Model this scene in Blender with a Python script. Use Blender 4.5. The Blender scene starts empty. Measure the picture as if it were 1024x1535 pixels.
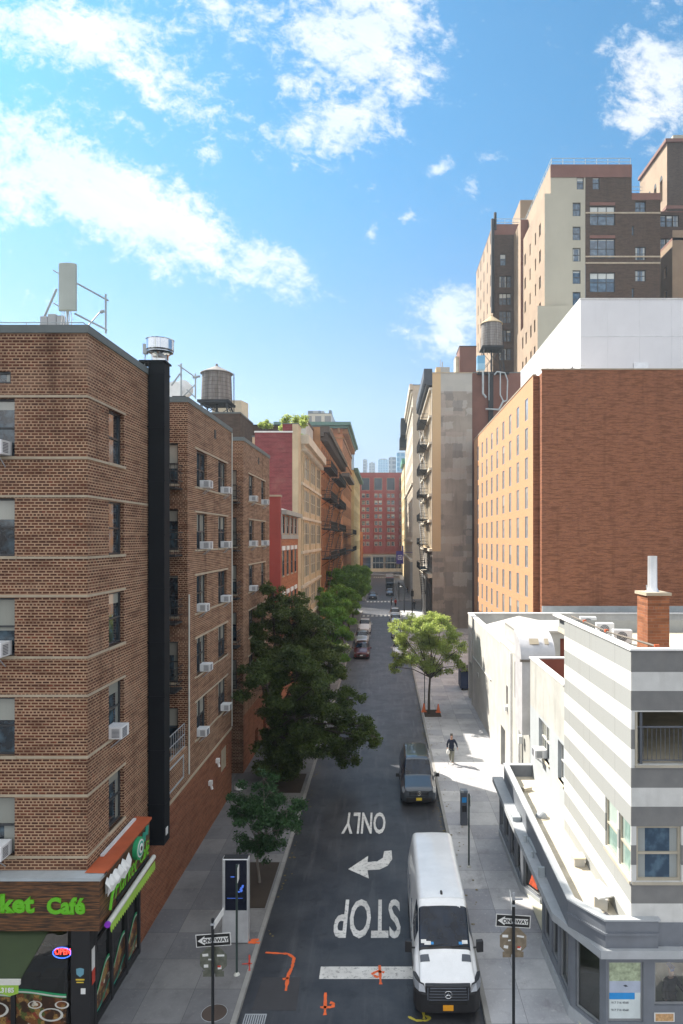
import bpy, bmesh, math, random
import numpy as np
from mathutils import Vector, Matrix
R = math.radians
random.seed(7)
rng = np.random.default_rng(7)
S = bpy.context.scene
COL = S.collection
F = 1024.0      # focal length in pixels of the photograph (24 mm on a 36 mm tall frame)
CX, CY, H = 577.0, 807.0, 14.0

def PX(px, D): return (px - CX) * D / F      # lateral metres at depth D
def PZ(py, D): return H - (py - CY) * D / F  # height at depth D

# ------------------------------------------------------------------ node helpers
class V:
    """a socket with arithmetic, so that node maths reads like maths"""
    def __init__(s, nt, k): s.nt, s.k = nt, k
    def _m(s, op, *a, clamp=False):
        n = s.nt.nodes.new('ShaderNodeMath'); n.operation = op; n.use_clamp = clamp
        for i, x in enumerate((s,) + a):
            if isinstance(x, V): s.nt.links.new(x.k, n.inputs[i])
            else: n.inputs[i].default_value = x
        return V(s.nt, n.outputs[0])
    def __add__(s, o): return s._m('ADD', o)
    def __radd__(s, o): return s._m('ADD', o)
    def __sub__(s, o): return s._m('SUBTRACT', o)
    def __rsub__(s, o): return (s * -1.0) + o
    def __mul__(s, o): return s._m('MULTIPLY', o)
    def __rmul__(s, o): return s._m('MULTIPLY', o)
    def __truediv__(s, o): return s._m('DIVIDE', o)
    def fr(s): return s._m('FRACT')
    def floor(s): return s._m('FLOOR')
    def abs(s): return s._m('ABSOLUTE')
    def lt(s, o): return s._m('LESS_THAN', o)
    def gt(s, o): return s._m('GREATER_THAN', o)
    def mx(s, o): return s._m('MAXIMUM', o)
    def mn(s, o): return s._m('MINIMUM', o)
    def pw(s, o): return s._m('POWER', o)
    def exp(s): return s._m('EXPONENT')
    def clamp(s): return s._m('ADD', 0.0, clamp=True)
    def ss(s, a, b):
        n = s.nt.nodes.new('ShaderNodeMapRange'); n.interpolation_type = 'SMOOTHSTEP'
        s.nt.links.new(s.k, n.inputs[0]); n.inputs[1].default_value = a; n.inputs[2].default_value = b
        return V(s.nt, n.outputs[0])

def new_mat(name):
    m = bpy.data.materials.new(name); m.use_nodes = True
    nt = m.node_tree
    b = nt.nodes['Principled BSDF']
    return m, nt, b
def pos(nt):
    g = nt.nodes.new('ShaderNodeNewGeometry'); s = nt.nodes.new('ShaderNodeSeparateXYZ')
    nt.links.new(g.outputs['Position'], s.inputs[0])
    return V(nt, s.outputs[0]), V(nt, s.outputs[1]), V(nt, s.outputs[2])
def comb(nt, x, y, z):
    c = nt.nodes.new('ShaderNodeCombineXYZ')
    for i, q in enumerate((x, y, z)):
        if isinstance(q, V): nt.links.new(q.k, c.inputs[i])
        else: c.inputs[i].default_value = q
    return c.outputs[0]
def noise(nt, vec, scale, detail=4, rough=.55, dist=0):
    n = nt.nodes.new('ShaderNodeTexNoise')
    if vec is not None: nt.links.new(vec, n.inputs['Vector'])
    n.inputs['Scale'].default_value = scale; n.inputs['Detail'].default_value = detail
    n.inputs['Roughness'].default_value = rough; n.inputs['Distortion'].default_value = dist
    return V(nt, n.outputs['Fac'])
def rgba(c): return (c[0], c[1], c[2], 1)
def mixc(nt, fac, a, b, mode='MIX'):
    n = nt.nodes.new('ShaderNodeMix'); n.data_type = 'RGBA'; n.blend_type = mode
    if isinstance(fac, V): nt.links.new(fac.k, n.inputs[0])
    else: n.inputs[0].default_value = fac
    for i, q in ((6, a), (7, b)):
        if isinstance(q, (tuple, list)): n.inputs[i].default_value = rgba(q)
        else: nt.links.new(q, n.inputs[i])
    return n.outputs[2]
def bump(nt, b, h, strength, dist=.01):
    n = nt.nodes.new('ShaderNodeBump'); n.inputs['Strength'].default_value = strength; n.inputs['Distance'].default_value = dist
    nt.links.new(h.k if isinstance(h, V) else h, n.inputs['Height']); nt.links.new(n.outputs[0], b.inputs['Normal'])

def mat(name, col, rough=.7, metal=0., var=.12, vs=1.5, streak=0., bmp=0., bs=40, coat=0., col2=None, spec=None):
    m, nt, b = new_mat(name)
    x, y, z = pos(nt); P = comb(nt, x, y, z)
    n1 = noise(nt, P, vs, 6, .62).ss(.3, .72)
    lo = col2 or tuple(c * (1 - var) for c in col); hi = tuple(min(1, c * (1 + var * .8)) for c in col)
    c = mixc(nt, n1, lo, hi)
    if streak:
        s = noise(nt, comb(nt, x * 2.2, y * 2.2, z * .12), 1.3, 5, .65).ss(.5, .78)
        s2 = noise(nt, P, .35, 4).ss(.35, .7)
        c = mixc(nt, s * s2 * streak, c, tuple(q * .35 for q in col))
    nt.links.new(c, b.inputs['Base Color'])
    b.inputs['Roughness'].default_value = rough; b.inputs['Metallic'].default_value = metal
    if coat: b.inputs['Coat Weight'].default_value = coat; b.inputs['Coat Roughness'].default_value = .05
    if spec is not None: b.inputs['Specular IOR Level'].default_value = spec
    if bmp: bump(nt, b, noise(nt, P, bs, 3), bmp)
    return m

def brick(name, c1, c2, mortar, bw=.21, rh=.084, ms=.016, sq=.5, sf=6, stain=.5, accent=None, bias=0., pale=None, crsw=.6):
    m, nt, b = new_mat(name)
    x, y, z = pos(nt); P = comb(nt, x, y, z)
    t = nt.nodes.new('ShaderNodeTexBrick')
    nt.links.new(comb(nt, x + y, z, 0.), t.inputs['Vector'])
    t.offset = .5; t.squash = sq; t.squash_frequency = sf
    i = t.inputs
    i['Color1'].default_value = rgba(c1); i['Color2'].default_value = rgba(c2); i['Mortar'].default_value = rgba(mortar)
    i['Scale'].default_value = 1.; i['Mortar Size'].default_value = ms; i['Mortar Smooth'].default_value = .12
    i['Bias'].default_value = bias; i['Brick Width'].default_value = bw; i['Row Height'].default_value = rh
    c = t.outputs['Color']
    # whole courses and patches that fired darker or redder
    crs = noise(nt, comb(nt, (x + y) * .5, (z / rh).floor() * .37, 0.), 1.6, 3).ss(.42, .7)
    c = mixc(nt, crs * crsw, c, tuple(q * .5 for q in c1))
    if accent:
        a = noise(nt, comb(nt, (x + y) * 2.2, (z / rh).floor() * .33, 5.), 1.6, 2).ss(.6, .7)
        c = mixc(nt, a * .45 * V(nt, t.outputs['Fac']).lt(.5), c, accent)
    if pale:
        a = noise(nt, P, .5, 5, .6).ss(.52, .75)
        c = mixc(nt, a * .4, c, pale)
    st = noise(nt, comb(nt, x * 1.3, y * 1.3, z * .15), 1.1, 6, .6).ss(.5, .8)
    c = mixc(nt, st * stain, c, tuple(q * .3 for q in c1))
    nt.links.new(c, b.inputs['Base Color']); b.inputs['Roughness'].default_value = .88
    b.inputs['Specular IOR Level'].default_value = .25
    bump(nt, b, V(nt, t.outputs['Fac']) * -1., .6, .008)
    return m

def emis(name, col, s):
    m, nt, b = new_mat(name)
    b.inputs['Base Color'].default_value = rgba(tuple(c * .3 for c in col)); b.inputs['Emission Color'].default_value = rgba(col); b.inputs['Emission Strength'].default_value = s
    return m

def pane_mat(name, dark=(.012, .018, .025), blind=(.42, .43, .38), amount=.55, tint=(.06, .1, .13), spec=.9):
    """window glass with, behind it, a blind drawn down a different way in each window"""
    m, nt, b = new_mat(name)
    oi = nt.nodes.new('ShaderNodeObjectInfo'); r = V(nt, oi.outputs['Random'])
    tc = nt.nodes.new('ShaderNodeTexCoord'); s = nt.nodes.new('ShaderNodeSeparateXYZ'); nt.links.new(tc.outputs['Generated'], s.inputs[0])
    gz = V(nt, s.outputs[2]); gx = V(nt, s.outputs[0])
    r2 = (r * 17.3).fr(); r3 = (r * 91.7).fr()
    down = gz.gt(1.0 - r2 * amount * 1.2) * r.lt(amount + .15)
    curt = ((gx - .5).abs() * 2.).gt(.75 - r3 * .3) * r3.gt(.6)
    fold = noise(nt, comb(nt, gx * 40., 0., gz * 1.5), 1., 2)
    base = mixc(nt, noise(nt, comb(nt, gx * 3. + r * 50., r3 * 20., gz * 3.), 1.5, 3).ss(.4, .7), dark, tint)
    bl = mixc(nt, r3 * .8, blind, tuple(q * .45 for q in blind))
    bl = mixc(nt, fold * .4, bl, tuple(q * .5 for q in blind))
    c = mixc(nt, (down.mx(curt * .8)), base, bl)
    nt.links.new(c, b.inputs['Base Color']); b.inputs['Roughness'].default_value = .06
    b.inputs['Specular IOR Level'].default_value = spec
    x, y, z = pos(nt); bump(nt, b, noise(nt, comb(nt, x, y, z), 1.1, 1), .12, .05)
    return m

def glass_mat(name, tint=(.75, .82, .82), refl=.12):
    m, nt, b = new_mat(name); nt.nodes.remove(b)
    out = nt.nodes['Material Output']
    t = nt.nodes.new('ShaderNodeBsdfTransparent'); t.inputs[0].default_value = rgba(tint)
    g = nt.nodes.new('ShaderNodeBsdfGlossy'); g.inputs['Roughness'].default_value = .03
    f = nt.nodes.new('ShaderNodeLayerWeight'); f.inputs[0].default_value = .35
    fac = (V(nt, f.outputs['Fresnel']) + refl).clamp()
    mx = nt.nodes.new('ShaderNodeMixShader'); nt.links.new(fac.k, mx.inputs[0])
    nt.links.new(t.outputs[0], mx.inputs[1]); nt.links.new(g.outputs[0], mx.inputs[2]); nt.links.new(mx.outputs[0], out.inputs[0])
    return m

def leaf_mat(name, c1, c2, trans=.35):
    m, nt, b = new_mat(name)
    x, y, z = pos(nt); P = comb(nt, x, y, z)
    g = nt.nodes.new('ShaderNodeNewGeometry')
    n = noise(nt, P, 1.1, 3).ss(.35, .65) * .45 + V(nt, g.outputs['Random Per Island']).pw(1.5) * .55
    c = mixc(nt, n, c1, c2)
    nt.links.new(c, b.inputs['Base Color']); b.inputs['Roughness'].default_value = .5; b.inputs['Specular IOR Level'].default_value = .35
    tr = nt.nodes.new('ShaderNodeBsdfTranslucent'); nt.links.new(mixc(nt, .5, c, tuple(min(1, q * 1.6) for q in c2)), tr.inputs[0])
    mx = nt.nodes.new('ShaderNodeMixShader'); mx.inputs[0].default_value = trans
    nt.links.new(b.outputs[0], mx.inputs[1]); nt.links.new(tr.outputs[0], mx.inputs[2])
    nt.links.new(mx.outputs[0], nt.nodes['Material Output'].inputs[0])
    return m

# ------------------------------------------------------------------ geometry helpers
def tag(o, label=None, cat=None, group=None, kind=None):
    if label: o['label'] = label
    if cat: o['category'] = cat
    if group: o['group'] = group
    if kind: o['kind'] = kind
    return o
def wl(p):
    v = Vector((0, 0, 0))
    while p is not None: v = v + p.location; p = p.parent
    return v
def thing(name, label, cat, loc=(0, 0, 0), rz=0, group=None):
    o = bpy.data.objects.new(name, None); COL.objects.link(o); o.location = loc; o.rotation_euler = (0, 0, rz)
    o.empty_display_size = .3
    return tag(o, label, cat, group)
def fit(body, x0, x1, z0, z1, plane, face, m, parent, name='lettering', ext=.02, off=.02, shear=0.):
    """raised lettering scaled to an exact box on a wall that looks at -Y (S) or +X (E)"""
    o = text(body, 1., (0, 0, 0), (0, 0, 0), m, None, name, ext, 1., off, 'LEFT', shear)
    v = [q.co for q in o.data.vertices]; a0, a1 = min(q.x for q in v), max(q.x for q in v); b0, b1 = min(q.y for q in v), max(q.y for q in v)
    w = wl(parent)
    for q in v:
        X, Z = x0 + (q.x - a0) * (x1 - x0) / (a1 - a0), z0 + (q.y - b0) * (z1 - z0) / (b1 - b0); d = q.z
        q[:] = (X - w.x, plane - d - w.y, Z - w.z) if face == 'S' else (plane + d - w.x, X - w.y, Z - w.z)
    o.parent = parent
    return o
def link(name, me, m, parent=None, loc=(0, 0, 0), rot=(0, 0, 0)):
    o = bpy.data.objects.new(name, me); COL.objects.link(o)
    if m is not None and not me.materials: me.materials.append(m)
    o.parent = parent; o.location = loc; o.rotation_euler = rot
    return o
def copy_tree(o, parent=None):
    c = o.copy(); COL.objects.link(c); c.parent = parent
    for ch in [q for q in o.children]: copy_tree(ch, c)
    return c

SPLIT = set('grille headlight_surround screen_image flange lintel pilaster band_course wall_vent wall_light coping drain_pipe sticker lower_tab stone_band red_band bracket cellar_door plinth downpipe foot radio_box drum shade fitting '
            'rust_patch cornice base_wall blank_wall roof shop_glass plate_print meal_print counter stair belt sign_lamp trim dark_opening arch grey_wall side_wall brown_wall yellow_line hood_vent dash_paper dash_card door_seam wiper wheel roof_plant flashing'.split())
class MB:
    def __init__(s): s.v = []; s.f = []
    def quad(s, *p):
        n = len(s.v); s.v += [tuple(q) for q in p]; s.f.append(tuple(range(n, n + len(p)))); return s
    def box(s, x0, x1, y0, y1, z0, z1):
        n = len(s.v)
        s.v += [(x0, y0, z0), (x1, y0, z0), (x1, y1, z0), (x0, y1, z0), (x0, y0, z1), (x1, y0, z1), (x1, y1, z1), (x0, y1, z1)]
        s.f += [tuple(n + i for i in f) for f in ((0, 3, 2, 1), (4, 5, 6, 7), (0, 1, 5, 4), (1, 2, 6, 5), (2, 3, 7, 6), (3, 0, 4, 7))]
        return s
    def cbox(s, c, d, rz=0, ry=0, rx=0):
        """box of size d centred at c, turned"""
        m = Matrix.Translation(c) @ Matrix.Rotation(rz, 4, 'Z') @ Matrix.Rotation(ry, 4, 'Y') @ Matrix.Rotation(rx, 4, 'X')
        k = len(s.v); s.box(-d[0] / 2, d[0] / 2, -d[1] / 2, d[1] / 2, -d[2] / 2, d[2] / 2)
        s.v[k:] = [tuple(m @ Vector(q)) for q in s.v[k:]]; return s
    def prism(s, pts, z0, z1):
        n = len(s.v); k = len(pts)
        s.v += [(p[0], p[1], z0) for p in pts] + [(p[0], p[1], z1) for p in pts]
        s.f.append(tuple(n + i for i in range(k - 1, -1, -1))); s.f.append(tuple(n + k + i for i in range(k)))
        s.f += [(n + i, n + (i + 1) % k, n + k + (i + 1) % k, n + k + i) for i in range(k)]
        return s
    def tube(s, a, b, r0, r1=None, n=8, cap=True):
        r1 = r0 if r1 is None else r1
        a, b = Vector(a), Vector(b); d = (b - a)
        if d.length < 1e-6: return s
        q = d.to_track_quat('Z', 'Y'); k = len(s.v)
        for c, r in ((a, r0), (b, r1)):
            for i in range(n):
                t = 2 * math.pi * i / n
                s.v.append(tuple(c + q @ Vector((math.cos(t) * r, math.sin(t) * r, 0))))
        s.f += [(k + i, k + (i + 1) % n, k + n + (i + 1) % n, k + n + i) for i in range(n)]
        if cap: s.f += [tuple(k + i for i in range(n - 1, -1, -1)), tuple(k + n + i for i in range(n))]
        return s
    def path(s, pts, r, n=8):
        for i in range(len(pts) - 1): s.tube(pts[i], pts[i + 1], r, r, n)
        return s
    def lathe(s, c, prof, n=24, cap=True):
        k = len(s.v); m = len(prof)
        for r, z in prof:
            for i in range(n):
                t = 2 * math.pi * i / n; s.v.append((c[0] + r * math.cos(t), c[1] + r * math.sin(t), c[2] + z))
        for j in range(m - 1):
            s.f += [(k + j * n + i, k + j * n + (i + 1) % n, k + (j + 1) * n + (i + 1) % n, k + (j + 1) * n + i) for i in range(n)]
        if cap: s.f += [tuple(k + i for i in range(n - 1, -1, -1)), tuple(k + (m - 1) * n + i for i in range(n))]
        return s
    def wall(s, face, plane, a0, a1, z0, z1, holes=(), depth=.18, back=False):
        """flat wall with real openings: face S looks at -Y, E at +X, W at -X; holes = (a, z, w, h), a and z at bottom centre"""
        sg = {'S': 1, 'E': -1, 'W': 1}[face]
        def p(a, z, d=0.):
            return (a, plane + d, z) if face == 'S' else (plane + sg * d, a, z)
        hs = [(h[0] - h[2] / 2, h[0] + h[2] / 2, h[1], h[1] + h[3]) for h in holes]
        As = sorted(set([a0, a1] + [round(q, 4) for h in hs for q in h[:2] if a0 < q < a1]))
        Zs = sorted(set([z0, z1] + [round(q, 4) for h in hs for q in h[2:] if z0 < q < z1]))
        for i in range(len(As) - 1):
            for j in range(len(Zs) - 1):
                ca, cz = (As[i] + As[i + 1]) / 2, (Zs[j] + Zs[j + 1]) / 2
                if any(h[0] < ca < h[1] and h[2] < cz < h[3] for h in hs): continue
                s.quad(p(As[i], Zs[j]), p(As[i + 1], Zs[j]), p(As[i + 1], Zs[j + 1]), p(As[i], Zs[j + 1]))
        for h in hs:
            A0, A1, B0, B1 = h
            s.quad(p(A0, B0), p(A0, B0, depth), p(A0, B1, depth), p(A0, B1))
            s.quad(p(A1, B0), p(A1, B1), p(A1, B1, depth), p(A1, B0, depth))
            s.quad(p(A0, B0), p(A1, B0), p(A1, B0, depth), p(A0, B0, depth))
            s.quad(p(A0, B1), p(A0, B1, depth), p(A1, B1, depth), p(A1, B1))
        return s
    def clusters(s, tol=.02):
        """pieces of the mesh that touch nobody else, each as its own MB"""
        bx = []
        par = list(range(len(s.v)))
        def find(i):
            while par[i] != i: par[i] = par[par[i]]; i = par[i]
            return i
        for f in s.f:
            for i in f[1:]: par[find(i)] = find(f[0])
        g = {}
        for f in s.f: g.setdefault(find(f[0]), []).append(f)
        P = []
        for fs in g.values():
            V_ = [s.v[i] for f in fs for i in f]
            P.append([[min(q[k] for q in V_) - tol for k in range(3)], [max(q[k] for q in V_) + tol for k in range(3)], fs])
        go = True
        while go:
            go = False
            for i in range(len(P)):
                for j in range(i + 1, len(P)):
                    if all(P[i][0][k] <= P[j][1][k] and P[j][0][k] <= P[i][1][k] for k in range(3)):
                        P[i] = [[min(P[i][0][k], P[j][0][k]) for k in range(3)], [max(P[i][1][k], P[j][1][k]) for k in range(3)], P[i][2] + P[j][2]]
                        del P[j]; go = True; break
                if go: break
        out = []
        for lo, hi, fs in P:
            m_ = MB(); mp = {}
            for f in fs:
                nf = []
                for i in f:
                    if i not in mp: mp[i] = len(m_.v); m_.v.append(s.v[i])
                    nf.append(mp[i])
                m_.f.append(tuple(nf))
            out.append(m_)
        return out
    def build(s, name, m, parent=None, smooth=False, bevel=0.):
        if name in SPLIT and parent is not None:
            cl_ = s.clusters()
            if len(cl_) > 1: return [c._build(name, m, parent, smooth, bevel) for c in cl_][0]
        return s._build(name, m, parent, smooth, bevel)
    def _build(s, name, m, parent=None, smooth=False, bevel=0.):
        o = wl(parent)
        me = bpy.data.meshes.new(name)
        me.from_pydata([(x - o.x, y - o.y, z - o.z) for x, y, z in s.v], [], s.f)
        me.update()
        if smooth: smooth_mesh(me)
        ob = link(name, me, m, parent)
        if bevel:
            b = ob.modifiers.new('b', 'BEVEL'); b.width = bevel; b.segments = 2; b.limit_method = 'ANGLE'; b.angle_limit = R(40)
        return ob
def smooth_mesh(me, ang=40):
    me.shade_smooth()
    bm = bmesh.new(); bm.from_mesh(me); bmesh.ops.remove_doubles(bm, verts=bm.verts, dist=1e-5)
    bmesh.ops.recalc_face_normals(bm, faces=bm.faces)
    for e in bm.edges:
        if len(e.link_faces) == 2 and e.calc_face_angle(0) > R(ang): e.smooth = False
    bm.to_mesh(me); bm.free()

def text(body, size, loc, rot, m, parent, name='lettering', ext=.01, sx=1., off=0., align='CENTER', shear=0.):
    cu = bpy.data.curves.new(name, 'FONT'); cu.body = body; cu.size = size; cu.extrude = ext; cu.align_x = align
    cu.offset = off; cu.shear = shear; cu.resolution_u = 3
    tmp = bpy.data.objects.new('tmp', cu); me = bpy.data.meshes.new_from_object(tmp); bpy.data.objects.remove(tmp); me.name = name
    me.materials.clear(); me.materials.append(m)
    o = bpy.data.objects.new(name, me); COL.objects.link(o); o.parent = parent
    w = wl(parent); o.location = (loc[0] - w.x, loc[1] - w.y, loc[2] - w.z); o.rotation_euler = rot; o.scale = (sx, 1, 1)
    return o
FS = (R(90), 0, 0); FE = (R(90), 0, R(90)); FW = (R(90), 0, R(-90))

# ------------------------------------------------------------------ windows
_wc = {}
ROT = {'S': 0., 'E': R(90), 'W': R(-90)}
def window(parent, face, plane, a, z, w, h, nx=1, nz=2, fm=None, pm=None, depth=.15, fw=.06, sill=None, arch=False):
    fm = fm or M['win_dark']; pm = pm or M['pane']
    key = (round(w, 2), round(h, 2), nx, nz, fm.name, pm.name, round(depth, 2), fw, sill.name if sill else '', arch)
    if key not in _wc:
        b = MB(); y0, y1 = depth - .05, depth + .03
        b.box(-w / 2, -w / 2 + fw, y0, y1, 0, h); b.box(w / 2 - fw, w / 2, y0, y1, 0, h)
        b.box(-w / 2 + fw, w / 2 - fw, y0, y1, 0, fw); b.box(-w / 2 + fw, w / 2 - fw, y0, y1, h - fw, h)
        for i in range(1, nx):
            x = -w / 2 + w * i / nx; b.box(x - fw * .45, x + fw * .45, y0 - .012, y1, fw, h - fw)
        for i in range(1, nz):
            q = h * i / nz; b.box(-w / 2 + fw, w / 2 - fw, y0 - .008, y1, q - fw * .4, q + fw * .4)
        me = bpy.data.meshes.new('window'); me.from_pydata(b.v, [], b.f); me.materials.append(fm)
        p = MB(); p.quad((-w / 2, depth, 0), (w / 2, depth, 0), (w / 2, depth, h), (-w / 2, depth, h))
        pe = bpy.data.meshes.new('pane'); pe.from_pydata(p.v, [], p.f); pe.materials.append(pm)
        se = None
        if sill:
            q = MB(); q.box(-w / 2 - .06, w / 2 + .06, -.05, .10, -.08, .0)
            se = bpy.data.meshes.new('sill'); se.from_pydata(q.v, [], q.f); se.materials.append(sill)
        _wc[key] = (me, pe, se)
    me, pe, se = _wc[key]
    o = wl(parent)
    L = (a, plane, z) if face == 'S' else (plane, a, z)
    wo = link('window', me, None, parent, (L[0] - o.x, L[1] - o.y, L[2] - o.z), (0, 0, ROT[face]))
    link('pane', pe, None, wo)
    if se: link('sill', se, None, wo)
    return wo

def building(name, label, cat, x0, x1, y0, y1, z1, wm, wins=None, z0=0., par=.5, cop=None, copw=.06, roofm=None, group=None, depth=.2, wkw=None, skip=''):
    """box-shaped building: walls with real openings, each window a part, a roof behind a parapet and a coping. wins = {'S': [(a,z,w,h,nx,nz)...]}"""
    wins = wins or {}; wkw = wkw or {}
    t = thing(name, label, cat, ((x0 + x1) / 2, (y0 + y1) / 2, z0), 0, group)
    b = MB()
    for face, plane, a0, a1 in (('S', y0, x0, x1), ('E', x1, y0, y1), ('W', x0, y0, y1)):
        b.wall(face, plane, a0, a1, z0, z1, [w[:4] for w in wins.get(face, ())], depth)
        for w in wins.get(face, ()):
            kw = dict(wkw); kw.update(w[6] if len(w) > 6 else {})
            window(t, face, plane, w[0], w[1], w[2], w[3], w[4] if len(w) > 4 else 1, w[5] if len(w) > 5 else 2, depth=depth - .03, **kw)
    b.quad((x0, y1, z0), (x0, y1, z1), (x1, y1, z1), (x1, y1, z0))
    if par:
        T = .28
        b.quad((x0 + T, y0 + T, z1 - par), (x1 - T, y0 + T, z1 - par), (x1 - T, y0 + T, z1), (x0 + T, y0 + T, z1))
        b.quad((x0 + T, y1 - T, z1 - par), (x1 - T, y1 - T, z1 - par), (x1 - T, y1 - T, z1), (x0 + T, y1 - T, z1))
        b.quad((x0 + T, y0 + T, z1 - par), (x0 + T, y1 - T, z1 - par), (x0 + T, y1 - T, z1), (x0 + T, y0 + T, z1))
        b.quad((x1 - T, y0 + T, z1 - par), (x1 - T, y1 - T, z1 - par), (x1 - T, y1 - T, z1), (x1 - T, y0 + T, z1))
    b.build('wall', wm, t)
    c = MB(); q = copw
    c.box(x0 - q, x1 + q, y0 - q, y0 + .3, z1 - .02, z1 + .12); c.box(x0 - q, x1 + q, y1 - .3, y1 + q, z1 - .02, z1 + .12)
    c.box(x0 - q, x0 + .3, y0 + .3, y1 - .3, z1 - .02, z1 + .12); c.box(x1 - .3, x1 + q, y0 + .3, y1 - .3, z1 - .02, z1 + .12)
    c.build('coping', cop or M['coping'], t)
    MB().box(x0 + .02, x1 - .02, y0 + .02, y1 - .02, z1 - par - .2, z1 - par).build('roof', roofm or M['roof'], t)
    return t
# ------------------------------------------------------------------ materials
M = {}
def add(k, m): M[k] = m; return m
for k, a in dict(
    win_dark=((.035, .038, .042), .45), win_white=((.6, .6, .58), .5), win_beige=((.42, .38, .3), .5), win_grey=((.22, .23, .24), .5),
    coping=((.12, .14, .14), .7), coping_white=((.75, .75, .73), .6), black_metal=((.009, .011, .014), .6), stone=((.4, .33, .24), .8),
    grey_metal=((.35, .37, .39), .4), kerb=((.27, .265, .25), .85), white_paint=((.78, .78, .77), .5),
    cream=((.62, .54, .4), .8), black_plastic=((.018, .018, .02), .5), rubber=((.015, .015, .015), .85), soil=((.045, .033, .024), .95),
    sign_black=((.012, .012, .012), .5), sign_white=((.72, .72, .7), .5), tar=((.045, .045, .05), .85), wood_grey=((.2, .17, .14), .85),
    bark=((.055, .045, .036), .9), bark_light=((.16, .14, .12), .9), red_brick_plain=((.25, .07, .045), .85), hood_metal=((.48, .48, .5), .5),
    orange_plastic=((.7, .16, .05), .6), skin=((.5, .3, .22), .6), navy=((.012, .018, .04), .85), khaki=((.2, .2, .16), .85), hair=((.02, .014, .01), .7),
    cloth_black=((.01, .01, .013), .85), cap_blue=((.03, .1, .35), .8), green_cornice=((.1, .2, .17), .6), brown_cornice=((.09, .07, .055), .7),
    tan_board=((.4, .34, .25), .8), ac_white=((.68, .69, .7), .45), ac_dark=((.09, .1, .12), .6), dark_room=((.03, .03, .03), .9),
    pale_room=((.55, .54, .42), .9), green_awning=((.028, .046, .014), .75), lime=((.3, .5, .06), .6), roll_white=((.6, .6, .55), .6),
    rust_red=((.42, .09, .03), .75), purple=((.05, .03, .2), .7), blue_bin=((.02, .04, .1), .6), amber_plate=((.8, .35, .02), .5),
    yellow_plate=((.75, .55, .06), .5), dish=((.75, .76, .76), .5), conduit=((.55, .55, .5), .5), flashing=((.36, .4, .42), .5)
    ).items(): add(k, mat(k, a[0], a[1]))
add('brown_brick', brick('brown_brick', (.135, .043, .022), (.055, .02, .013), (.42, .275, .175), ms=.018, stain=.6, accent=(.26, .06, .03), pale=(.34, .22, .15)))
add('red_base_brick', brick('red_base_brick', (.25, .075, .035), (.16, .045, .025), (.3, .17, .1), ms=.012, stain=.5))
add('tan_brick', brick('tan_brick', (.52, .27, .14), (.47, .235, .12), (.54, .34, .21), bw=.24, rh=.1, ms=.008, stain=.12, crsw=.12))
add('red_rough_brick', brick('red_rough_brick', (.325, .125, .057), (.24, .085, .042), (.27, .14, .09), bw=.3, rh=.09, ms=.01, stain=.5, crsw=.95, accent=(.08, .05, .045)))
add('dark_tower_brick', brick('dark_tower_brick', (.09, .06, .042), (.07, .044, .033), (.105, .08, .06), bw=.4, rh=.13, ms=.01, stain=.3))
add('lit_tower_brick', mat('lit_tower_brick', (.29, .205, .135), .85, var=.15, vs=.2, streak=.2))  # paler copy for sun-facing tower walls, sunlight put into the colour
add('tower_grey', mat('tower_grey', (.41, .39, .31), .8, var=.07, vs=.15, streak=.2))
add('tower_red', mat('tower_red', (.18, .085, .065), .85, var=.12, vs=.4))
add('party_red', brick('party_red', (.24, .05, .055), (.2, .045, .045), (.24, .1, .1), bw=.3, rh=.12, ms=.012, stain=.3, pale=(.3, .15, .12)))
add('stucco_red', mat('stucco_red', (.28, .05, .04), .8, var=.1, vs=.5))
add('orange_brick', brick('orange_brick', (.42, .15, .07), (.35, .11, .05), (.4, .22, .13), bw=.3, rh=.12, ms=.01, stain=.2))
add('beige_stone', mat('beige_stone', (.5, .4, .26), .8, var=.15, vs=.6, streak=.45))
add('brown_stone', mat('brown_stone', (.36, .19, .085), .8, var=.2, vs=.5, streak=.4))
add('orange_stone', mat('orange_stone', (.46, .2, .09), .8, var=.15, vs=.5, streak=.25))
add('yellow_stone', mat('yellow_stone', (.62, .48, .25), .8, var=.1, vs=.4, streak=.2))
add('cream_stone', mat('cream_stone', (.58, .52, .42), .8, var=.12, vs=.4, streak=.3))
add('end_red', mat('end_red', (.25, .055, .045), .8, var=.12, vs=.4))
add('white_wall', mat('white_wall', (.48, .47, .44), .8, var=.12, vs=.9, streak=.6, bmp=.3, bs=9))
add('pale_wall', mat('pale_wall', (.42, .42, .395), .8, var=.12, vs=1., streak=.55, bmp=.3, bs=9))
add('bluegrey_wall', mat('bluegrey_wall', (.38, .41, .43), .8, var=.06, vs=1., streak=.15))
add('penthouse_white', mat('penthouse_white', (.77, .77, .79), .6, var=.05, vs=.25, streak=.12))
add('shop_grey', mat('shop_grey', (.15, .165, .19), .55, var=.1, vs=1.5, streak=.2))
add('shop_grey_light', mat('shop_grey_light', (.36, .38, .4), .6, var=.1, vs=1.5, streak=.3))
add('roof', mat('roof', (.3, .29, .27), .9, var=.2, vs=.7))
add('roof_white', mat('roof_white', (.5, .45, .36), .8, var=.2, vs=1.2, streak=.5))
add('wood_sign', None)
def wood_sign():
    m, nt, b = new_mat('wood_sign'); x, y, z = pos(nt)
    n = noise(nt, comb(nt, (x + y) * 1.1, 0., z * 16.), 1.6, 5, .6)
    c = mixc(nt, n.ss(.38, .66), (.028, .014, .008), (.2, .085, .028))
    g = ((z / .16).fr() - .5).abs().gt(.46)
    nt.links.new(mixc(nt, g, c, (.01, .006, .004)), b.inputs['Base Color']); b.inputs['Roughness'].default_value = .6
    return m
M['wood_sign'] = wood_sign()
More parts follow.
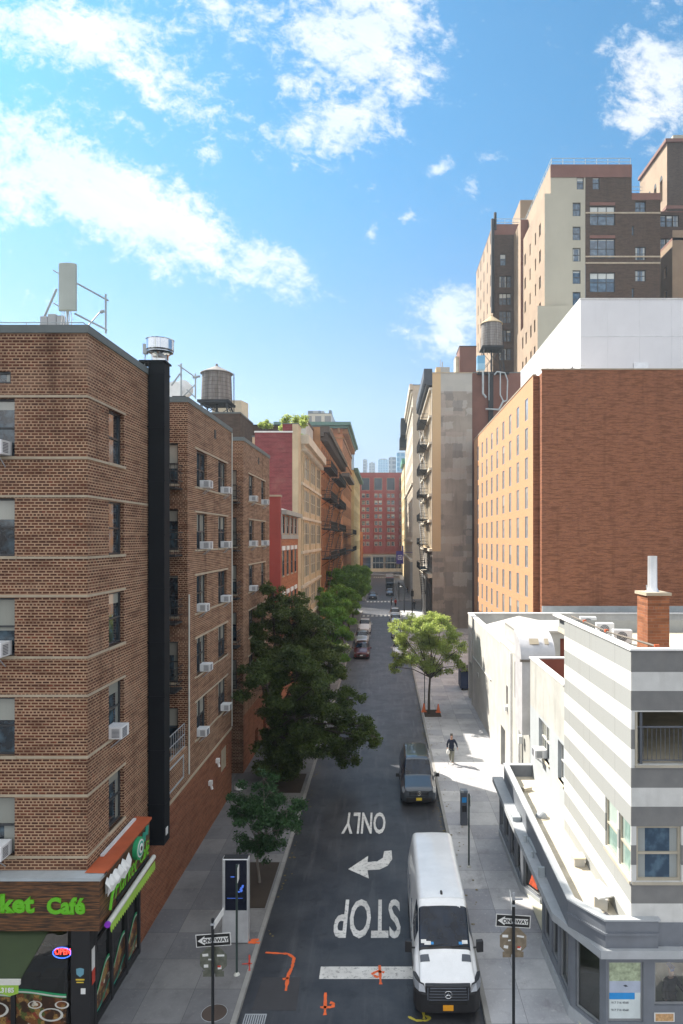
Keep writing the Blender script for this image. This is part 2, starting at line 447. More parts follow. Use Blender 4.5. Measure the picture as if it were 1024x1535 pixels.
add('pane', pane_mat('pane')); add('pane_far', pane_mat('pane_far', (.02, .03, .045), (.5, .5, .46), .5, (.1, .15, .2)))
add('pane_sky', pane_mat('pane_sky', (.03, .06, .1), (.55, .58, .55), .35, (.08, .14, .2)))
add('pane_green', pane_mat('pane_green', (.2, .3, .27), (.5, .6, .55), .6, (.28, .4, .36)))
add('pane_hotel', pane_mat('pane_hotel', (.22, .235, .24), (.55, .55, .52), .5, (.34, .36, .38)))
add('duct_black', mat('duct_black', (.008, .01, .013), .7, spec=.15)); add('dark_pane', mat('dark_pane', (.02, .03, .045), .1, var=.2, spec=.6)); add('glass', glass_mat('glass')); add('glass_dark', glass_mat('glass_dark', (.35, .4, .42), .1))
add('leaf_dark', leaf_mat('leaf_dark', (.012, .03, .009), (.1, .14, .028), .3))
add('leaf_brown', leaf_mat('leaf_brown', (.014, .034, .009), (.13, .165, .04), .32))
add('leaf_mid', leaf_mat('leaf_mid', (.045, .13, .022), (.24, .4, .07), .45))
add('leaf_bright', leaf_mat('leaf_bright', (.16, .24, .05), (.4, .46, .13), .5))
add('leaf_blue', leaf_mat('leaf_blue', (.01, .035, .014), (.06, .135, .045), .3))
add('white_car', mat('white_car', (.78, .79, .8), .32, var=.07, vs=1.2, coat=.5, streak=.12)); add('dark_car', mat('dark_car', (.055, .068, .085), .32, .3, .03, coat=.8))
add('wine_car', mat('wine_car', (.09, .012, .015), .3, .2, .03, coat=.8)); add('silver_car', mat('silver_car', (.5, .52, .54), .3, .5, .03, coat=.6))
add('blue_car', mat('blue_car', (.03, .05, .09), .3, .3, .03, coat=.6))
add('car_glass', mat('car_glass', (.006, .014, .03), .05, 0, .5, vs=2., spec=.42)); add('chrome', mat('chrome', (.7, .7, .7), .2, 1.))
add('lamp_glass', mat('lamp_glass', (.3, .32, .35), .12, .3)); add('stainless', mat('stainless', (.62, .64, .66), .14, 1.))
add('aluminium', mat('aluminium', (.7, .71, .72), .35, .6))
add('neon_red', emis('neon_red', (1., .03, .02), 3.)); add('neon_blue', emis('neon_blue', (.05, .15, 1.), 1.))
add('green_letter', emis('green_letter', (.16, .62, .02), .1)); add('screen_blue', emis('screen_blue', (.1, .25, 1.), .2))
add('lamp_warm', emis('lamp_warm', (1., .6, .1), 1.)); add('screen', mat('screen', (.006, .008, .02), .12))
add('bright_green', mat('bright_green', (.02, .3, .12), .5)); add('teal', mat('teal', (.03, .3, .22), .5))
add('poster_blue', mat('poster_blue', (.02, .25, .6), .5)); add('poster_white', mat('poster_white', (.6, .66, .66), .5)); add('poster_grey', mat('poster_grey', (.4, .45, .55), .5))
add('ink', mat('ink', (.05, .06, .08), .6)); add('orange_paint', mat('orange_paint', (.75, .13, .03), .7)); add('yellow_paint', mat('yellow_paint', (.5, .42, .05), .7))
add('red_paint', mat('red_paint', (.5, .05, .03), .7)); add('cloth_white', mat('cloth_white', (.7, .7, .68), .7))

def stripes():
    m, nt, b = new_mat('striped_paint'); x, y, z = pos(nt)
    w = ((10.38 - z) / 1.045).fr().lt(.49)
    n = noise(nt, comb(nt, x, y, z), 2., 5).ss(.3, .7)
    st = noise(nt, comb(nt, x * 2., y * 2., z * .2), 1.3, 5).ss(.5, .8) * .25
    c = mixc(nt, w * z.lt(10.38), mixc(nt, n, (.155, .155, .155), (.19, .19, .185)), mixc(nt, n, (.52, .52, .5), (.6, .6, .58)))
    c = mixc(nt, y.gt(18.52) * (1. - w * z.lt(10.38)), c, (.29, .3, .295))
    c = mixc(nt, st, c, (.2, .19, .17))
    seam = ((y - .2) / 2.45).fr().lt(.008)
    c = mixc(nt, seam * .6, c, (.1, .1, .1))
    nt.links.new(c, b.inputs['Base Color']); b.inputs['Roughness'].default_value = .75
    return m
add('striped_paint', stripes())
def paving(name, q):
    m, nt, b = new_mat(name); x, y, z = pos(nt); P = comb(nt, x, y, z)
    gx = (x / 1.42 + .12).fr(); gy = (y / 1.5).fr()
    j = gx.lt(.012).mx(gy.lt(.012))
    slab = noise(nt, comb(nt, (x / 1.42 + .12).floor(), (y / 1.5).floor(), 3.), 3.7, 0)
    c = mixc(nt, slab.ss(.3, .7), (.135, .137, .152), (.21, .208, .212))
    c = mixc(nt, noise(nt, P, .5, 6, .65).ss(.36, .68) * .6, c, (.1, .1, .11))
    c = mixc(nt, noise(nt, comb(nt, x * 1., y * .6, 2.), 1.7, 6, .7).ss(.52, .7) * .45, c, (.085, .08, .085))
    c = mixc(nt, noise(nt, P, 9., 4, .7).ss(.55, .8) * .4, c, (.34, .33, .31))
    v = nt.nodes.new('ShaderNodeTexVoronoi'); v.inputs['Scale'].default_value = 5.; nt.links.new(P, v.inputs['Vector'])
    c = mixc(nt, V(nt, v.outputs['Distance']).lt(.05) * .6, c, (.05, .05, .05))
    c = mixc(nt, j * .75, c, (.06, .06, .06))
    c = mixc(nt, 1., c, (q, q, q * .97), 'MULTIPLY')
    nt.links.new(c, b.inputs['Base Color']); b.inputs['Roughness'].default_value = .88; bump(nt, b, noise(nt, P, 60., 3), .3)
    return m
add('paving', paving('paving', 1.)); add('paving_light', paving('paving_light', 2.5))
def asphalt():
    m, nt, b = new_mat('asphalt'); x, y, z = pos(nt); P = comb(nt, x, y, z)
    c = mixc(nt, noise(nt, P, .6, 6, .65).ss(.3, .72), (.021, .023, .029), (.054, .056, .062))
    c = mixc(nt, noise(nt, comb(nt, x * 2.2, y * .16, 0.), 1.2, 5, .6).ss(.5, .78) * .5, c, (.1, .1, .105))
    v = nt.nodes.new('ShaderNodeTexVoronoi'); v.feature = 'DISTANCE_TO_EDGE'; v.inputs['Scale'].default_value = .33
    w = nt.nodes.new('ShaderNodeVectorMath'); w.operation = 'ADD'; nt.links.new(P, w.inputs[0])
    nn = noise(nt, P, 1.6, 4); nt.links.new(comb(nt, nn * 1.1, nn * -.9, 0.), w.inputs[1]); nt.links.new(w.outputs[0], v.inputs['Vector'])
    cr = V(nt, v.outputs['Distance']).lt(.006) * noise(nt, P, .3, 2).gt(.6)
    c = mixc(nt, cr * .4, c, (.015, .015, .016))
    c = mixc(nt, noise(nt, P, 45., 3, .7).ss(.6, .75) * .5, c, (.16, .16, .16))
    c = mixc(nt, noise(nt, P, 1.3, 4, .6).ss(.58, .7) * .6, c, (.014, .014, .017))
    c = mixc(nt, noise(nt, comb(nt, x * 3.2, y * .35, 4.), .8, 3).ss(.6, .7) * .45, c, (.085, .085, .09))
    c = mixc(nt, y.ss(33., 56.) * y.lt(131.), c, mixc(nt, 1., c, (1.9, 1.88, 1.85), 'MULTIPLY'))  # paler with distance: sky sheen and bounce put into the colour
    nt.links.new(c, b.inputs['Base Color']); b.inputs['Roughness'].default_value = .46; bump(nt, b, noise(nt, P, 70., 3), .25)
    return m
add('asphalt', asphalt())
def road_paint():
    m, nt, b = new_mat('road_paint'); x, y, z = pos(nt); P = comb(nt, x, y, z)
    c = mixc(nt, noise(nt, P, 7., 6, .75).ss(.52, .64) * .8, (.72, .71, .67), (.16, .16, .16))
    c = mixc(nt, noise(nt, P, 1.2, 4).ss(.35, .7) * .35, c, (.3, .29, .27))
    nt.links.new(c, b.inputs['Base Color']); b.inputs['Roughness'].default_value = .7
    return m
add('road_paint', road_paint())
def food():
    m, nt, b = new_mat('food_print'); x, y, z = pos(nt)
    u = x + y
    v = nt.nodes.new('ShaderNodeTexVoronoi'); v.inputs['Scale'].default_value = 6.5; v.inputs['Randomness'].default_value = 1.; dn = noise(nt, comb(nt, u, z, 0.), 7., 3) * .22; nt.links.new(comb(nt, u + dn, z - dn, 0.), v.inputs['Vector'])
    s = nt.nodes.new('ShaderNodeSeparateColor'); nt.links.new(v.outputs['Color'], s.inputs[0])
    a, b2, c3 = (V(nt, s.outputs[i]) for i in range(3))
    c = mixc(nt, a.gt(.5), (.2, .075, .025), (.34, .2, .06)); c = mixc(nt, b2.gt(.88), c, (.26, .05, .03)); c = mixc(nt, c3.gt(.9), c, (.09, .12, .03))
    c = mixc(nt, (a * b2).gt(.6), c, (.7, .66, .55))
    c = mixc(nt, noise(nt, comb(nt, u, z, 0.), 2.3, 3).ss(.46, .54), c, (.045, .022, .012)); c = mixc(nt, noise(nt, comb(nt, u, z, 0.), 24., 4).ss(.4, .7) * .6, c, (.04, .02, .01))
    nt.links.new(c, b.inputs['Base Color']); b.inputs['Roughness'].default_value = .35
    return m
add('food_print', food())
def patch_wall():
    """cement wall of the right-hand loft: rectangles of paler and darker render, as patched over the years"""
    m, nt, b = new_mat('patched_cement'); x, y, z = pos(nt)
    c = mixc(nt, noise(nt, comb(nt, x, y, z), .25, 5).ss(.3, .7), (.22, .195, .17), (.32, .285, .245))
    wb = noise(nt, comb(nt, x, y, z), 1.3, 5, .7) * 1.1 - .55; x = x + wb; z = z + wb
    for sx, sz, off, th, col in ((2.1, 1.1, 0., .64, (.4, .38, .35)), (1.5, 2.2, 11., .66, (.16, .15, .145)), (3.1, .8, 23., .68, (.36, .31, .27))):
        q = noise(nt, comb(nt, (x / sx).floor() * 1.37 + off, (z / sz).floor() * 1.91, off), 1.9, 0)
        c = mixc(nt, (q + noise(nt, comb(nt, x, y, z), 6., 3) * .05).ss(th - .05, th - .02) * .6, c, col)
    x, y, z = pos(nt)
    c = mixc(nt, noise(nt, comb(nt, x * 1.5, y, z * .15), 1.2, 5).ss(.5, .75) * .4, c, (.12, .11, .1))
    c = mixc(nt, x.lt(8.6) * z.gt(12.), c, (.52, .38, .22))
    c = mixc(nt, z.gt(36.6) * x.gt(8.6) * .7, c, (.42, .42, .39))
    nt.links.new(c, b.inputs['Base Color']); b.inputs['Roughness'].default_value = .9
    return m
add('patched_cement', patch_wall())
def staves():
    m, nt, b = new_mat('tank_staves'); tc = nt.nodes.new('ShaderNodeTexCoord'); s = nt.nodes.new('ShaderNodeSeparateXYZ'); nt.links.new(tc.outputs['Object'], s.inputs[0])
    x, y, z = (V(nt, s.outputs[i]) for i in range(3))
    a = y._m('ARCTAN2', x)
    st = noise(nt, comb(nt, (a * 9.).floor(), 0., 0.), 3.3, 0)
    c = mixc(nt, st.ss(.3, .7), (.13, .12, .11), (.25, .23, .22))
    c = mixc(nt, noise(nt, comb(nt, x * 3., y * 3., z * .5), 1.5, 5).ss(.45, .7) * .6, c, (.1, .075, .05))
    c = mixc(nt, (z / .42).fr().lt(.09) * .8, c, (.04, .04, .04))
    nt.links.new(c, b.inputs['Base Color']); b.inputs['Roughness'].default_value = .85
    return m
add('tank_staves', staves())
def curtain_wall(name, a, b_, sx, sz):
    m, nt, b = new_mat(name); x, y, z = pos(nt)
    g = ((x + y) / sx).fr().lt(.35).mx((z / sz).fr().lt(.35))
    nt.links.new(mixc(nt, g, a, b_), b.inputs['Base Color']); b.inputs['Roughness'].default_value = .3
    return m
add('far_blue_glass', curtain_wall('far_blue_glass', (.12, .32, .5), (.25, .45, .6), 4., 4.))
add('far_grey', curtain_wall('far_grey', (.16, .2, .24), (.33, .36, .38), 5., 4.))
add('far_beige', curtain_wall('far_beige', (.2, .2, .2), (.5, .46, .38), 3., 3.5))

# ------------------------------------------------------------------ camera, light, sky
cam = bpy.data.cameras.new('camera'); co = bpy.data.objects.new('camera', cam); COL.objects.link(co)
co.location = (0, 0, H); co.rotation_euler = (R(90), 0, 0)
cam.sensor_fit = 'VERTICAL'; cam.sensor_height = 36.; cam.sensor_width = 24.; cam.lens = 36. * F / 1535.
cam.shift_x = -(CX - 512.) / 1535.; cam.shift_y = (CY - 767.5) / 1535.
cam.clip_start = .5; cam.clip_end = 6000.
S.camera = co
SUN = Vector((-.765, .644, 0)); EL = R(42.5)
az = math.atan2(SUN.x, SUN.y)     # clockwise from +Y seen from above
d = Vector((SUN.x * math.cos(EL), SUN.y * math.cos(EL), math.sin(EL)))
sl = bpy.data.lights.new('sun', 'SUN'); sl.energy = 4.5; sl.angle = R(.53); sl.color = (1., .93, .82)
so = bpy.data.objects.new('sun', sl); COL.objects.link(so); so.rotation_euler = d.to_track_quat('Z', 'Y').to_euler(); so.location = (-40, 40, 80)
w = bpy.data.worlds.new('World'); S.world = w; w.use_nodes = True; nt = w.node_tree
bg = nt.nodes['Background']
sky = nt.nodes.new('ShaderNodeTexSky'); sky.sky_type = 'NISHITA'; sky.sun_disc = False; sky.sun_elevation = EL
sky.sun_rotation = az; sky.altitude = 0; sky.air_density = 1.25; sky.dust_density = .5; sky.ozone_density = 3.2
tc = nt.nodes.new('ShaderNodeTexCoord'); sp = nt.nodes.new('ShaderNodeSeparateXYZ'); nt.links.new(tc.outputs['Generated'], sp.inputs[0])
dx, dy, dz = (V(nt, sp.outputs[i]) for i in range(3))
ay = dy.abs().mx(.05)
u = dx / ay; v = dz / ay
n1 = noise(nt, comb(nt, u * 5.2 + v * 2.2, v * 8.5 + u * 2.6, dy.gt(0.) * 3.), 1., 9, .66, .35)
n2 = noise(nt, comb(nt, u * 26., v * 30., dy.gt(0.) * 5.), 1., 5, .65, .4)
mask = None
for (bx, by, rx, ry, ang, s) in ((150, 290, 255, 70, 27, 1.3), (50, 250, 170, 105, 20, 1.05), (405, 405, 95, 42, 25, 1.), (120, 50, 240, 68, 8, .95), (230, 115, 130, 50, 25, .72), (330, 20, 160, 50, 10, .7),
                             (535, 50, 140, 120, 10, 1.), (505, 190, 110, 50, -12, .95), (655, 255, 32, 14, -25, .85), (995, 105, 75, 125, -20, .85), (960, 175, 60, 35, 0, .75),
                             (672, 470, 70, 55, 5, 1.), (560, 345, 26, 22, 0, .6), (615, 328, 24, 14, 0, .6), (710, 275, 20, 22, 0, .62), (730, 235, 24, 14, 0, .5), (848, 222, 13, 9, 0, .55), (300, 225, 30, 14, 20, .5), (640, 500, 60, 20, 0, .45)):
    cu, cv = (bx - CX) / F, (CY - by) / F; a = R(-ang); ca, sa = math.cos(a), math.sin(a)
    p = ((u - cu) * ca + (v - cv) * sa) * (F / rx); q = ((v - cv) * ca - (u - cu) * sa) * (F / ry)
    g = ((p * p + q * q) * -.9).exp() * s
    mask = g if mask is None else mask.mx(g)
mask = mask * dy.gt(.05) + dy.lt(.05) * .75  # cloud cover behind the camera is unseen, added to fill the shade
FILL_CLOUD = 7.
n3 = noise(nt, comb(nt, u * 70. + v * 20., v * 90., 1.), 1., 4, .7, .3)
cl = (n1 * .85 + n2 * 1.05 + n3 * .5 + mask * .6).ss(1.4, 1.82)
shade = n1.ss(.35, .75)
cloudf = mixc(nt, shade, (2.6, 3.0, 3.4), (3.6, 3.6, 3.6))
cloudc = mixc(nt, dy.ss(.25, -.15).mx(dz.ss(.72, .9)), cloudf, (FILL_CLOUD, FILL_CLOUD * .98, FILL_CLOUD * .95))  # unseen clouds behind and overhead made brighter as added fill light
hz = (v * -7.).exp() * v.gt(-.1)
tint = mixc(nt, dz.ss(.02, .55), (.33, .32, .42), (.04, .375, .5))
skyc = mixc(nt, 1., sky.outputs[0], tint, 'MULTIPLY')
final = mixc(nt, (cl * .93).mx(dz.ss(.72, .9) * .6) * dz.gt(0.02), skyc, cloudc)
nt.links.new(final, bg.inputs[0]); bg.inputs[1].default_value = .10
S.view_settings.view_transform = 'Standard'; S.view_settings.look = 'None'; S.view_settings.exposure = 1.55; S.view_settings.gamma = 1.
S.cycles.max_bounces = 8; S.cycles.diffuse_bounces = 4; S.cycles.glossy_bounces = 3; S.cycles.transparent_max_bounces = 12
S.cycles.use_denoising = True; S.cycles.sample_clamp_indirect = 6.; S.cycles.volume_bounces = 0

# ------------------------------------------------------------------ ground, road, pavements
def structure(name, label, mb, m): return tag(mb.build(name, m), label, None, None, 'structure')
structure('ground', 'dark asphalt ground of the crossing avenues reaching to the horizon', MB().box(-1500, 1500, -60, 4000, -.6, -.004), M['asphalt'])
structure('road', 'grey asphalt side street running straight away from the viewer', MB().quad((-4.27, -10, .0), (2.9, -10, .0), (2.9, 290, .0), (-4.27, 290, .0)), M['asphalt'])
KZ = .14
def side(name, label, x0, x1, y0, y1, m='paving'):
    return structure(name, label, MB().box(x0, x1, y0, y1, -.1, KZ), M[m])
side('pavement', 'concrete pavement below the brick apartment house with a tree pit and kiosk', -12, -4.42, 10, 131)
side('pavement', 'pale concrete pavement between the parked vans and the grey shopfront', 3.05, 30, 10, 131, 'paving_light')
side('pavement', 'far pavement on the left beyond the crossing avenue', -40, -4.42, 152, 226)
side('pavement', 'far pavement on the right beyond the crossing avenue', 3.05, 40, 152, 226)
side('pavement', 'strip of pavement in front of the red building closing the street', -60, 60, 276, 330)
def kerb(x0, x1, y0, y1, l):
    b = MB(); y = y0
    while y < y1:
        e = min(y + 2.4, y1); b.box(x0, x1, y + .006, e - .006, -.1, KZ + .006); y = e
    structure('kerb', l, b, M['kerb'])
kerb(-4.42, -4.27, 10, 131, 'concrete kerb along the left side of the near street'); kerb(2.9, 3.05, 10, 131, 'concrete kerb beside the two parked vans')
kerb(-4.42, -4.27, 152, 226, 'kerb of the far block on the left'); kerb(2.9, 3.05, 152, 226, 'kerb of the far block on the right')
structure('tree_pit', 'square of bare brown soil round the young street tree', MB().box(-5.75, -4.5, 25.6, 29.2, .1, KZ + .02), M['soil'])
structure('tree_pit', 'soil square at the foot of the big dark street tree', MB().box(-6.5, -4.6, 37.2, 40.2, .1, KZ + .02), M['soil'])
structure('tree_pit', 'soil square at the foot of the sunlit tree on the right pavement', MB().box(3.1, 4.4, 53, 55.2, .1, KZ + .02), M['soil'])
Z1 = .004
def mark(name, label, mb, m='road_paint'): return structure(name, label, mb, M[m])
mark('stop_line', 'worn white stop line painted across the road beside the white van', MB().quad((PX(480, 22.1), 21.7, Z1), (1.0, 21.7, Z1), (1.0, 22.33, Z1), (PX(480, 22.1), 22.33, Z1)))
def roadtext(body, x0, x1, y0, y1, label):
    o = text(body, 1., (0, 0, 0), (0, 0, 0), M['road_paint'], None, 'road_lettering', ext=0., off=.018)
    xs = [q.co.x for q in o.data.vertices]; ys = [q.co.y for q in o.data.vertices]; w0, h0 = max(xs) - min(xs), max(ys) - min(ys)
    xm, ym = (min(xs) + max(xs)) / 2, (min(ys) + max(ys)) / 2
    sx, sy = (x1 - x0) / w0, (y1 - y0) / h0
    o.scale = (sx, sy, 1); o.rotation_euler = (0, 0, math.pi); o.location = ((x0 + x1) / 2 + xm * sx, (y0 + y1) / 2 + ym * sy, Z1)
    return tag(o, label, None, None, 'structure')
roadtext('STOP', PX(502, 25.2), PX(600, 25.2), 23.9, 26.5, 'white road lettering STOP upside down before the stop line')
roadtext('ONLY', PX(514, 33.6), PX(578, 33.6), 32.35, 34.9, 'white road lettering ONLY upside down beyond the turn arrow')
b = MB(); D0 = 29.3
arr = [(522, 1303), (552, 1283), (551, 1292.5), (566, 1291), (574, 1286), (576, 1276), (587, 1275), (588, 1288), (581, 1298), (569, 1303.5), (551, 1304.5), (553, 1317)]
def G(px, py): D = H * F / (py - CY); return (PX(px, D), D, Z1)
b.quad(*[G(*q) for q in (arr[0], arr[1], arr[2], arr[10], arr[11])]); b.quad(*[G(*q) for q in (arr[2], arr[3], arr[9], arr[10])])
b.quad(*[G(*q) for q in (arr[3], arr[4], arr[8], arr[9])]); b.quad(*[G(*q) for q in (arr[4], arr[5], arr[6], arr[7], arr[8])])
mark('turn_arrow', 'white curved turn arrow painted between the words ONLY and STOP', b)
for D, l in ((123.5, 'dashed crossing at the near edge of the avenue'), (151, 'dashed crossing at the far edge of the avenue'), (246, 'dashed crossing before the red end building')):
    b = MB()
    for i in range(9): b.quad((-4 + i * .78, D - 1.4, Z1), (-3.6 + i * .78, D - 1.4, Z1), (-3.6 + i * .78, D + 1.4, Z1), (-4 + i * .78, D + 1.4, Z1))
    mark('zebra_crossing', l, b)
def spray(label, strokes, m, wd=.05):
    b = MB(); rr = random.Random(3)
    for st in strokes:
        P = [Vector(G(*q)) for q in st]; L = []
        for i in range(len(P) - 1):
            for j in range(8): L.append(P[i].lerp(P[i + 1], j / 8))
        L.append(P[-1]); prev = None
        for i in range(len(L) - 1):
            t = (L[i + 1] - L[i]).normalized(); n = Vector((-t.y, t.x, 0)) * wd * rr.uniform(.6, 1.3)
            z = KZ + .012 if L[i].x < -4.27 else Z1 + .001
            a = L[i] + n; c = L[i] - n; a.z = c.z = z
            if prev: b.quad(prev[0], prev[1], c, a)
            prev = (a, c)
    return mark('utility_marking', label, b, m)
spray('orange sprayed utility line bending on the road beside the left kerb', [[(398, 1428), (432, 1430), (441, 1436), (438, 1450), (432, 1462), (428, 1489)], [(424, 1468), (434, 1466)]], 'orange_paint')
spray('orange sprayed cross over the white stop line', [[(569, 1447), (571, 1480)], [(557, 1461), (565, 1456), (578, 1458)], [(560, 1462), (568, 1466)]], 'orange_paint')
spray('orange sprayed cross on the road below the stop line', [[(488, 1488), (487, 1527)], [(480, 1510), (499, 1510), (500, 1504), (494, 1503)]], 'orange_paint')
spray('broad orange sprayed arrow on the kerb beside the kiosk', [[(372, 1419), (392, 1420)], [(376, 1416), (390, 1415)]], 'orange_paint', .07)
spray('thin red sprayed cross on the pavement near the kerb', [[(374, 1438), (374, 1466)], [(363, 1452), (380, 1451)]], 'red_paint', .03)
spray('yellow sprayed scribble on the road in front of the white van', [[(634, 1510), (636, 1530)], [(612, 1524), (624, 1530), (640, 1530), (645, 1526), (636, 1522)]], 'yellow_paint', .04)
b = MB(); b.quad(*[G(*q) for q in ((377, 1514), (444, 1515), (451, 1465), (394, 1465))])
mark('asphalt_patch', 'darker rectangular asphalt repair beside the left kerb', b, 'tar')
# ironwork in the ground
dg = MB(); gx, gy = PX(381, 19.9), 19.75
dg.box(gx - .3, gx + .34, gy - .35, gy - .31, -.02, .012).box(gx - .3, gx + .34, gy + .31, gy + .35, -.02, .012)
for i in range(10): dg.box(gx - .3 + i * .067, gx - .265 + i * .067, gy - .31, gy + .31, -.02, .012)
tag(dg.build('storm_grate', M['grey_metal']), 'cast iron storm grate against the left kerb at the bottom', 'drain grate')
hc = (PX(322, 20.0), 19.95)
mh = thing('manhole_cover', 'round brown iron cover in the left pavement by the one way pole', 'manhole cover', (hc[0], hc[1], KZ))
MB().lathe((hc[0], hc[1], KZ), [(.36, -.02), (.36, .008), (.33, .012), (.05, .012)], 28).build('lid', mat('rusty_iron', (.07, .05, .04), .8), mh)
MB().lathe((hc[0], hc[1], KZ), [(.38, 0.), (.38, .008), (.365, .008), (.365, 0)], 28, False).build('rim', M['grey_metal'], mh)
b = MB(); rr = random.Random(5)
for i in range(420):
    k = rr.random()
    if k < .6: x = 2.86 - abs(rr.gauss(0, .12)); z = .012
    elif k < .8: x = 3.1 + abs(rr.gauss(0, .3)); z = KZ + .014
    else: x = -4.2 + abs(rr.gauss(0, .15)); z = .012
    y = rr.uniform(24, 75); s = rr.uniform(.025, .07); a = rr.uniform(0, 3)
    c, q = math.cos(a) * s, math.sin(a) * s
    b.quad((x - c, y - q, z), (x + q, y - c, z + .01), (x + c, y + q, z), (x - q, y + c, z + .008))
tag(b.build('fallen_leaves', mat('dry_leaf', (.22, .17, .07), .8, var=.5, vs=30)), 'dry fallen leaves and litter scattered along the kerbs', None, None, 'stuff')
# ================================================================== LEFT SIDE
LX = -8.35
# ---- brick apartment house: three street wings with light courts between them
apt = thing('apartment_house', 'brown brick apartment house with stone bands above the corner cafe on the left', 'apartment building', (-12, 24, 0))
ZR = 19.92
ROWS = [16.3 - 2.8 * i for i in range(5)]
HW = 1.63
SL = M['stone']
wS = [(-11.25, z, 1.72, HW) for z in ROWS] + [(-10.9, 18.35, .8, .34)]
wE1 = [(21.26, z, 1.2, HW) for z in ROWS]
A2, B2 = (31.2, 1.75), (35.15, 1.8); A3, B3 = (42.75, 1.6), (46.85, 1.45)
wE2 = [(a, z, w, HW) for z in ROWS for a, w in (A2, B2)]
wE3 = [(a, z, w, HW) for z in ROWS for a, w in (A3, B3)]
wS2 = [(-9.25, z, 1.0, HW + .1) for z in ROWS]
wS3 = [(-9.3, z, 1.1, HW + .1) for z in ROWS]
b = MB()
ZF = 3.9  # top of the shop zone
b.wall('S', 19.17, -16, LX, 3.2, ZR, wS, .2); b.wall('E', LX, 19.17, 24.6, 3.2, ZR, wE1, .2)
b.quad((LX, 24.6, 3.6), (LX, 24.6, ZR), (-16, 24.6, ZR), (-16, 24.6, 3.6))
b.wall('S', 28.9, -16, LX, 5.2, ZR, wS2, .2); b.wall('E', LX, 28.9, 37.2, 3.7, ZR, wE2, .2)
b.quad((LX, 37.2, 0), (LX, 37.2, ZR), (-16, 37.2, ZR), (-16, 37.2, 0))
b.wall('S', 40.3, -16, LX, 0, ZR, wS3, .2); b.wall('E', LX, 40.3, 49.4, 3.5, ZR, wE3, .2)
b.quad((LX, 49.4, 0), (LX, 49.4, ZR), (-22, 49.4, ZR), (-22, 49.4, 0))
b.wall('E', -12, 24.6, 28.9, 0, ZR); b.wall('E', -12, 37.2, 40.3, 0, ZR)
b.wall('E', LX, 24.6, 28.9, 3.7, 5.2); b.quad((LX, 24.6, 5.2), (LX, 28.9, 5.2), (LX - .3, 28.9, 5.2), (LX - .3, 24.6, 5.2))
for (y0, y1, zt) in ((19.17, 24.6, ZR), (28.9, 37.2, ZR), (40.3, 49.4, ZR)):
    b.quad((-9, y0 + .3, ZR - .5), (-9, y1 - .3, ZR - .5), (-9, y1 - .3, ZR), (-9, y0 + .3, ZR))
b.build('wall', M['brown_brick'], apt)
b = MB(); b.wall('E', LX - .0, 22.95, 28.9, 0, 3.7, (), .2); b.wall('E', LX, 28.9, 37.2, 0, 3.7, [(35.6, 1.9, 1.5, 1.25)], .12); b.wall('E', LX, 40.3, 49.4, 0, 3.5, [(44.5, .3, 1., 1.3), (47.5, 0., 1.2, 2.2)], .3)
b.build('base_wall', M['red_base_brick'], apt)
MB().box(LX - .14, LX - .1, 34.85, 36.35, 1.9, 3.15).build('boarded_window', M['tan_board'], apt)
MB().box(LX - .5, LX - .3, 43.9, 45.1, .2, 1.7).box(LX - .5, LX - .3, 46.8, 48.2, 0, 2.3).build('cellar_door', M['black_metal'], apt)
for f, p, L in (('S', 19.17, wS), ('E', LX, wE1), ('S', 28.9, wS2), ('E', LX, wE2), ('S', 40.3, wS3), ('E', LX, wE3)):
    for a, z, w_, h_ in L:
        if h_ < .5: window(apt, f, p, a, z, w_, h_, 1, 1, depth=.12)
        elif f == 'E' and w_ > 1.4: window(apt, f, p, a, z, w_, h_, 2, 2, depth=.17, sill=SL)
        else: window(apt, f, p, a, z, w_, h_, 1, 2, depth=.17, sill=SL)
b = MB()
for z in ROWS:
    for dz_, e1 in ((-.075, 21.95), (HW + .02, 21.95 if z != ROWS[1] else 24.55)):
        zz = z + dz_
        b.box(-16, LX + .03, 19.14, 19.2, zz, zz + .065); b.box(LX - .01, LX + .03, 19.2, e1, zz, zz + .065)
        b.box(LX - .01, LX + .03, 30.0, 36.3, zz, zz + .075); b.box(LX - .01, LX + .03, 41.7, 47.8, zz, zz + .075)
b.box(LX - .01, LX + .04, 22.9, 37.15, 3.66, 3.76)
b.build('band_course', SL, apt)
b = MB()
for y0, y1 in ((19.17, 24.6), (28.9, 37.2), (40.3, 49.4)):
    b.box(-16, LX + .05, y0 - .05, y0 + .3, ZR - .16, ZR + .06); b.box(LX - .3, LX + .05, y0 + .3, y1 + .03, ZR - .16, ZR + .06)
b.build('coping', M['coping'], apt)
b = MB()
for y0, y1 in ((19.4, 24.6), (29.1, 37.2), (40.5, 49.4)): b.box(-16, LX - .3, y0, y1, ZR - .7, ZR - .5)
b.box(-22, -12, 24.6, 28.9, ZR - .7, ZR - .5).box(-22, -12, 37.2, 40.3, ZR - .7, ZR - .5)
b.build('roof', M['roof'], apt)
b = MB(); zt = ZR + .16
b.tube((-16, 19.25, zt), (-8.5, 19.25, zt), .014, n=6); b.tube((-8.5, 19.25, zt), (-8.5, 20.0, zt), .014, n=6)
for x in np.arange(-15.8, -8.4, .95): b.tube((x, 19.25, ZR + .05), (x, 19.25, zt), .012, n=5)
b.build('roof_rail', M['flashing'], apt)
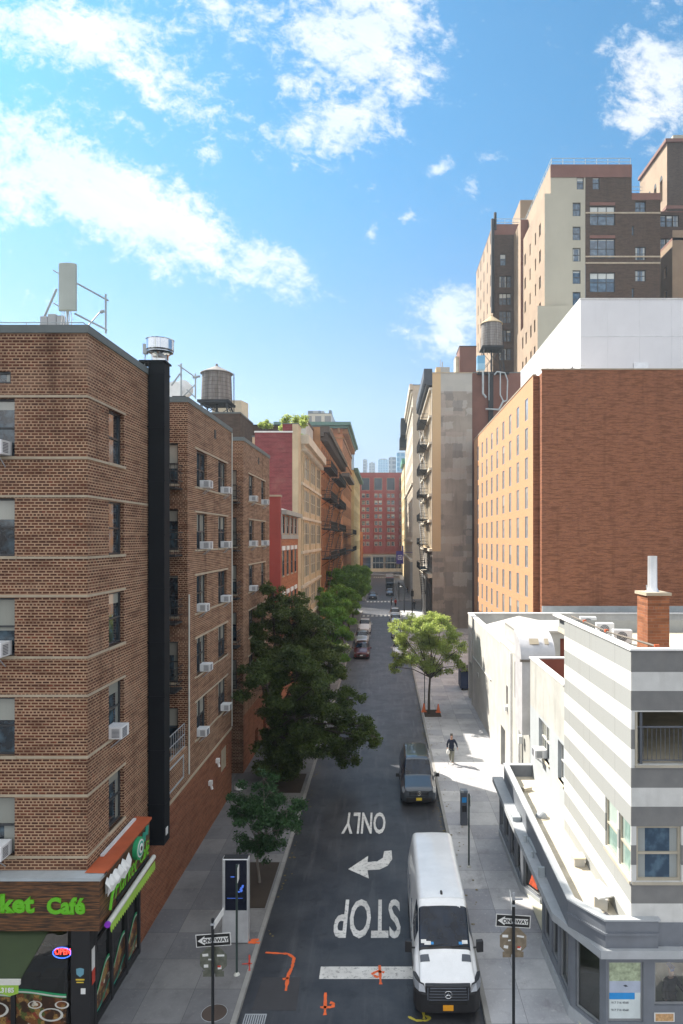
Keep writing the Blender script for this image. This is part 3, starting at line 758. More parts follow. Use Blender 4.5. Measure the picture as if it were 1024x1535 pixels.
# iron balconies of the fire escapes in the courts
for (y0, x0, x1) in ((28.9, -11.8, -8.55), (40.3, -11.8, -8.5)):
    for z in ROWS:
        b = MB(); zz = z - .25; yy = y0 - 1.1
        b.box(x0, x1, yy, y0 - .02, zz, zz + .06)
        for q in (.35, .7, 1.0): b.tube((x0, yy, zz + q), (x1, yy, zz + q), .018, n=5); b.tube((x1, yy, zz + q), (x1, y0, zz + q), .018, n=5)
        for x in np.arange(x0, x1 + .01, .28): b.tube((x, yy, zz), (x, yy, zz + 1.), .01, n=4)
        for y in np.arange(yy, y0, .28): b.tube((x1, y, zz), (x1, y, zz + 1.), .01, n=4)
        b.tube((x0 + .3, yy + .3, zz), (x1 - .6, y0 - .2, zz + 2.8), .03, n=5); b.tube((x0 + .3, yy + .75, zz), (x1 - .6, y0 - .05, zz + 2.8), .03, n=5)
        b.build('fire_escape', M['black_metal'], apt)
b = MB(); b.path([(LX + .05, 28.96, ZR - 8.3), (LX + .05, 28.96, 5.3), (LX + .05, 28.96, 4.)], .035, 6)
b.path([(LX + .05, 37.1, ZR - .2), (LX + .05, 37.1, 3.8)], .03, 6); b.build('drain_pipe', M['conduit'], apt)
b = MB()
for q in (5.25, 5.75, 6.2): b.tube((LX - .1, 24.9, q), (LX - .1, 28.8, q), .02, n=5)
for y in np.arange(24.9, 28.9, .3): b.tube((LX - .1, y, 5.2), (LX - .1, y, 6.2), .012, n=4)
b.build('court_rail', M['grey_metal'], apt)
MB().box(LX - .02, LX + .03, 25.2, 28.3, 4.1, 4.16).box(LX - .02, LX + .03, 25.2, 28.3, 5.0, 5.06).box(LX - .02, LX + .03, 25.2, 25.26, 4.16, 5.).box(LX - .02, LX + .03, 28.24, 28.3, 4.16, 5.).build('grille_frame', M['flashing'], apt)
b = MB()
for y, z in ((33.4, 18.9), (45., 18.9)): b.box(LX - .05, LX + .02, y, y + .35, z, z + .42)
b.build('wall_vent', M['black_metal'], apt)
b = MB()
for y, z in ((32.3, 2.3), (33.7, 2.9)): b.box(LX, LX + .16, y, y + .22, z, z + .2).tube((LX + .1, y + .1, z), (LX + .16, y + .1, z - .2), .06, n=8)
b.build('wall_light', M['white_paint'], apt)

# ---- air conditioners
def ac_proto():
    t = thing('air_conditioner', 'x', 'air conditioner', (0, 0, 0), 0, 'window air conditioners on the brick apartment house')
    MB().box(-.33, .33, -.44, .12, .02, .42).build('case', M['ac_white'], t, bevel=.015)
    b = MB()
    for i in range(9): b.box(-.28, .12, -.449, -.441, .06 + i * .037, .082 + i * .037)
    for s in (-.336, .33):
        for i in range(7): b.box(s, s + .006, -.36, -.1, .08 + i * .042, .1 + i * .042)
    b.build('grille', M['ac_dark'], t)
    MB().tube((-.2, -.38, .02), (-.2, 0., -.3), .016, n=5).tube((.2, -.38, .02), (.2, 0., -.3), .016, n=5).build('bracket', M['grey_metal'], t)
    return t
acp = ac_proto(); first = [True]
def ac(face, plane, a, z, label, sc=1.):
    t = acp if first[0] else copy_tree(acp); first[0] = False
    t.location = (a, plane, z) if face == 'S' else (plane, a, z); t.rotation_euler = (0, 0, ROT[face]); t.scale = (sc, sc, sc); t['label'] = label
ordn = ['top', 'second', 'third', 'fourth', 'fifth']
ac('E', LX, 20.95, ROWS[3], 'white air conditioner in the street side window nearest above the cafe sign side', .9)
for i in (0, 2, 4): ac('S', 19.17, -10.85, ROWS[i], f'air conditioner at the left picture edge in the {ordn[i]} floor window facing the viewer')
for i in range(5): ac('E', LX, 30.85 if i in (2, 4) else 31.45, ROWS[i], f'white air conditioner, near window column of the middle brick wing, {ordn[i]} row', .85)
for i in (0, 1, 2, 4): ac('E', LX, 35.4, ROWS[i], f'white air conditioner, far window column of the middle brick wing, {ordn[i]} row', .85)
for i in (0, 1, 2): ac('E', LX, 42.75, ROWS[i], f'air conditioner, near window column of the farthest brick wing, {ordn[i]} row', .85)
for i in (0, 1): ac('E', LX, 46.9, ROWS[i], f'small air conditioner, far window column of the farthest brick wing, {ordn[i]} row', .85)

# ---- big exhaust duct
t = thing('exhaust_duct', 'tall black kitchen exhaust duct with a shiny round fan on top climbing the brick wall', 'exhaust duct', (-8.1, 24.4, 3.2))
MB().box(LX + .03, -7.75, 24., 24.62, 3.2, 20.2).build('duct', M['duct_black'], t, bevel=.02)
b = MB()
for z in np.arange(4.6, 20, 1.9): b.box(LX + .01, -7.73, 23.98, 24.64, z, z + .05)
b.build('flange', M['duct_black'], t)
b = MB()
b.prism([(LX - .28, 23.95), (-7.7, 23.95), (-7.7, 24.67), (LX - .28, 24.67)], 20.2, 20.26)
b.build('cap_plate', M['duct_black'], t)
MB().lathe((-8.0, 24.3, 20.26), [(.3, 0), (.3, .22), (.36, .3), (.46, .34), (.46, .36)], 28).build('fan_neck', M['stainless'], t, smooth=True)
MB().lathe((-8.0, 24.3, 20.6), [(.38, 0), (.48, .08), (.48, .42), (.5, .44), (.44, .45)], 28).build('fan_drum', M['stainless'], t, smooth=True)
MB().box(-8.58, -8.44, 24.2, 24.35, 20.55, 20.9).tube((-8.5, 24.25, 20.6), (-8.55, 24.25, 19.9), .02).build('motor_box', M['flashing'], t)
MB().box(-7.75, -7.73, 24.15, 24.35, 3.5, 3.75).build('label_plate', M['sign_white'], t)
for z in np.arange(5, 20, 3.2): pass

# ---- cafe at the corner
cafe = thing('corner_cafe', 'corner cafe shopfront with dark plank sign band, black window frames and food prints', 'cafe', (-11, 20.5, 0))
b = MB(); b.box(-16, -7.84, 18.75, 19.13, 3.22, 4.62); b.box(-8.31, -7.84, 19.13, 22.75, 3.3, 4.62); b.build('sign_band', M['wood_sign'], cafe)
b = MB(); b.box(-16, -7.78, 18.68, 19.13, 4.62, 4.70); b.build('ledge', M['flashing'], cafe)
b = MB(); b.quad((-7.78, 18.95, 4.705), (-7.78, 22.8, 4.705), (-8.33, 22.8, 4.72), (-8.33, 18.95, 4.72)); b.quad((-7.78, 18.95, 4.63), (-7.78, 22.8, 4.63), (-7.78, 22.8, 4.705), (-7.78, 18.95, 4.705)); b.build('flashing', M['rust_red'], cafe)
MB().cbox((-8.24, 21.2, 4.76), (.1, 2.6, .06)).build('light_strip', M['ac_white'], cafe)
# dark frames and glass, street side
b = MB()
for y in (19.36, 20.55, 21.75, 22.82): b.box(-8.34, -8.18, y - .06, y + .06, .0, 3.22)
b.box(-8.34, -8.2, 19.42, 22.76, .0, .35); b.box(-8.34, -8.2, 19.42, 22.76, 3.1, 3.22); b.box(-8.33, -8.21, 19.42, 22.76, 2.45, 2.5)
for x in (-12.8, -10.35): b.box(x - .06, x + .06, 19.0, 19.14, 0, 3.22)
b.box(-16, -8.72, 19., 19.12, 0, .35); b.box(-16, -8.72, 19.02, 19.12, 3.1, 3.22)
b.box(-8.72, -8.2, 18.98, 19.42, 0, 3.22)
b.build('frame', M['black_plastic'], cafe)
b = MB(); b.quad((-8.27, 19.42, .35), (-8.27, 22.76, .35), (-8.27, 22.76, 3.1), (-8.27, 19.42, 3.1)); b.build('side_glass', M['glass_dark'], cafe)
b = MB(); b.quad((-16, 19.06, .35), (-8.85, 19.06, .35), (-8.85, 19.06, 3.1), (-16, 19.06, 3.1)); b.build('front_glass', M['glass_dark'], cafe)
b = MB(); b.quad((-16, 19.2, 0.01), (-8.4, 19.2, 0.01), (-8.4, 22.9, 0.01), (-16, 22.9, 0.01)); b.quad((-16, 22.9, 0), (-8.4, 22.9, 0), (-8.4, 22.9, 3.2), (-16, 22.9, 3.2))
b.quad((-16, 19.2, 3.19), (-8.4, 19.2, 3.19), (-8.4, 22.9, 3.19), (-16, 22.9, 3.19)); b.quad((-16, 19.2, 0), (-16, 22.9, 0), (-16, 22.9, 3.2), (-16, 19.2, 3.2)); b.build('interior', M['dark_room'], cafe)
rr = random.Random(4)
b = MB()
for i in range(7):
    x = -9.3 - i * .75; b.box(x - .28, x + .28, 20.4, 20.9, .0, rr.uniform(.7, 1.1)); b.box(x - .2, x + .2, 22., 22.5, .9, rr.uniform(1.4, 2.4))
b.build('counter', M['bark_light'], cafe)
# curved food prints: wave topped panels
def waveprint(face, plane, a0, a1, z0, base, amp, ph, m, name, thick=.0):
    b = MB(); n = 16
    for i in range(n):
        t0, t1 = i / n, (i + 1) / n
        f = lambda t: base + amp * math.sin(ph + t * 3.2)
        A, B = a0 + (a1 - a0) * t0, a0 + (a1 - a0) * t1
        if thick: P = [(A, f(t0)), (B, f(t1)), (B, f(t1) + thick), (A, f(t0) + thick)]
        else: P = [(A, z0), (B, z0), (B, f(t1)), (A, f(t0))]
        b.quad(*[(p[0], plane, p[1]) if face == 'S' else (plane, p[0], p[1]) for p in P])
    return b.build(name, m, cafe)
for k, (a0, a1) in enumerate(((19.44, 20.48), (20.62, 21.68), (21.82, 22.74))):
    waveprint('E', -8.262, a0, a1, .4, 1.12, .34, 5.0, M['food_print'], 'food_poster')
    waveprint('E', -8.258, a0, a1, .4, 1.12, .34, 5.0, M['bright_green'], 'poster_stripe', .13)
    waveprint('E', -8.254, a0, a1, .4, 1.14, .34, 5.0, M['roll_white'], 'poster_stripe', .035)
    waveprint('E', -8.256, a0, a1, .4, .6, .2, 4.0, M['teal'], 'poster_stripe', .07)
for k, (a0, a1) in enumerate(((-12.7, -10.42), (-10.28, -8.88))):
    waveprint('S', 19.048, a0, a1, .4, 1.25, .07, .6 + k * .8, M['food_print'], 'food_poster')
    waveprint('S', 19.044, a0, a1, .4, 1.25, .07, .6 + k * .8, M['bright_green'], 'poster_stripe', .12)
    waveprint('S', 19.04, a0, a1, .4, 1.27, .07, .6 + k * .8, M['roll_white'], 'poster_stripe', .04)
# plates of food on the prints
b = MB()
for x, z, r in ((-9.3, .72, .34), (-9.75, 1.0, .2), (-10.9, .86, .42), (-9.0, 1.0, .2)):
    b.quad(*[(x + r * math.cos(a), 19.036, z + r * .55 * math.sin(a)) for a in np.linspace(0, 2 * math.pi, 20, endpoint=False)])
b.build('plate_print', M['roll_white'], cafe)
b = MB()
for x, z, r in ((-9.3, .73, .27), (-9.75, 1.01, .16), (-10.9, .87, .35), (-9.0, 1.01, .15)):
    b.quad(*[(x + r * math.cos(a), 19.032, z + r * .55 * math.sin(a)) for a in np.linspace(0, 2 * math.pi, 16, endpoint=False)])
b.build('meal_print', M['food_print'], cafe)
# lettering on the front: bold serif letters
def serif(body, x, z, size, y, m, parent):
    """bold letters with slab feet and heads added to the strokes"""
    o = text(body, size, (x, y, z), FS, m, parent, 'lettering', .03, 1.0, .02, 'LEFT')
    return o
fit('Caf\u00e9', PX(70, 18.7), PX(127, 18.7), PZ(1371, 18.7), PZ(1346, 18.7), 18.72, 'S', M['green_letter'], cafe, off=.035)
fit('Market', PX(-62, 18.7), PX(51, 18.7), PZ(1369, 18.7), PZ(1341, 18.7), 18.72, 'S', M['green_letter'], cafe, off=.035)
b = MB(); zf = PZ(1369, 18.7)
for px_ in (3.5, 10.5, 15.5, 45): b.box(PX(px_ - 2.2, 18.7), PX(px_ + 2.6, 18.7), 18.70, 18.735, zf, zf + .045)
b.box(PX(0, 18.7), PX(4, 18.7), 18.70, 18.735, PZ(1343.5, 18.7), PZ(1341, 18.7)).box(PX(104, 18.7), PX(111, 18.7), 18.70, 18.735, PZ(1371, 18.7), PZ(1369, 18.7)).box(PX(96, 18.7), PX(101, 18.7), 18.70, 18.735, PZ(1371, 18.7), PZ(1369, 18.7))
b.build('letter_foot', M['green_letter'], cafe)
# side sign panel with script-like lettering
sd = thing('cafe_side_sign', 'green lit Market Cafe lettering with a round cup emblem on the street side', 'shop sign', (-7.8, 20.8, 3.6))
MB().box(-7.838, -7.79, 19.9, 22.6, 3.42, 3.5).build('backing', M['black_plastic'], sd)
fit('Market', 19.75, 21.5, 3.58, 4.1, -7.79, 'E', M['green_letter'], sd, ext=.008, off=-.022, shear=.35)
fit('Caf\u00e9', 21.75, 22.55, 3.62, 4.08, -7.79, 'E', M['green_letter'], sd, ext=.008, off=-.022, shear=.3)
b = MB(); 
b.path([(-7.76, 19.3, 3.5), (-7.76, 19.42, 3.8), (-7.76, 19.62, 4.05), (-7.76, 19.78, 3.9)], .04, 6); b.build('swash', M['green_letter'], sd)
def disc(x, y, z, r, th, m, name, parent):
    b = MB(); k = 24
    P = [(y + r * math.cos(2 * math.pi * i / k), z + r * math.sin(2 * math.pi * i / k)) for i in range(k)]
    n = 0
    b.v = [(x, p[0], p[1]) for p in P] + [(x + th, p[0], p[1]) for p in P]
    b.f = [tuple(range(k)), tuple(range(k, 2 * k))] + [(i, (i + 1) % k, k + (i + 1) % k, k + i) for i in range(k)]
    return b.build(name, m, parent)
disc(-7.83, 21.5, 4.25, .34, .14, M['bright_green'], 'emblem', sd); disc(-7.69, 21.5, 4.25, .27, .01, M['sign_white'], 'emblem', sd)
disc(-7.68, 21.5, 4.25, .22, .01, M['teal'], 'emblem', sd); disc(-7.67, 21.5, 4.25, .15, .01, M['sign_white'], 'emblem', sd); disc(-7.66, 21.5, 4.25, .07, .01, M['black_plastic'], 'emblem', sd)
b = MB()
for i, (y, z) in enumerate(((21.95, 4.2), (22.07, 4.35), (22.2, 4.3), (22.33, 4.45), (22.45, 4.42))): b.cbox((-7.8, y, z), (.03, .1, .28), rx=-.2 + .1 * (i % 2))
b.build('teal_lettering', M['teal'], sd)
# rolled awnings
aw = thing('rolled_awning', 'rolled white and lime scalloped awning under the street side cafe sign', 'awning', (-7.75, 20.8, 3.3))
MB().tube((-7.68, 18.95, 3.3), (-7.68, 22.7, 3.42), .075, n=12).build('roll', M['roll_white'], aw, smooth=True)
b = MB(); n = 26
for i in range(n):
    y0, y1 = 18.98 + i * 3.7 / n, 18.98 + (i + 1) * 3.7 / n; ym = (y0 + y1) / 2
    b.quad((-7.63, y0, 3.3), (-7.63, y1, 3.3), (-7.62, y1, 3.08), (-7.615, ym, 3.0), (-7.62, y0, 3.08))
b.build('valance', M['lime'], aw)
b = MB().tube((-7.68, 18.9, 3.3), (-7.68, 18.96, 3.3), .085, n=12); b.build('end_cap', mat('violet', (.25, .03, .5), .4), aw)
aw = thing('green_awning', 'dark green sloping fabric awning over the cafe front at the left edge', 'awning', (-12, 18.6, 3.1))
b = MB(); b.quad((-16, 19.0, 3.2), (-9.3, 19.0, 3.2), (-9.5, 17.75, 2.5), (-16, 17.75, 2.5)); b.quad((-16, 19.0, 3.16), (-16, 17.75, 2.46), (-9.5, 17.75, 2.46), (-9.3, 19.0, 3.16)); b.build('canopy', M['green_awning'], aw)
MB().box(-16, -9.46, 17.7, 17.76, 2.42, 2.55).build('front_bar', M['roll_white'], aw)
b = MB(); n = 14
for i in range(n):
    x0, x1 = -16 + i * 6.5 / n, -16 + (i + 1) * 6.5 / n
    b.quad((x0, 17.72, 2.42), (x1, 17.72, 2.42), (x1, 17.71, 2.2), ((x0 + x1) / 2, 17.705, 2.13), (x0, 17.71, 2.2))
b.build('valance', M['lime'], aw)
text('212.609.3185', .17, (-9.6, 17.69, 2.24), FS, M['sign_white'], aw, 'lettering', .003, 1., .004, 'RIGHT')
# neon OPEN
ne = thing('neon_sign', 'red neon OPEN sign with a blue surround inside the cafe window', 'neon sign', (PX(95, 19.2), 19.2, 2.5))
nx, nz_ = PX(95.5, 19.15), PZ(1425, 19.15)
fit('OPEN', PX(84, 19.1), PX(107, 19.1), PZ(1429, 19.1), PZ(1420, 19.1), 19.04, 'S', M['neon_red'], ne, ext=.006, off=-.012)
b = MB(); P = [(nx + .255 * math.cos(a) , 19.05, nz_ + .15 * math.sin(a)) for a in np.linspace(0, 2 * math.pi, 28)]
b.path(P, .012, 5); b.build('tube', M['neon_blue'], ne)
pz = thing('pizza_poster', 'round pizza picture in the cafe window left of the neon sign', 'poster', (PX(71, 19.15), 19.14, 2.5))
q = (PX(70, 19.15), PZ(1422, 19.15))
MB().quad(*[(q[0] + .19 * math.cos(a), 19.13, q[1] + .19 * math.sin(a)) for a in np.linspace(0, 2 * math.pi, 20, endpoint=False)]).build('picture', M['food_print'], pz)
sk = thing('door_stickers', 'badge shaped blue sticker with yellow lines on the black cafe corner post', 'sticker', (-8.5, 18.97, 1.9))
sx_, sz_ = PX(120, 18.97), PZ(1458, 18.97)
MB().quad(*[(sx_ + a, 18.974, sz_ + c) for a, c in ((-.11, .1), (0, .13), (.11, .1), (.1, -.05), (0, -.13), (-.1, -.05))]).build('badge', mat('badge', (.15, .35, .45), .6), sk)
MB().box(sx_ - .12, sx_ + .12, 18.972, 18.976, sz_ - .22, sz_ - .18).box(sx_ - .1, sx_ + .1, 18.972, 18.976, sz_ - .29, sz_ - .26).build('yellow_line', M['yellow_plate'], sk)
MB().box(sx_ + .02, sx_ + .15, 18.972, 18.976, sz_ - .6, sz_ - .44).build('small_sticker', M['sign_white'], sk)
fl = thing('window_notice', 'small white notice with a red lower half on the cafe corner post side', 'notice', (-8.19, 19.2, 2.))
MB().box(-8.198, -8.19, 19.1, 19.32, 1.9, 2.5).build('sheet', M['sign_white'], fl); MB().box(-8.189, -8.184, 19.1, 19.32, 1.5, 1.9).build('red_half', M['red_paint'], fl)
for i in range(1):
    fp = thing('folded_banner', 'crumpled white fabric banner tied to the cafe sign band', 'banner', (-7.72, 19.7, 4.3))
    b = MB(); rr = random.Random(9); n = 14; pv = None
    for i in range(n + 1):
        y = 19.0 + i * 1.75 / n; x = -7.74 + rr.uniform(-.03, .1); z = 4.02 + rr.uniform(-.05, .08); w_ = .42 + rr.uniform(-.06, .08)
        cur = [(x, y, z), (x + rr.uniform(.02, .12), y, z + w_ * .5), (-7.78, y, z + w_)]
        if pv:
            b.quad(pv[0], cur[0], cur[1], pv[1]); b.quad(pv[1], cur[1], cur[2], pv[2]); b.quad(pv[2], cur[2], (cur[0][0] - .05, y, z), (pv[0][0] - .05, pv[0][1], pv[0][2]))
        pv = cur
    b.build('cloth', M['cloth_white'], fp)

# ---- rooftop antennas
an = thing('cell_antenna', 'grey-green panel antenna on a pipe frame on the near brick roof', 'antenna', (PX(100, 20.2), 20.2, ZR))
D = 20.2; b = MB(); x0, x1 = PX(88, D), PX(114.5, D); z0, z1 = PZ(466, D), PZ(395.5, D)
k = 10; P = [((x0 + x1) / 2 + (x1 - x0) / 2 * math.cos(a), D - .11 * math.sin(a)) for a in np.linspace(0, math.pi, k)] + [(x0, D + .06), (x1, D + .06)]
b.prism(P, z0, z1); b.build('panel', mat('antenna_grey', (.42, .46, .42), .6, var=.05), an, bevel=.015)
tb = MB()
def A(px, py, d=0.): return (PX(px, D + d), D + d, PZ(py, D + d))
for p, q_, r in ((A(85, 433, .25), A(60, 490, .5), .035), (A(114, 424, .1), A(163, 451, .6), .028), (A(112, 470, .1), A(161, 495, .5), .03), (A(158.5, 441, .5), A(158.5, 500, .5), .03),
              (A(156, 466, .5), A(150, 468, .45), .05), (A(150, 468, .45), A(131, 490, .2), .02), (A(80, 405, .2), A(88, 410, .12), .02), (A(80, 454, .2), A(88, 459, .12), .02), (A(101, 400, .2), A(101, 494, .2), .03)):
    tb.tube(p, q_, r, n=7)
tb.build('pipe_frame', M['flashing'], an)
tb = MB()
for i in range(5): tb.path([A(93 + i * 3.2, 465, .05), A(93 + i * 3.8, 478, .0), A(90 + i * 4, 495, .1)], .012, 5)
tb.build('cable', M['dish'], an)
tb = MB(); tb.cbox(A(68, 483, .4), (.22, .2, .3)).cbox(A(80, 481, .4), (.24, .2, .36)).cbox(A(92, 482, .3), (.2, .16, .32)); tb.build('radio_box', M['grey_metal'], an, bevel=.01)
MB().box(-9.2, -8.42, 20.5, 20.9, ZR - .5, ZR + .12).build('base_frame', M['grey_metal'], an)
an = thing('pipe_frame_antenna', 'pale pipe frame with two round drums on the middle wing roof', 'antenna', (PX(280, 31), 31, ZR)); D = 31.
tb = MB()
for p, q_, r in ((A(271.5, 545), A(271.5, 600), .04), (A(267, 547), A(295, 567), .035), (A(293, 560), A(293, 598), .035), (A(289, 566), A(300, 564), .05), (A(270, 560), A(257, 578), .04), (A(292, 577), A(275, 594), .03), (A(280, 584), A(292, 595), .03)):
    tb.tube(p, q_, r, n=6)
tb.build('pipe_frame', M['flashing'], an)
for p in (A(263, 585, 1.), A(276, 583, 1.2)):
    c = Vector(p); b = MB(); b.tube(c + Vector((0, -.2, 0)), c + Vector((0, .25, 0)), .38, n=20); b.build('drum', M['dish'], an, smooth=True)
MB().cbox(A(270, 599), (.6, .4, .25)).build('foot', M['black_metal'], an)

# ---- wooden water tanks
def water_tank(label, cx, cy, zb, r, h, ztop, zleg, legm, group='wooden rooftop water tanks'):
    t = thing('water_tank', label, 'water tank', (cx, cy, zleg), 0, group)
    o = MB().lathe((cx, cy, zb), [(r * 1.02, 0), (r * 1.03, h * .03), (r * .97, h)], 36).build('barrel', M['tank_staves'], t, smooth=True)
    MB().lathe((cx, cy, zb + h), [(r * 1.1, -.05), (r * 1.08, .04), (r * .1, ztop - zb - h), (r * .07, ztop - zb - h + .25), (0.01, ztop - zb - h + .3)], 18).build('cone_roof', mat('tank_roof_' + str(int(cx)), (.42, .33, .2) if cx > 0 else (.2, .19, .18), .8, vs=3.), t)
    b = MB(); 
    for i in range(7): b.box(cx - r * 1.05, cx + r * 1.05, cy - r + i * r / 3 - .08, cy - r + i * r / 3 + .08, zb - .28, zb - .005)
    b.build('joists', legm, t)
    b = MB(); zl = zb - .29; s = r * .8
    C = [(cx + i * s, cy + j * s) for i, j in ((-1, -1), (1, -1), (1, 1), (-1, 1))]
    for i, c in enumerate(C):
        n = C[(i + 1) % 4]; o2 = 1.35
        f = lambda p: (cx + (p[0] - cx) * o2, cy + (p[1] - cy) * o2)
        b.tube((*c, zl), (*f(c), zleg), .09, n=6)
        b.tube((*c, zl), (*n, zl), .09, n=6); b.tube((*f(c), zleg + .2), (*n, zl), .045, n=5); b.tube((*f(n), zleg + .2), (*c, zl), .045, n=5)
    b.tube((cx, cy, zl), (cx, cy, zleg), .14, n=8)
    b.build('stand', legm, t)
    b = MB()
    for z in np.arange(zleg, zb + h, .4): b.tube((cx + r * 1.16, cy - .2, z), (cx + r * 1.16, cy + .2, z), .02, n=4)
    for y in (-.2, .2): b.tube((cx + r * 1.16, cy + y, zleg), (cx + r * 1.16, cy + y, zb + h), .025, n=4)
    b.build('ladder', legm, t)
    return t
D = 75.
water_tank('weathered grey wooden water tank with a low cone roof above the left brick roofs', PX(325, D), D, PZ(603, D), 1.62, PZ(560, D) - PZ(603, D), PZ(549, D), PZ(640, D) + .5, M['black_metal'])
D = 112.
water_tank('wooden water tank with a tan cone roof standing before the tall tower on the right', PX(737, D), D, PZ(522, D), 1.7, PZ(486, D) - PZ(522, D), PZ(474, D), PZ(560, D), M['black_metal'])

# ---- buildings behind and beyond, left side
D = 74.
building('rooftop_bulkhead', 'dark brick stair bulkhead carrying the left water tank', 'building', PX(300, D), PX(363, D) , 73., 80, PZ(622, D), M['dark_tower_brick'], par=.0, z0=0)
D = 82.
building('loft_block', 'low dark roofed block behind the left water tank', 'building', PX(250, D) - 10, PX(432, D), 82., 96, PZ(638, D), M['dark_tower_brick'], par=.3, cop=M['black_metal'])
t = thing('roof_screen', 'pale beige plant screen on the roof behind the left water tank', 'roof screen', (PX(350, 79), 79, 27))
MB().prism([(PX(318, 79), 79), (PX(362, 79), 79), (PX(362, 79) + .4, 81), (PX(318, 79), 81)], PZ(624, 79), PZ(600, 79)).build('panel', M['cream'], t)
building('low_garage', 'low brick shed in the gap beyond the brick apartment house', 'building', -22, LX, 49.45, 54.45, 8.6, M['brown_brick'], {'E': [(51.9, 4.5, 1.6, 1.5)]}, par=.3)
# orange row house between red party walls
wE = [(a, z, 1.15, h_) for z, h_ in ((14.4, 1.45), (10.9, 2.1), (7.1, 2.2), (3.3, 2.2)) for a in (56.1, 58.6, 61.2, 63.7)]
t = building('row_house', 'orange brick row house with tall narrow windows and grey attic strip', 'row house', -20, LX, 55.1, 65.6, 16.3, M['orange_brick'], {'E': wE}, par=.3, cop=M['coping_white'], depth=.07, wkw=dict(sill=SL))
b = MB(); b.box(LX + .0, LX + .06, 55.1, 65.6, 13.95, 14.3)
for a in (55.2, 57.35, 59.9, 62.45, 64.9): b.box(LX, LX + .05, a - .28, a + .28, 14.3, 15.95)
b.box(LX, LX + .45, 55.1, 65.6, 15.95, 16.3); b.build('attic_band', mat('attic_grey', (.34, .33, .3), .8), t)
b = MB()
for z in (13.02, 9.32, 5.52):
    for a in (56.1, 58.6, 61.2, 63.7): b.box(LX, LX + .08, a - .75, a + .75, z, z + .35)
b.build('lintel', M['sign_white'], t)
building('party_wall', 'bright red rendered party wall at the near side of the orange row house', 'wall', -20, LX, 54.5, 55.05, 17.35, M['stucco_red'], par=0, cop=M['stone'])
t = building('party_wall', 'tall dull red brick gable wall rising beside the beige loft house', 'wall', -12.5, LX - .55, 65.7, 67.9, 24.2, M['party_red'], par=0, cop=M['coping_white'])
MB().box(LX - .55, LX + .02, 65.7, 67.9, 0, 25.0).build('edge_strip', M['beige_stone'], t)
MB().box(-9.85, LX - .56, 65.72, 67.8, 24.33, 25.0).build('raised_top', M['party_red'], t)
MB().box(-9.9, LX + .05, 65.68, 67.85, 25.0, 25.08).build('top_coping', M['coping'], t)
# beige loft house
wE = []
for z, h_ in ((20.2, 2.5), (16.75, 2.35), (13.3, 2.35), (9.9, 2.35), (6.4, 2.4), (2.8, 2.6)):
    for c in (72.8, 79.4, 85.2): wE += [(c - 1.65, z, 1.45, h_, 1, 2), (c, z, 1.45, h_, 1, 2), (c + 1.65, z, 1.45, h_, 1, 2)]
t = building('loft_house', 'beige stone loft house with groups of three windows and a pale cornice', 'loft building', -13.2, LX, 68., 88, 24.1, M['beige_stone'], {'E': wE}, par=.4, depth=.1, wkw=dict(fm=M['win_beige'], pm=M['pane_far'], fw=.1))
b = MB()
for z in (23.1,): b.box(LX, LX + .35, 68, 88, z, z + .3); b.box(LX, LX + .8, 67.8, 88, z + .3, 24.3)
for y in np.arange(68.3, 88, .8): b.box(LX, LX + .5, y, y + .22, 22.75, 23.1)
for z in (19.35, 15.9, 12.45, 9.0, 5.5): b.box(LX, LX + .18, 68, 88, z, z + .28)
b.build('cornice', M['cream_stone'], t)
b = MB()
for y in (68.4, 69.85, 76.1, 82.3, 87.7): b.box(LX, LX + .1, y - .3, y + .3, 0, 22.7)
b.build('pilaster', M['beige_stone'], t)
t = thing('roof_cabin', 'white walled cabin on the roof of the beige loft house', 'roof cabin', (PX(462, 84), 86, 24))
MB().box(PX(448, 84), LX - .9, 80, 87.9, 23.7, PZ(634, 82)).build('wall', M['white_wall'], t)
MB().box(PX(448, 84) - .1, LX - .8, 79.9, 87.92, PZ(634, 82), PZ(634, 82) + .2).build('roof', M['brown_cornice'], t)
# brown loft with fire escapes
wE = [(90.4 + i * 3.1, z, 1.7, 2.6) for i in range(13) for z in (23.6, 19.6, 15.6, 11.6, 7.6, 3.2)]
t = building('loft_building', 'brown stone loft building with black fire escapes and a heavy dark cornice', 'loft building', -26, LX, 88.1, 131, 28.4, M['brown_stone'], {'E': wE}, par=.5, depth=.1, wkw=dict(fm=M['win_dark'], pm=M['pane_far'], fw=.12))
b = MB(); b.box(LX, LX + .5, 88.1, 131, 27.2, 27.7); b.box(LX, LX + 1.2, 88.1, 131, 27.7, 28.45)
for y in np.arange(88.5, 131, 1.3): b.box(LX, LX + .9, y, y + .35, 26.7, 27.68)
b.build('cornice', M['brown_cornice'], t)
b = MB()
for i in range(14): b.box(LX, LX + .1, 88.6 + i * 3.1, 89.1 + i * 3.1, 0, 26.6)
for z in (22.8, 18.8, 14.8, 10.8, 6.6): b.box(LX, LX + .14, 88.1, 131, z, z + .35)
b.build('pilaster', M['orange_stone'], t)
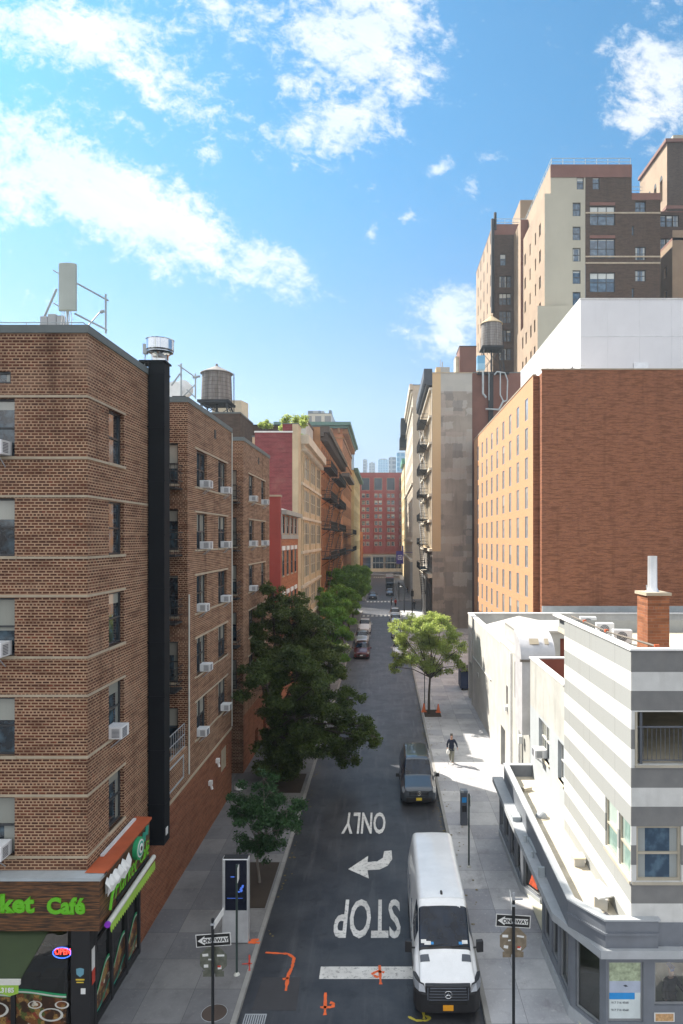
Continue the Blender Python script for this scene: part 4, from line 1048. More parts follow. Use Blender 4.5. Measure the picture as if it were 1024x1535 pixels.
def escape(parent, plane, sg, y0, y1, z, stair=True, mt='black_metal', H_=1.05, d=1.3, dz=4.):
    b = MB(); x0, x1 = plane, plane + sg * d; a, c = min(x0, x1), max(x0, x1)
    b.box(a, c, y0, y1, z, z + .12)
    for q in (.5, H_): b.path([(x0, y0, z + q), (x1, y0, z + q), (x1, y1, z + q), (x0, y1, z + q)], .035, 4)
    for y in np.arange(y0, y1 + .01, .45): b.tube((x1, y, z), (x1, y, z + H_), .022, n=4)
    for y in (y0 + .2, y1 - .2): b.tube((x1, y, z), (x0, y, z - .9), .04, n=4)
    if stair:
        for s in (.35, .95): b.tube((plane + sg * s, y0 + .6, z - dz), (plane + sg * s, y1 - 1., z + .1), .05, n=4)
        for k in range(12):
            f = k / 12; b.tube((plane + sg * .35, y0 + .6 + (y1 - y0 - 1.6) * f, z - dz + dz * f), (plane + sg * .95, y0 + .6 + (y1 - y0 - 1.6) * f, z - dz + dz * f), .03, n=4)
    return b.build('fire_escape', M[mt], parent)
for (y0, y1) in ((89.5, 102), (106, 124)):
    for z in (23.2, 19.2, 15.2, 11.2): escape(t, LX, 1, y0, y1, z)
# tall orange block beyond the avenue
X2 = -9.6
wE = [(157.5 + i * 4.1, z, 2.1, 3.) for i in range(9) for z in (33.6, 28.8, 24., 19.2, 14.4, 9.6, 4.2)]
wSs = [(-12.2 - j * 3.2, z, 1.3, 2.5) for j in range(3) for z in (33.5, 28.8, 24.2)]
t = building('corner_tower', 'tall orange brick block with a green overhanging cornice past the avenue', 'office building', -24, X2, 155, 195, 39.4, M['orange_stone'], {'E': wE, 'S': wSs}, par=0, depth=.15, wkw=dict(fm=M['win_dark'], pm=M['pane_far'], fw=.15))
b = MB(); b.box(-25, X2 + 1.9, 153.4, 197, 39.45, 40.2); b.box(-24.5, X2 + 1.3, 154, 196, 38.9, 39.4); b.build('cornice', M['green_cornice'], t)
b = MB()
for y in np.arange(155.2, 195, 1.6): b.box(X2, X2 + 1.1, y, y + .5, 37.8, 38.88)
for x in np.arange(-23.5, X2, 1.6): b.box(x, x + .5, 154.1, 155, 37.8, 38.88)
for z in (36.6, 32.2, 27.4): b.box(-24, X2 + .3, 154.7, 155, z, z + .4); b.box(X2, X2 + .3, 155, 195, z, z + .4)
b.build('bracket', M['brown_stone'], t)
b = MB(); b.box(X2 - 1.5, X2 + 1.6, 154.4, 180, 28., 28.8); b.build('balcony_cornice', M['brown_cornice'], t)
for z in (15., 11.): escape(t, X2, 1, 158, 178, z, False, d=2.2)
X3 = -8.9
wE = [(198 + i * 4.2, z, 1.9, 2.6) for i in range(11) for z in (28.5, 24, 19.5, 15, 10.5, 5)]
t = building('bank_building', 'pale yellow stone block with green cornice far down on the left', 'office building', -24, X3, 196, 244, 33.6, M['yellow_stone'], {'E': wE}, par=0, depth=.15, wkw=dict(fm=M['win_dark'], pm=M['pane_far'], fw=.15))
b = MB(); b.box(X3, X3 + 1.2, 195.8, 244, 33.2, 34.2); b.build('cornice', M['green_cornice'], t)
building('roof_house', 'bluish rooftop plant house behind the green cornice', 'building', -13.5, -9.9, 206, 220, 40.5, M['far_grey'], par=0, z0=33.7)
building('side_house', 'small orange house at the far end of the left row', 'building', -22, -8.6, 246, 268, 16.5, M['orange_brick'], {'E': [(250 + i * 5, z, 2, 2.4) for i in range(3) for z in (3, 7.5, 12)]}, par=.3)
D = 215.
t = building('apartment_tower', 'distant cream apartment tower rising behind the left roofs', 'apartment building', PX(462, D), PX(497, D), D, D + 18, PZ(620, D), M['far_beige'], par=.6)
MB().box(PX(460, D), PX(480, D), D + 3, D + 12, PZ(620, D), PZ(613, D)).box(PX(482, D), PX(486, D), D, D + 4, PZ(620, D), PZ(616, D)).box(PX(493, D), PX(497, D), D, D + 4, PZ(620, D), PZ(615, D)).build('penthouse', M['far_grey'], t)

# ---- red block closing the street
wSs = []
for i in range(-3, 7):
    x = -8.2 + i * 5.35
    wSs.append((x, 34.4, 3.5, 5.3, 1, 1, dict(pm=M['dark_pane'])))
    for r in range(8):
        for s in (-.9, .9): wSs.append((x + s, 31.2 - 2.92 * r, 1.45, 1.85, 1, 2))
wSs = [q for q in wSs if -13 < q[0] < 14][:140]
t = building('red_block', 'dark red brick block with three large dark top windows closing the street', 'office building', -26, 26, 290, 320, 41.8, M['end_red'], {'S': wSs}, z0=8.4, par=0, depth=.35, cop=M['red_brick_plain'], wkw=dict(fm=M['win_beige'], pm=M['pane_far'], fw=.12))
b = MB()
for i in range(-3, 8): b.box(-10.9 + i * 5.35, -10.3 + i * 5.35, 289.6, 290, 8.4, 41)
b.build('pilaster', M['end_red'], t)
MB().box(-26, 26, 289.5, 320, 7.4, 8.4).build('belt', M['red_brick_plain'], t)
b = MB(); b.wall('S', 290.2, -26, 26, 0, 7.4, [(-8.2 + i * 5.35, .6, 4.4, 5.9) for i in range(-3, 7)], .6); b.build('ground_storey', M['cream_stone'], t)
b = MB(); b.quad((-26, 290.7, .5), (26, 290.7, .5), (26, 290.7, 6.6), (-26, 290.7, 6.6)); b.build('shop_glass', M['pane_sky'], t)
b = MB(); b.box(-5.5, 6., 286.2, 289.4, 3.6, 3.9).box(-5.5, 6., 286.2, 289.4, 6.4, 6.8)
for x in np.arange(-5.5, 6.1, 1.6): b.box(x - .08, x + .08, 286.2, 286.4, 0, 6.4)
b.build('glass_pavilion', M['flashing'], t)
b = MB(); b.box(-11, 9, 283.5, 284, KZ, 1.5); tag(b.build('low_wall', M['cream']), 'low pale stone wall in front of the red end block', 'wall')
# far skyline
for (a, b_, py, D, m, l, nm) in ((544, 550, 689, 900, 'far_grey', 'thin grey far tower at the left of the skyline gap', 'tower'), (553.5, 562, 694, 1000, 'far_grey', 'small pale blue-grey far tower, second in the gap', 'tower'),
                              (567, 582.5, 689, 1100, 'far_blue_glass', 'distant blue glass tower over the red block', 'tower'), (583, 596, 686, 620, 'far_grey', 'grey far slab right of the blue glass tower', 'tower'), (595, 612, 679, 560, 'far_blue_glass', 'bluish tower rising behind the right-hand row', 'tower')):
    t = building('skyscraper', l, 'skyscraper', PX(a, D), PX(b_, D), D, D + 30, PZ(py, D), M[m], par=0, cop=M['far_grey'])
    MB().box(PX(a + 2, D), PX(b_ - 3, D), D + 5, D + 20, PZ(py, D), PZ(py - 2, D)).build('roof_plant', M['far_grey'], t)
# ================================================================== RIGHT SIDE
# ---- striped corner building
XS = 6.67; YS = 18.5; ZT = 10.96
st = thing('striped_building', 'corner building painted in grey and white horizontal stripes with flat roof', 'building', (11, 22, 0))
WT = [(19.02, 4.72, .95, 1.48, 1, 2), (20.15, 4.72, 1.05, 1.48, 1, 2)]
wF = [(XS + .75, 4.7, 1.22, 1.5, 1, 2), (XS + 2.15, 4.7, 1.22, 1.5, 1, 2)]
LOG = (XS + 3.2, 7.86, 6.2, 1.44)
b = MB(); b.wall('W', XS, YS, 25.4, 3.0, ZT, [q[:4] for q in WT], .14); b.wall('S', YS, XS, 16, 3.0, ZT, [q[:4] for q in wF] + [LOG], .2)
b.quad((XS, 25.4, 3), (XS, 25.4, ZT), (16, 25.4, ZT), (16, 25.4, 3))
b.quad((XS + .2, YS + .2, ZT - .45), (16, YS + .2, ZT - .45), (16, YS + .2, ZT), (XS + .2, YS + .2, ZT)); b.quad((XS + .2, YS + .2, ZT - .45), (XS + .2, 27, ZT - .45), (XS + .2, 27, ZT), (XS + .2, YS + .2, ZT))
b.build('wall', M['striped_paint'], st)
for q in WT: window(st, 'W', XS, *q, fm=M['win_beige'], pm=M['pane_green'], depth=.1, fw=.06)
for q in wF: window(st, 'S', YS, *q, fm=M['win_beige'], pm=M['pane_sky'], depth=.12, fw=.07)
MB().box(XS - .04, XS + .24, YS - .04, 27, ZT, ZT + .05).box(XS + .24, 16, YS - .04, YS + .24, ZT, ZT + .05).build('coping', M['coping_white'], st)
MB().box(XS + .2, 24, YS + .2, 27.2, ZT - .65, ZT - .45).build('roof', M['roof_white'], st)
b = MB(); b.box(XS + .02, 13, YS - .03, YS + .05, 4.62, 4.69); b.box(XS + .1, 13, YS - .05, YS + .02, 7.8, 7.855); b.box(XS - .05, XS + .02, 18.52, 20.7, 4.62, 4.7); b.box(XS + .11, XS + .17, YS + .0, YS + .1, 7.86, 9.3); b.build('trim', M['win_beige'], st)
# terrace behind the opening
b = MB(); b.quad((XS + .2, YS + .22, 7.84), (16, YS + .22, 7.84), (16, 25.3, 7.84), (XS + .2, 25.3, 7.84)); b.build('terrace_floor', M['roof_white'], st)
b = MB(); b.quad((XS + .2, 25.2, 7.84), (16, 25.2, 7.84), (16, 25.2, 10.2), (XS + .2, 25.2, 10.2)); b.quad((XS + .21, YS + .2, 7.84), (XS + .21, 25.2, 7.84), (XS + .21, 25.2, 10.2), (XS + .21, YS + .2, 10.2)); b.quad((XS + .2, YS + .2, 9.5), (16, YS + .2, 9.5), (16, 25.2, 9.5), (XS + .2, 25.2, 9.5)); b.build('terrace_wall', M['pale_room'], st)
b = MB(); zz = 8.86; yy = YS + .12
b.tube((XS + .2, yy, zz), (16, yy, zz), .03, n=6); b.tube((XS + .2, yy, 7.95), (16, yy, 7.95), .02, n=5)
for x in np.arange(XS + .25, 12, .12): b.tube((x, yy, 7.95), (x, yy, zz), .01, n=4)
for x in np.arange(XS + .3, 12, 1.35): b.box(x - .035, x + .035, yy - .035, yy + .035, 7.86, 9.3)
b.build('railing', M['ac_dark'], st)
rp = thing('roof_pipe', 'thin copper pipe with orange fittings along the striped roof edge', 'pipe', (7.2, 21.5, ZT))
MB().path([(7.25, 26.5, ZT + .02), (7.2, 22., ZT + .02), (7.6, 19.1, ZT + .02)], .03, 6).build('tube', M['bark_light'], rp)
MB().cbox((7.2, 22.2, ZT + .04), (.1, .14, .09)).cbox((7.25, 24.8, ZT + .04), (.1, .14, .08)).cbox((7.6, 19.1, ZT + .03), (.13, .08, .08)).build('fitting', M['rust_red'], rp)

# ---- ground floor shop with chamfered corner
sh = thing('corner_shop', 'one storey slate grey corner shop with angled entrance and white roof', 'shop', (8, 23, 0))
def chain(b, pts, z0, z1, t=.0, holes=None):
    """upright wall along a polyline; holes = {segment: [(s0,s1,z0,z1)]} in metres along the segment"""
    for i in range(len(pts) - 1):
        a, c = Vector(pts[i]), Vector(pts[i + 1]); L = (c - a).length; d = (c - a) / L
        hs = (holes or {}).get(i, []); n = Vector((d.y, -d.x)) * -.14
        ss = sorted(set([0, L] + [q for h in hs for q in h[:2]])); zs = sorted(set([z0, z1] + [q for h in hs for q in h[2:4]]))
        P = lambda s, z, k=0.: (*(a + d * s + n * k), z)
        for j in range(len(ss) - 1):
            for k in range(len(zs) - 1):
                ms, mz = (ss[j] + ss[j + 1]) / 2, (zs[k] + zs[k + 1]) / 2
                if any(h[0] < ms < h[1] and h[2] < mz < h[3] for h in hs): continue
                b.quad(P(ss[j], zs[k]), P(ss[j + 1], zs[k]), P(ss[j + 1], zs[k + 1]), P(ss[j], zs[k + 1]))
        for h in hs:
            s0, s1, q0, q1 = h[:4]
            b.quad(P(s0, q0), P(s0, q0, 1), P(s0, q1, 1), P(s0, q1)); b.quad(P(s1, q0), P(s1, q1), P(s1, q1, 1), P(s1, q0, 1))
            b.quad(P(s0, q0), P(s1, q0), P(s1, q0, 1), P(s0, q0, 1)); b.quad(P(s0, q1), P(s0, q1, 1), P(s1, q1, 1), P(s1, q1))
def slab(b, pts, w, z0, z1):
    """thick band following a polyline, mitred; w = offset to the right of travel"""
    P = [Vector(p) for p in pts]; N = []
    for i in range(len(P)):
        ds = []
        if i > 0: ds.append((P[i] - P[i - 1]).normalized())
        if i < len(P) - 1: ds.append((P[i + 1] - P[i]).normalized())
        ns = [Vector((d.y, -d.x)) for d in ds]; n = sum(ns, Vector((0, 0))); n.normalize(); n *= 1 / max(.3, n.dot(ns[0])); N.append(n)
    for i in range(len(P) - 1):
        a0, a1 = P[i], P[i + 1]; b0, b1 = P[i] + N[i] * w, P[i + 1] + N[i + 1] * w
        v = [(*a0, z0), (*a1, z0), (*b1, z0), (*b0, z0), (*a0, z1), (*a1, z1), (*b1, z1), (*b0, z1)]
        k = len(b.v); b.v += v; fs = [(0, 1, 2, 3), (4, 7, 6, 5), (0, 4, 5, 1), (3, 2, 6, 7)]
        if i == 0: fs.append((0, 3, 7, 4))
        if i == len(P) - 2: fs.append((1, 5, 6, 2))
        b.f += [tuple(k + q for q in f) for f in fs]
base = [(5.36, 32.0), (5.36, 26.8), (5.9, 25.6), (5.9, 23.05), (5.3, 23.05), (5.36, 19.75), (6.02, 18.6), (14, 18.6)]
HO = {0: [(.25, 1.15, .7, 2.7), (1.35, 2.35, .7, 2.7), (2.7, 3.7, .5, 2.7), (3.9, 5.0, .5, 2.7)], 1: [(.12, 1.2, .45, 2.6)], 2: [(.15, 1.1, .1, 2.4), (1.3, 2.4, .5, 2.5)],
      4: [(.2, .95, .8, 2.7), (1.25, 1.95, .8, 2.7), (2.15, 3.05, .65, 2.7)], 5: [(.2, 1.1, .6, 2.62)], 6: [(.06, 1.02, .82, 2.46), (1.32, 3.4, 1.28, 2.46), (3.7, 6.5, 1.28, 2.46)]}
b = MB(); chain(b, base, 0, 2.76, holes=HO); b.build('shop_wall', M['shop_grey'], sh)
b = MB()
for i, hs in HO.items():
    a, c = Vector(base[i]), Vector(base[i + 1]); d = (c - a).normalized(); n = Vector((d.y, -d.x)) * -.1
    for s0, s1, q0, q1 in hs:
        if i == 6 and s0 < .1: continue
        b.quad((*(a + d * s0 + n), q0), (*(a + d * s1 + n), q0), (*(a + d * s1 + n), q1), (*(a + d * s0 + n), q1))
b.build('shop_glass', M['glass'], sh)
b = MB()
for i, hs in HO.items():
    a, c = Vector(base[i]), Vector(base[i + 1]); d = (c - a).normalized(); n = Vector((d.y, -d.x))
    for s0, s1, q0, q1 in hs:
        for (u0, u1, v0, v1) in ((s0, s0 + .05, q0, q1), (s1 - .05, s1, q0, q1), (s0 + .05, s1 - .05, q0, q0 + .05), (s0 + .05, s1 - .05, q1 - .05, q1)):
            A_, B_ = a + d * u0 + n * -.06, a + d * u1 + n * -.06
            b.prism([A_, B_, B_ + n * -.06, A_ + n * -.06], v0, v1)
b.build('window_frame', M['win_grey'], sh)
# things seen through the glass: floor, back wall, drawn shades
b = MB(); b.quad((5.5, 18.9, .26), (5.5, 32, .26), (14, 32, .26), (14, 18.9, .26)); b.quad((8.6, 19.0, 0), (8.6, 32, 0), (8.6, 32, 2.7), (8.6, 19.0, 2.7)); b.quad((5.5, 21.6, 0), (14, 21.6, 0), (14, 21.6, 2.7), (5.5, 21.6, 2.7)); b.quad((5.5, 19.2, 2.7), (5.5, 32, 2.7), (14, 32, 2.7), (14, 19.2, 2.7)); b.build('interior', M['pale_room'], sh)
b = MB()
for y0, y1, zb in ((19.95, 20.8, 1.2), (21.1, 21.8, .9), (22.1, 22.8, 1.6), (27.1, 28.1, .8), (28.4, 29.2, 1.2), (29.8, 30.5, 1.), (30.9, 31.7, 1.4)): b.quad((5.56, y0, zb), (5.56, y1, zb), (5.56, y1, 2.7), (5.56, y0, 2.7))
b.build('shade', M['cream'], sh)
b = MB(); slab(b, [(5.36, 31.9), (5.36, 26.85), (5.88, 25.7)], .05, KZ, .42); slab(b, [(5.3, 23.0), (5.36, 19.8), (6.0, 18.65), (12, 18.65)], .05, KZ, .5); b.build('plinth', M['shop_grey_light'], sh)
ledge = [(5.45, 31.6), (5.4, 26.9), (5.4, 20.2), (6.08, 18.72), (14, 18.72)]
b = MB(); slab(b, ledge, .48, 2.76, 2.98); b.build('ledge', M['shop_grey_light'], sh)
par = [(5.42, 31.1), (5.2, 19.4), (5.93, 18.36), (7.35, 18.36)]
b = MB(); slab(b, par, -.16, 2.98, 3.72); slab(b, [(5.2, 19.4), (5.93, 18.36), (7.35, 18.36)], .05, 3.34, 3.4); slab(b, [(7.35, 18.45), (14, 18.45)], -.05, 2.98, 3.6); b.quad((5.42, 31.1, 0), (6.66, 31.1, 0), (6.66, 31.1, 3.72), (5.42, 31.1, 3.72)); b.box(5.58, 6.66, 30.9, 31.08, 2.98, 3.72); b.build('parapet', M['shop_grey'], sh)
b = MB(); slab(b, [(5.39, 31.14), (5.17, 19.4), (5.9, 18.32), (7.4, 18.32)], -.24, 3.72, 3.765); b.box(5.63, 6.66, 30.86, 31.12, 3.72, 3.765); b.build('parapet_cap', M['shop_grey_light'], sh)
b = MB(); b.prism([(5.5, 31), (5.34, 19.4), (6.0, 18.5), (6.75, 18.5), (6.75, 31)], 2.9, 3.22); b.build('roof', M['roof_white'], sh)
b = MB(); b.cbox((4.9 + .5, 24.4, 3.05), (.35, 1.2, .03), rz=.03); b.box(4.98, 5.3, 26.6, 27.1, 2.98, 3.14).box(5., 5.2, 22.2, 22.28, 2.98, 3.3).tube((5.1, 24.8, 2.98), (5.1, 24.8, 3.2), .06); b.tube((5.1, 23.6, 2.98), (5.1, 23.6, 3.18), .05); b.build('sign_lamp', M['flashing'], sh)
b = MB(); b.box(5.92, 5.94, 25.3, 25.2, .5, 1.); 
posr = thing('window_poster', 'red and orange triangular picture in the angled entrance glass', 'poster', (5.6, 26.2, 1.))
MB().quad((5.53, 26.2, .75), (5.75, 25.72, .75), (5.66, 25.93, 1.5)).build('sheet', mat('red_food', (.6, .1, .04), .6, var=.4, vs=8.), posr)
pstr = thing('shop_poster', 'white and blue phone advert poster filling the first window of the corner shop', 'poster', (6.55, 18.55, 1.6))
px0, px1 = 6.09, 7.03; yp = 18.68
MB().quad((px0, yp, .84), (px1, yp, .84), (px1, yp, 2.45), (px0, yp, 2.45)).build('sheet', M['poster_white'], pstr)
MB().quad((px0, yp - .004, 1.9), (px1, yp - .004, 1.9), (px1, yp - .004, 2.45), (px0, yp - .004, 2.45)).build('picture', mat('poster_photo', (.36, .42, .28), .5, var=.35, vs=6.), pstr)
MB().quad((px0, yp - .004, 1.58), (px1, yp - .004, 1.58), (px1, yp - .004, 1.9), (px0, yp - .004, 1.9)).build('grey_band', M['poster_grey'], pstr)
MB().quad((px0, yp - .008, 1.4), (px0 + .74, yp - .008, 1.4), (px0 + .74, yp - .008, 1.58), (px0, yp - .008, 1.58)).build('blue_band', M['poster_blue'], pstr)
text('917 716 4568', .085, (px0 + .1, yp - .01, 1.28), FS, M['ink'], pstr, ext=.001, align='LEFT'); text('917 716 4568', .085, (px0 + .1, yp - .01, 1.08), FS, M['ink'], pstr, ext=.001, align='LEFT')
MB().quad((px0 + .42, yp - .009, 1.78), (px0 + .5, yp - .009, 1.8), (px0 + .56, yp - .009, 1.75), (px0 + .48, yp - .009, 1.74)).build('bird_mark', M['ink'], pstr)
no = thing('small_notice', 'small tan notice plate under the shop window at the bottom right corner', 'notice', (7.6, 18.5, 1.))
MB().box(7.36, 7.85, 18.575, 18.595, .87, 1.07).build('plate', mat('tan_plate', (.5, .3, .14), .6, var=.3, vs=14.), no); MB().box(7.33, 7.88, 18.58, 18.598, .85, 1.09).build('rim', M['sign_white'], no)
def rthing(name, label, cat, x, y, z, mbs):
    t = thing(name, label, cat, (x, y, z))
    for n, mb_, m, *sm in mbs: mb_.build(n, M[m], t, smooth=bool(sm))
    return t
Zr = 3.22
rthing('roof_vent', 'grey domed vent on the far part of the white shop roof', 'roof vent', 6.1, 26.4, Zr, [('dome', MB().lathe((6.05, 26.4, Zr), [(.22, 0), (.22, .08), (.16, .17), (.08, .22), (.01, .23)], 18), 'grey_metal', 1), ('flashing', MB().lathe((6.05, 26.4, Zr), [(.32, 0), (.3, .02)], 18), 'roof_white')])
rthing('roof_vent', 'round dark capped vent at the near end of the white shop roof', 'roof vent', 6.1, 19.6, Zr, [('cap', MB().lathe((6.02, 19.5, Zr), [(.1, 0), (.1, .1), (.17, .1), (.17, .16), (.02, .2)], 18), 'grey_metal', 1)])
rthing('roof_box', 'square white vent box in the middle of the shop roof', 'roof box', 6.3, 22.6, Zr, [('box', MB().box(6.22, 6.56, 22.4, 22.8, Zr, Zr + .26), 'white_wall'), ('lid', MB().box(6.19, 6.59, 22.37, 22.83, Zr + .26, Zr + .3), 'cream')])
rthing('roof_box', 'big curled white equipment cover at the near end of the shop roof', 'roof box', 6.35, 20, Zr, [('box', MB().prism([(6.1, 19.9), (6.42, 19.7), (6.58, 20.1), (6.3, 20.5)], Zr, Zr + .34), 'white_wall'), ('lid', MB().cbox((6.33, 20.2, Zr + .4), (.56, .8, .05), rz=.3, rx=.1), 'dish')])
rthing('roof_scrap', 'dark bent strip of metal lying on the shop roof edge', 'metal scrap', 6.4, 19.1, Zr, [('strip', MB().cbox((6.42, 19.2, Zr + .05), (.1, .75, .06), rz=.35), 'tar'), ('clip', MB().cbox((6.5, 18.95, Zr + .08), (.14, .1, .1)), 'shop_grey')])
rthing('floodlight', 'small round floodlight at the far end of the shop roof', 'lamp', 5.9, 29.2, Zr, [('body', MB().cbox((6.05, 29.2, Zr + .08), (.4, .25, .14), rz=.5), 'roof_white')])
# condensers and chimney on the striped roof
cnd = thing('condenser', 'x', 'air conditioner', (0, 0, 0), 0, 'condenser units on the striped roof')
MB().box(-.3, .3, -.15, .15, .06, .5).build('case', M['ac_white'], cnd, bevel=.02)
b = MB(); k = 20
for r0, r1 in ((.165, .185), (.12, .13), (.07, .08), (.0, .035)):
    for i in range(k):
        a0, a1 = 2 * math.pi * i / k, 2 * math.pi * (i + 1) / k
        b.quad(*[(-.03 + r * math.cos(a), -.158, .28 + r * math.sin(a)) for r, a in ((r0, a0), (r1, a0), (r1, a1), (r0, a1))])
b.build('fan_guard', M['ac_white'], cnd)
MB().quad(*[(-.03 + .18 * math.cos(a), -.154, .28 + .18 * math.sin(a)) for a in np.linspace(0, 2 * math.pi, 24, endpoint=False)]).build('fan_opening', M['ac_dark'], cnd)
MB().box(-.26, -.2, -.14, .14, 0, .06).box(.2, .26, -.14, .14, 0, .06).build('foot', M['black_plastic'], cnd)
cl = ['leftmost and farthest of the three condensers on the striped roof', 'middle of the three condensers on the striped roof', 'rightmost and nearest of the three condensers, beside the brick chimney']
for i, (px_, D) in enumerate(((881.5, 26.2), (906.5, 24.3), (932.5, 22.5))):
    c = cnd if i == 0 else copy_tree(cnd); c.location = (PX(px_, D), D, ZT - .46); c['label'] = cl[i]; c.rotation_euler = (0, 0, -.12)
D = 20.4; ch = thing('brick_chimney', 'short square red brick chimney with a silver flue on the striped roof', 'chimney', (PX(981, D), D + .4, ZT - .45))
MB().box(PX(971, D), PX(1003.5, D), D, D + .85, ZT - .45, PZ(893, D)).build('stack', M['red_rough_brick'], ch)
MB().box(PX(968, D), PX(1006, D), D - .05, D + .9, PZ(893, D), PZ(888.5, D)).build('cap', M['stone'], ch)
MB().lathe((PX(986, D), D + .4, PZ(889, D)), [(.22, 0), (.17, .05), (.14, .14), (.135, PZ(834, D) - PZ(889, D)), (.12, PZ(834, D) - PZ(889, D))], 20).build('flue', M['aluminium'], ch, smooth=True)
MB().tube((PX(976, D), D + .3, PZ(889, D)), (PX(975, D), D + .3, PZ(878, D)), .02).build('valve', M['aluminium'], ch)

# ---- annex behind the striped building
an2 = thing('annex_building', 'pale two storey annex with a blue-grey lower wall between the stripes and the hood', 'building', (9, 28, 0))
AW = [(28.7, 4.75, 1.9, 1.5, 2, 2), (25.95, 4.75, .85, 1.5, 1, 2)]
b = MB(); b.wall('W', XS + .01, 25.41, 31.4, 6.38, 8.5); b.quad((XS, 31.4, 0), (XS, 31.4, 8.5), (16, 31.4, 8.5), (16, 31.4, 0)); b.build('wall', M['pale_wall'], an2)
b = MB(); b.wall('W', XS + .01, 25.41, 31.4, 0, 6.38, [q[:4] for q in AW], .2); b.build('lower_wall', M['bluegrey_wall'], an2)
for q in AW: window(an2, 'W', XS + .01, *q, fm=M['win_white'], pm=M['pane'], depth=.17, sill=M['cream'])
MB().box(XS - .03, XS + .28, 25.41, 31.44, 8.5, 8.56).box(XS + .28, 15, 31.14, 31.44, 8.5, 8.56).build('coping', M['coping_white'], an2)
MB().box(XS + .3, 15, 25.42, 31.1, 7.2, 7.4).build('roof', M['roof'], an2)
b = MB(); b.quad((XS + .29, 25.42, 7.4), (XS + .29, 31.1, 7.4), (XS + .29, 31.1, 8.5), (XS + .29, 25.42, 8.5)); b.quad((XS + .3, 31.13, 7.4), (15, 31.13, 7.4), (15, 31.13, 8.5), (XS + .3, 31.13, 8.5)); b.build('inner_parapet', M['red_brick_plain'], an2)
t = copy_tree(acp); t.location = (XS + .01, 28.9, 4.75); t.rotation_euler = (0, 0, ROT['W']); t['label'] = 'air conditioner in the annex window under the white parapet on the right'; t['group'] = 'air conditioners on the right side'
# hood: big sheet metal duct with a rounded back
hd = thing('ventilation_hood', 'large grey sheet metal hood with a rounded top beside the annex', 'ventilation hood', (7.4, 33.4, 5))
x0, x1, y0, y1 = 6.5, 8.15, 32.6, 34.4; zs = 8.2
MB().box(x0 + .06, x1 - .06, y0 + .06, y1, 4.6, zs).build('shaft', M['hood_metal'], hd)
b = MB(); n = 12; r = 1.2
P = [(y1 - 0. - (y1 - y0) * math.cos(a), zs + r * math.sin(a)) for a in np.linspace(0, math.pi / 2, n)] + [(y1, zs)]
k = len(P); b.v = [(x0, p[0], p[1]) for p in P] + [(x1, p[0], p[1]) for p in P]
b.f = [tuple(range(k)), tuple(range(2 * k - 1, k - 1, -1))] + [(i, k + i, k + (i + 1) % k, (i + 1) % k) for i in range(k)]
b.build('rounded_top', M['hood_metal'], hd, smooth=True)
MB().box(x0 - .04, x1 + .04, y0 - .04, y0 + .1, zs - .1, zs + .02).build('rim', M['bark_light'], hd)
b = MB(); b.cbox((7.2, 33.0, 9.02), (.45, .35, .02), rx=.75).cbox((7.8, 33.0, 9.02), (.2, .35, .02), rx=.75); b.build('rust_patch', M['tan_board'], hd)
# wall left of the hood with tall dark slots, and the curved low wall below it
gw = thing('garage_facade', 'white painted garage front with a tall dark slot and low curved wall beside the hood', 'building', (9, 37, 0))
b = MB(); b.wall('W', 7.12, 35.6, 42.3, 0, 7.72, [(41.2, 0., 1.5, 2.6), (36.9, 5.25, 1.2, 2.0), (39.8, 4.3, .6, 1.1)], .35); b.quad((7.12, 35.6, 0), (9.5, 35.6, 0), (9.5, 35.6, 7.72), (7.12, 35.6, 7.72)); b.build('wall', M['white_wall'], gw)
b = MB(); b.wall('W', 7.2, 31.42, 35.58, 0, 5.25); b.build('low_wall', M['pale_wall'], gw); MB().box(7.1, 7.6, 31.45, 35.55, 5.25, 5.36).build('low_wall_cap', M['cream'], gw)
MB().box(7.4, 7.44, 35.7, 42.2, 0, 7.2).build('dark_recess', M['ac_dark'], gw)
MB().box(7.04, 7.4, 35.5, 42.35, 7.72, 7.82).build('coping', M['coping_white'], gw)
MB().tube((7.05, 35.9, 7.6), (7.05, 35.9, .2), .05).tube((7.05, 38.2, 7.6), (7.05, 38.2, .2), .05).box(6.95, 7.1, 39.6, 39.8, 4., 4.25).box(6.9, 7.1, 35.2, 35.5, 3.4, 3.8).build('downpipe', M['dish'], gw)
MB().box(7.4, 13, 35.8, 42.2, 7.0, 7.2).build('roof', M['roof_white'], gw)
# long white wall with the drive-in opening
lw = thing('white_garage', 'long low white garage wall with a dark doorway at its far end', 'garage', (12, 51, 0))
b = MB(); b.wall('W', 7.32, 42.35, 59.9, 0, 7.4, [(58.2, 0, 2.2, 3.4)], .5); b.quad((7.32, 59.9, 0), (30, 59.9, 0), (30, 59.9, 7.4), (7.32, 59.9, 7.4)); b.quad((7.62, 59.6, 6.2), (30, 59.6, 6.2), (30, 59.6, 7.4), (7.62, 59.6, 7.4)); b.quad((7.62, 42.4, 6.2), (7.62, 59.6, 6.2), (7.62, 59.6, 7.4), (7.62, 42.4, 7.4)); b.build('wall', M['white_wall'], lw)
MB().box(7.27, 7.66, 42.3, 59.95, 7.4, 7.5).box(7.66, 30, 59.5, 59.95, 7.4, 7.5).build('coping', M['coping_white'], lw)
MB().box(7.6, 30, 42.2, 59.5, 6.0, 6.2).build('roof', M['roof'], lw)
MB().box(7.85, 7.9, 57, 59.5, 0, 3.4).build('door', M['ac_dark'], lw)
MB().box(7.22, 7.34, 42.5, 42.62, 0, 7.3).box(7.24, 7.33, 53.0, 53.5, 3.2, 3.5).box(7.24, 7.34, 47., 57.05, 4.2, 4.26).tube((7.27, 56.8, 6.6), (7.27, 56.8, 0), .05).build('trim', M['pale_wall'], lw)
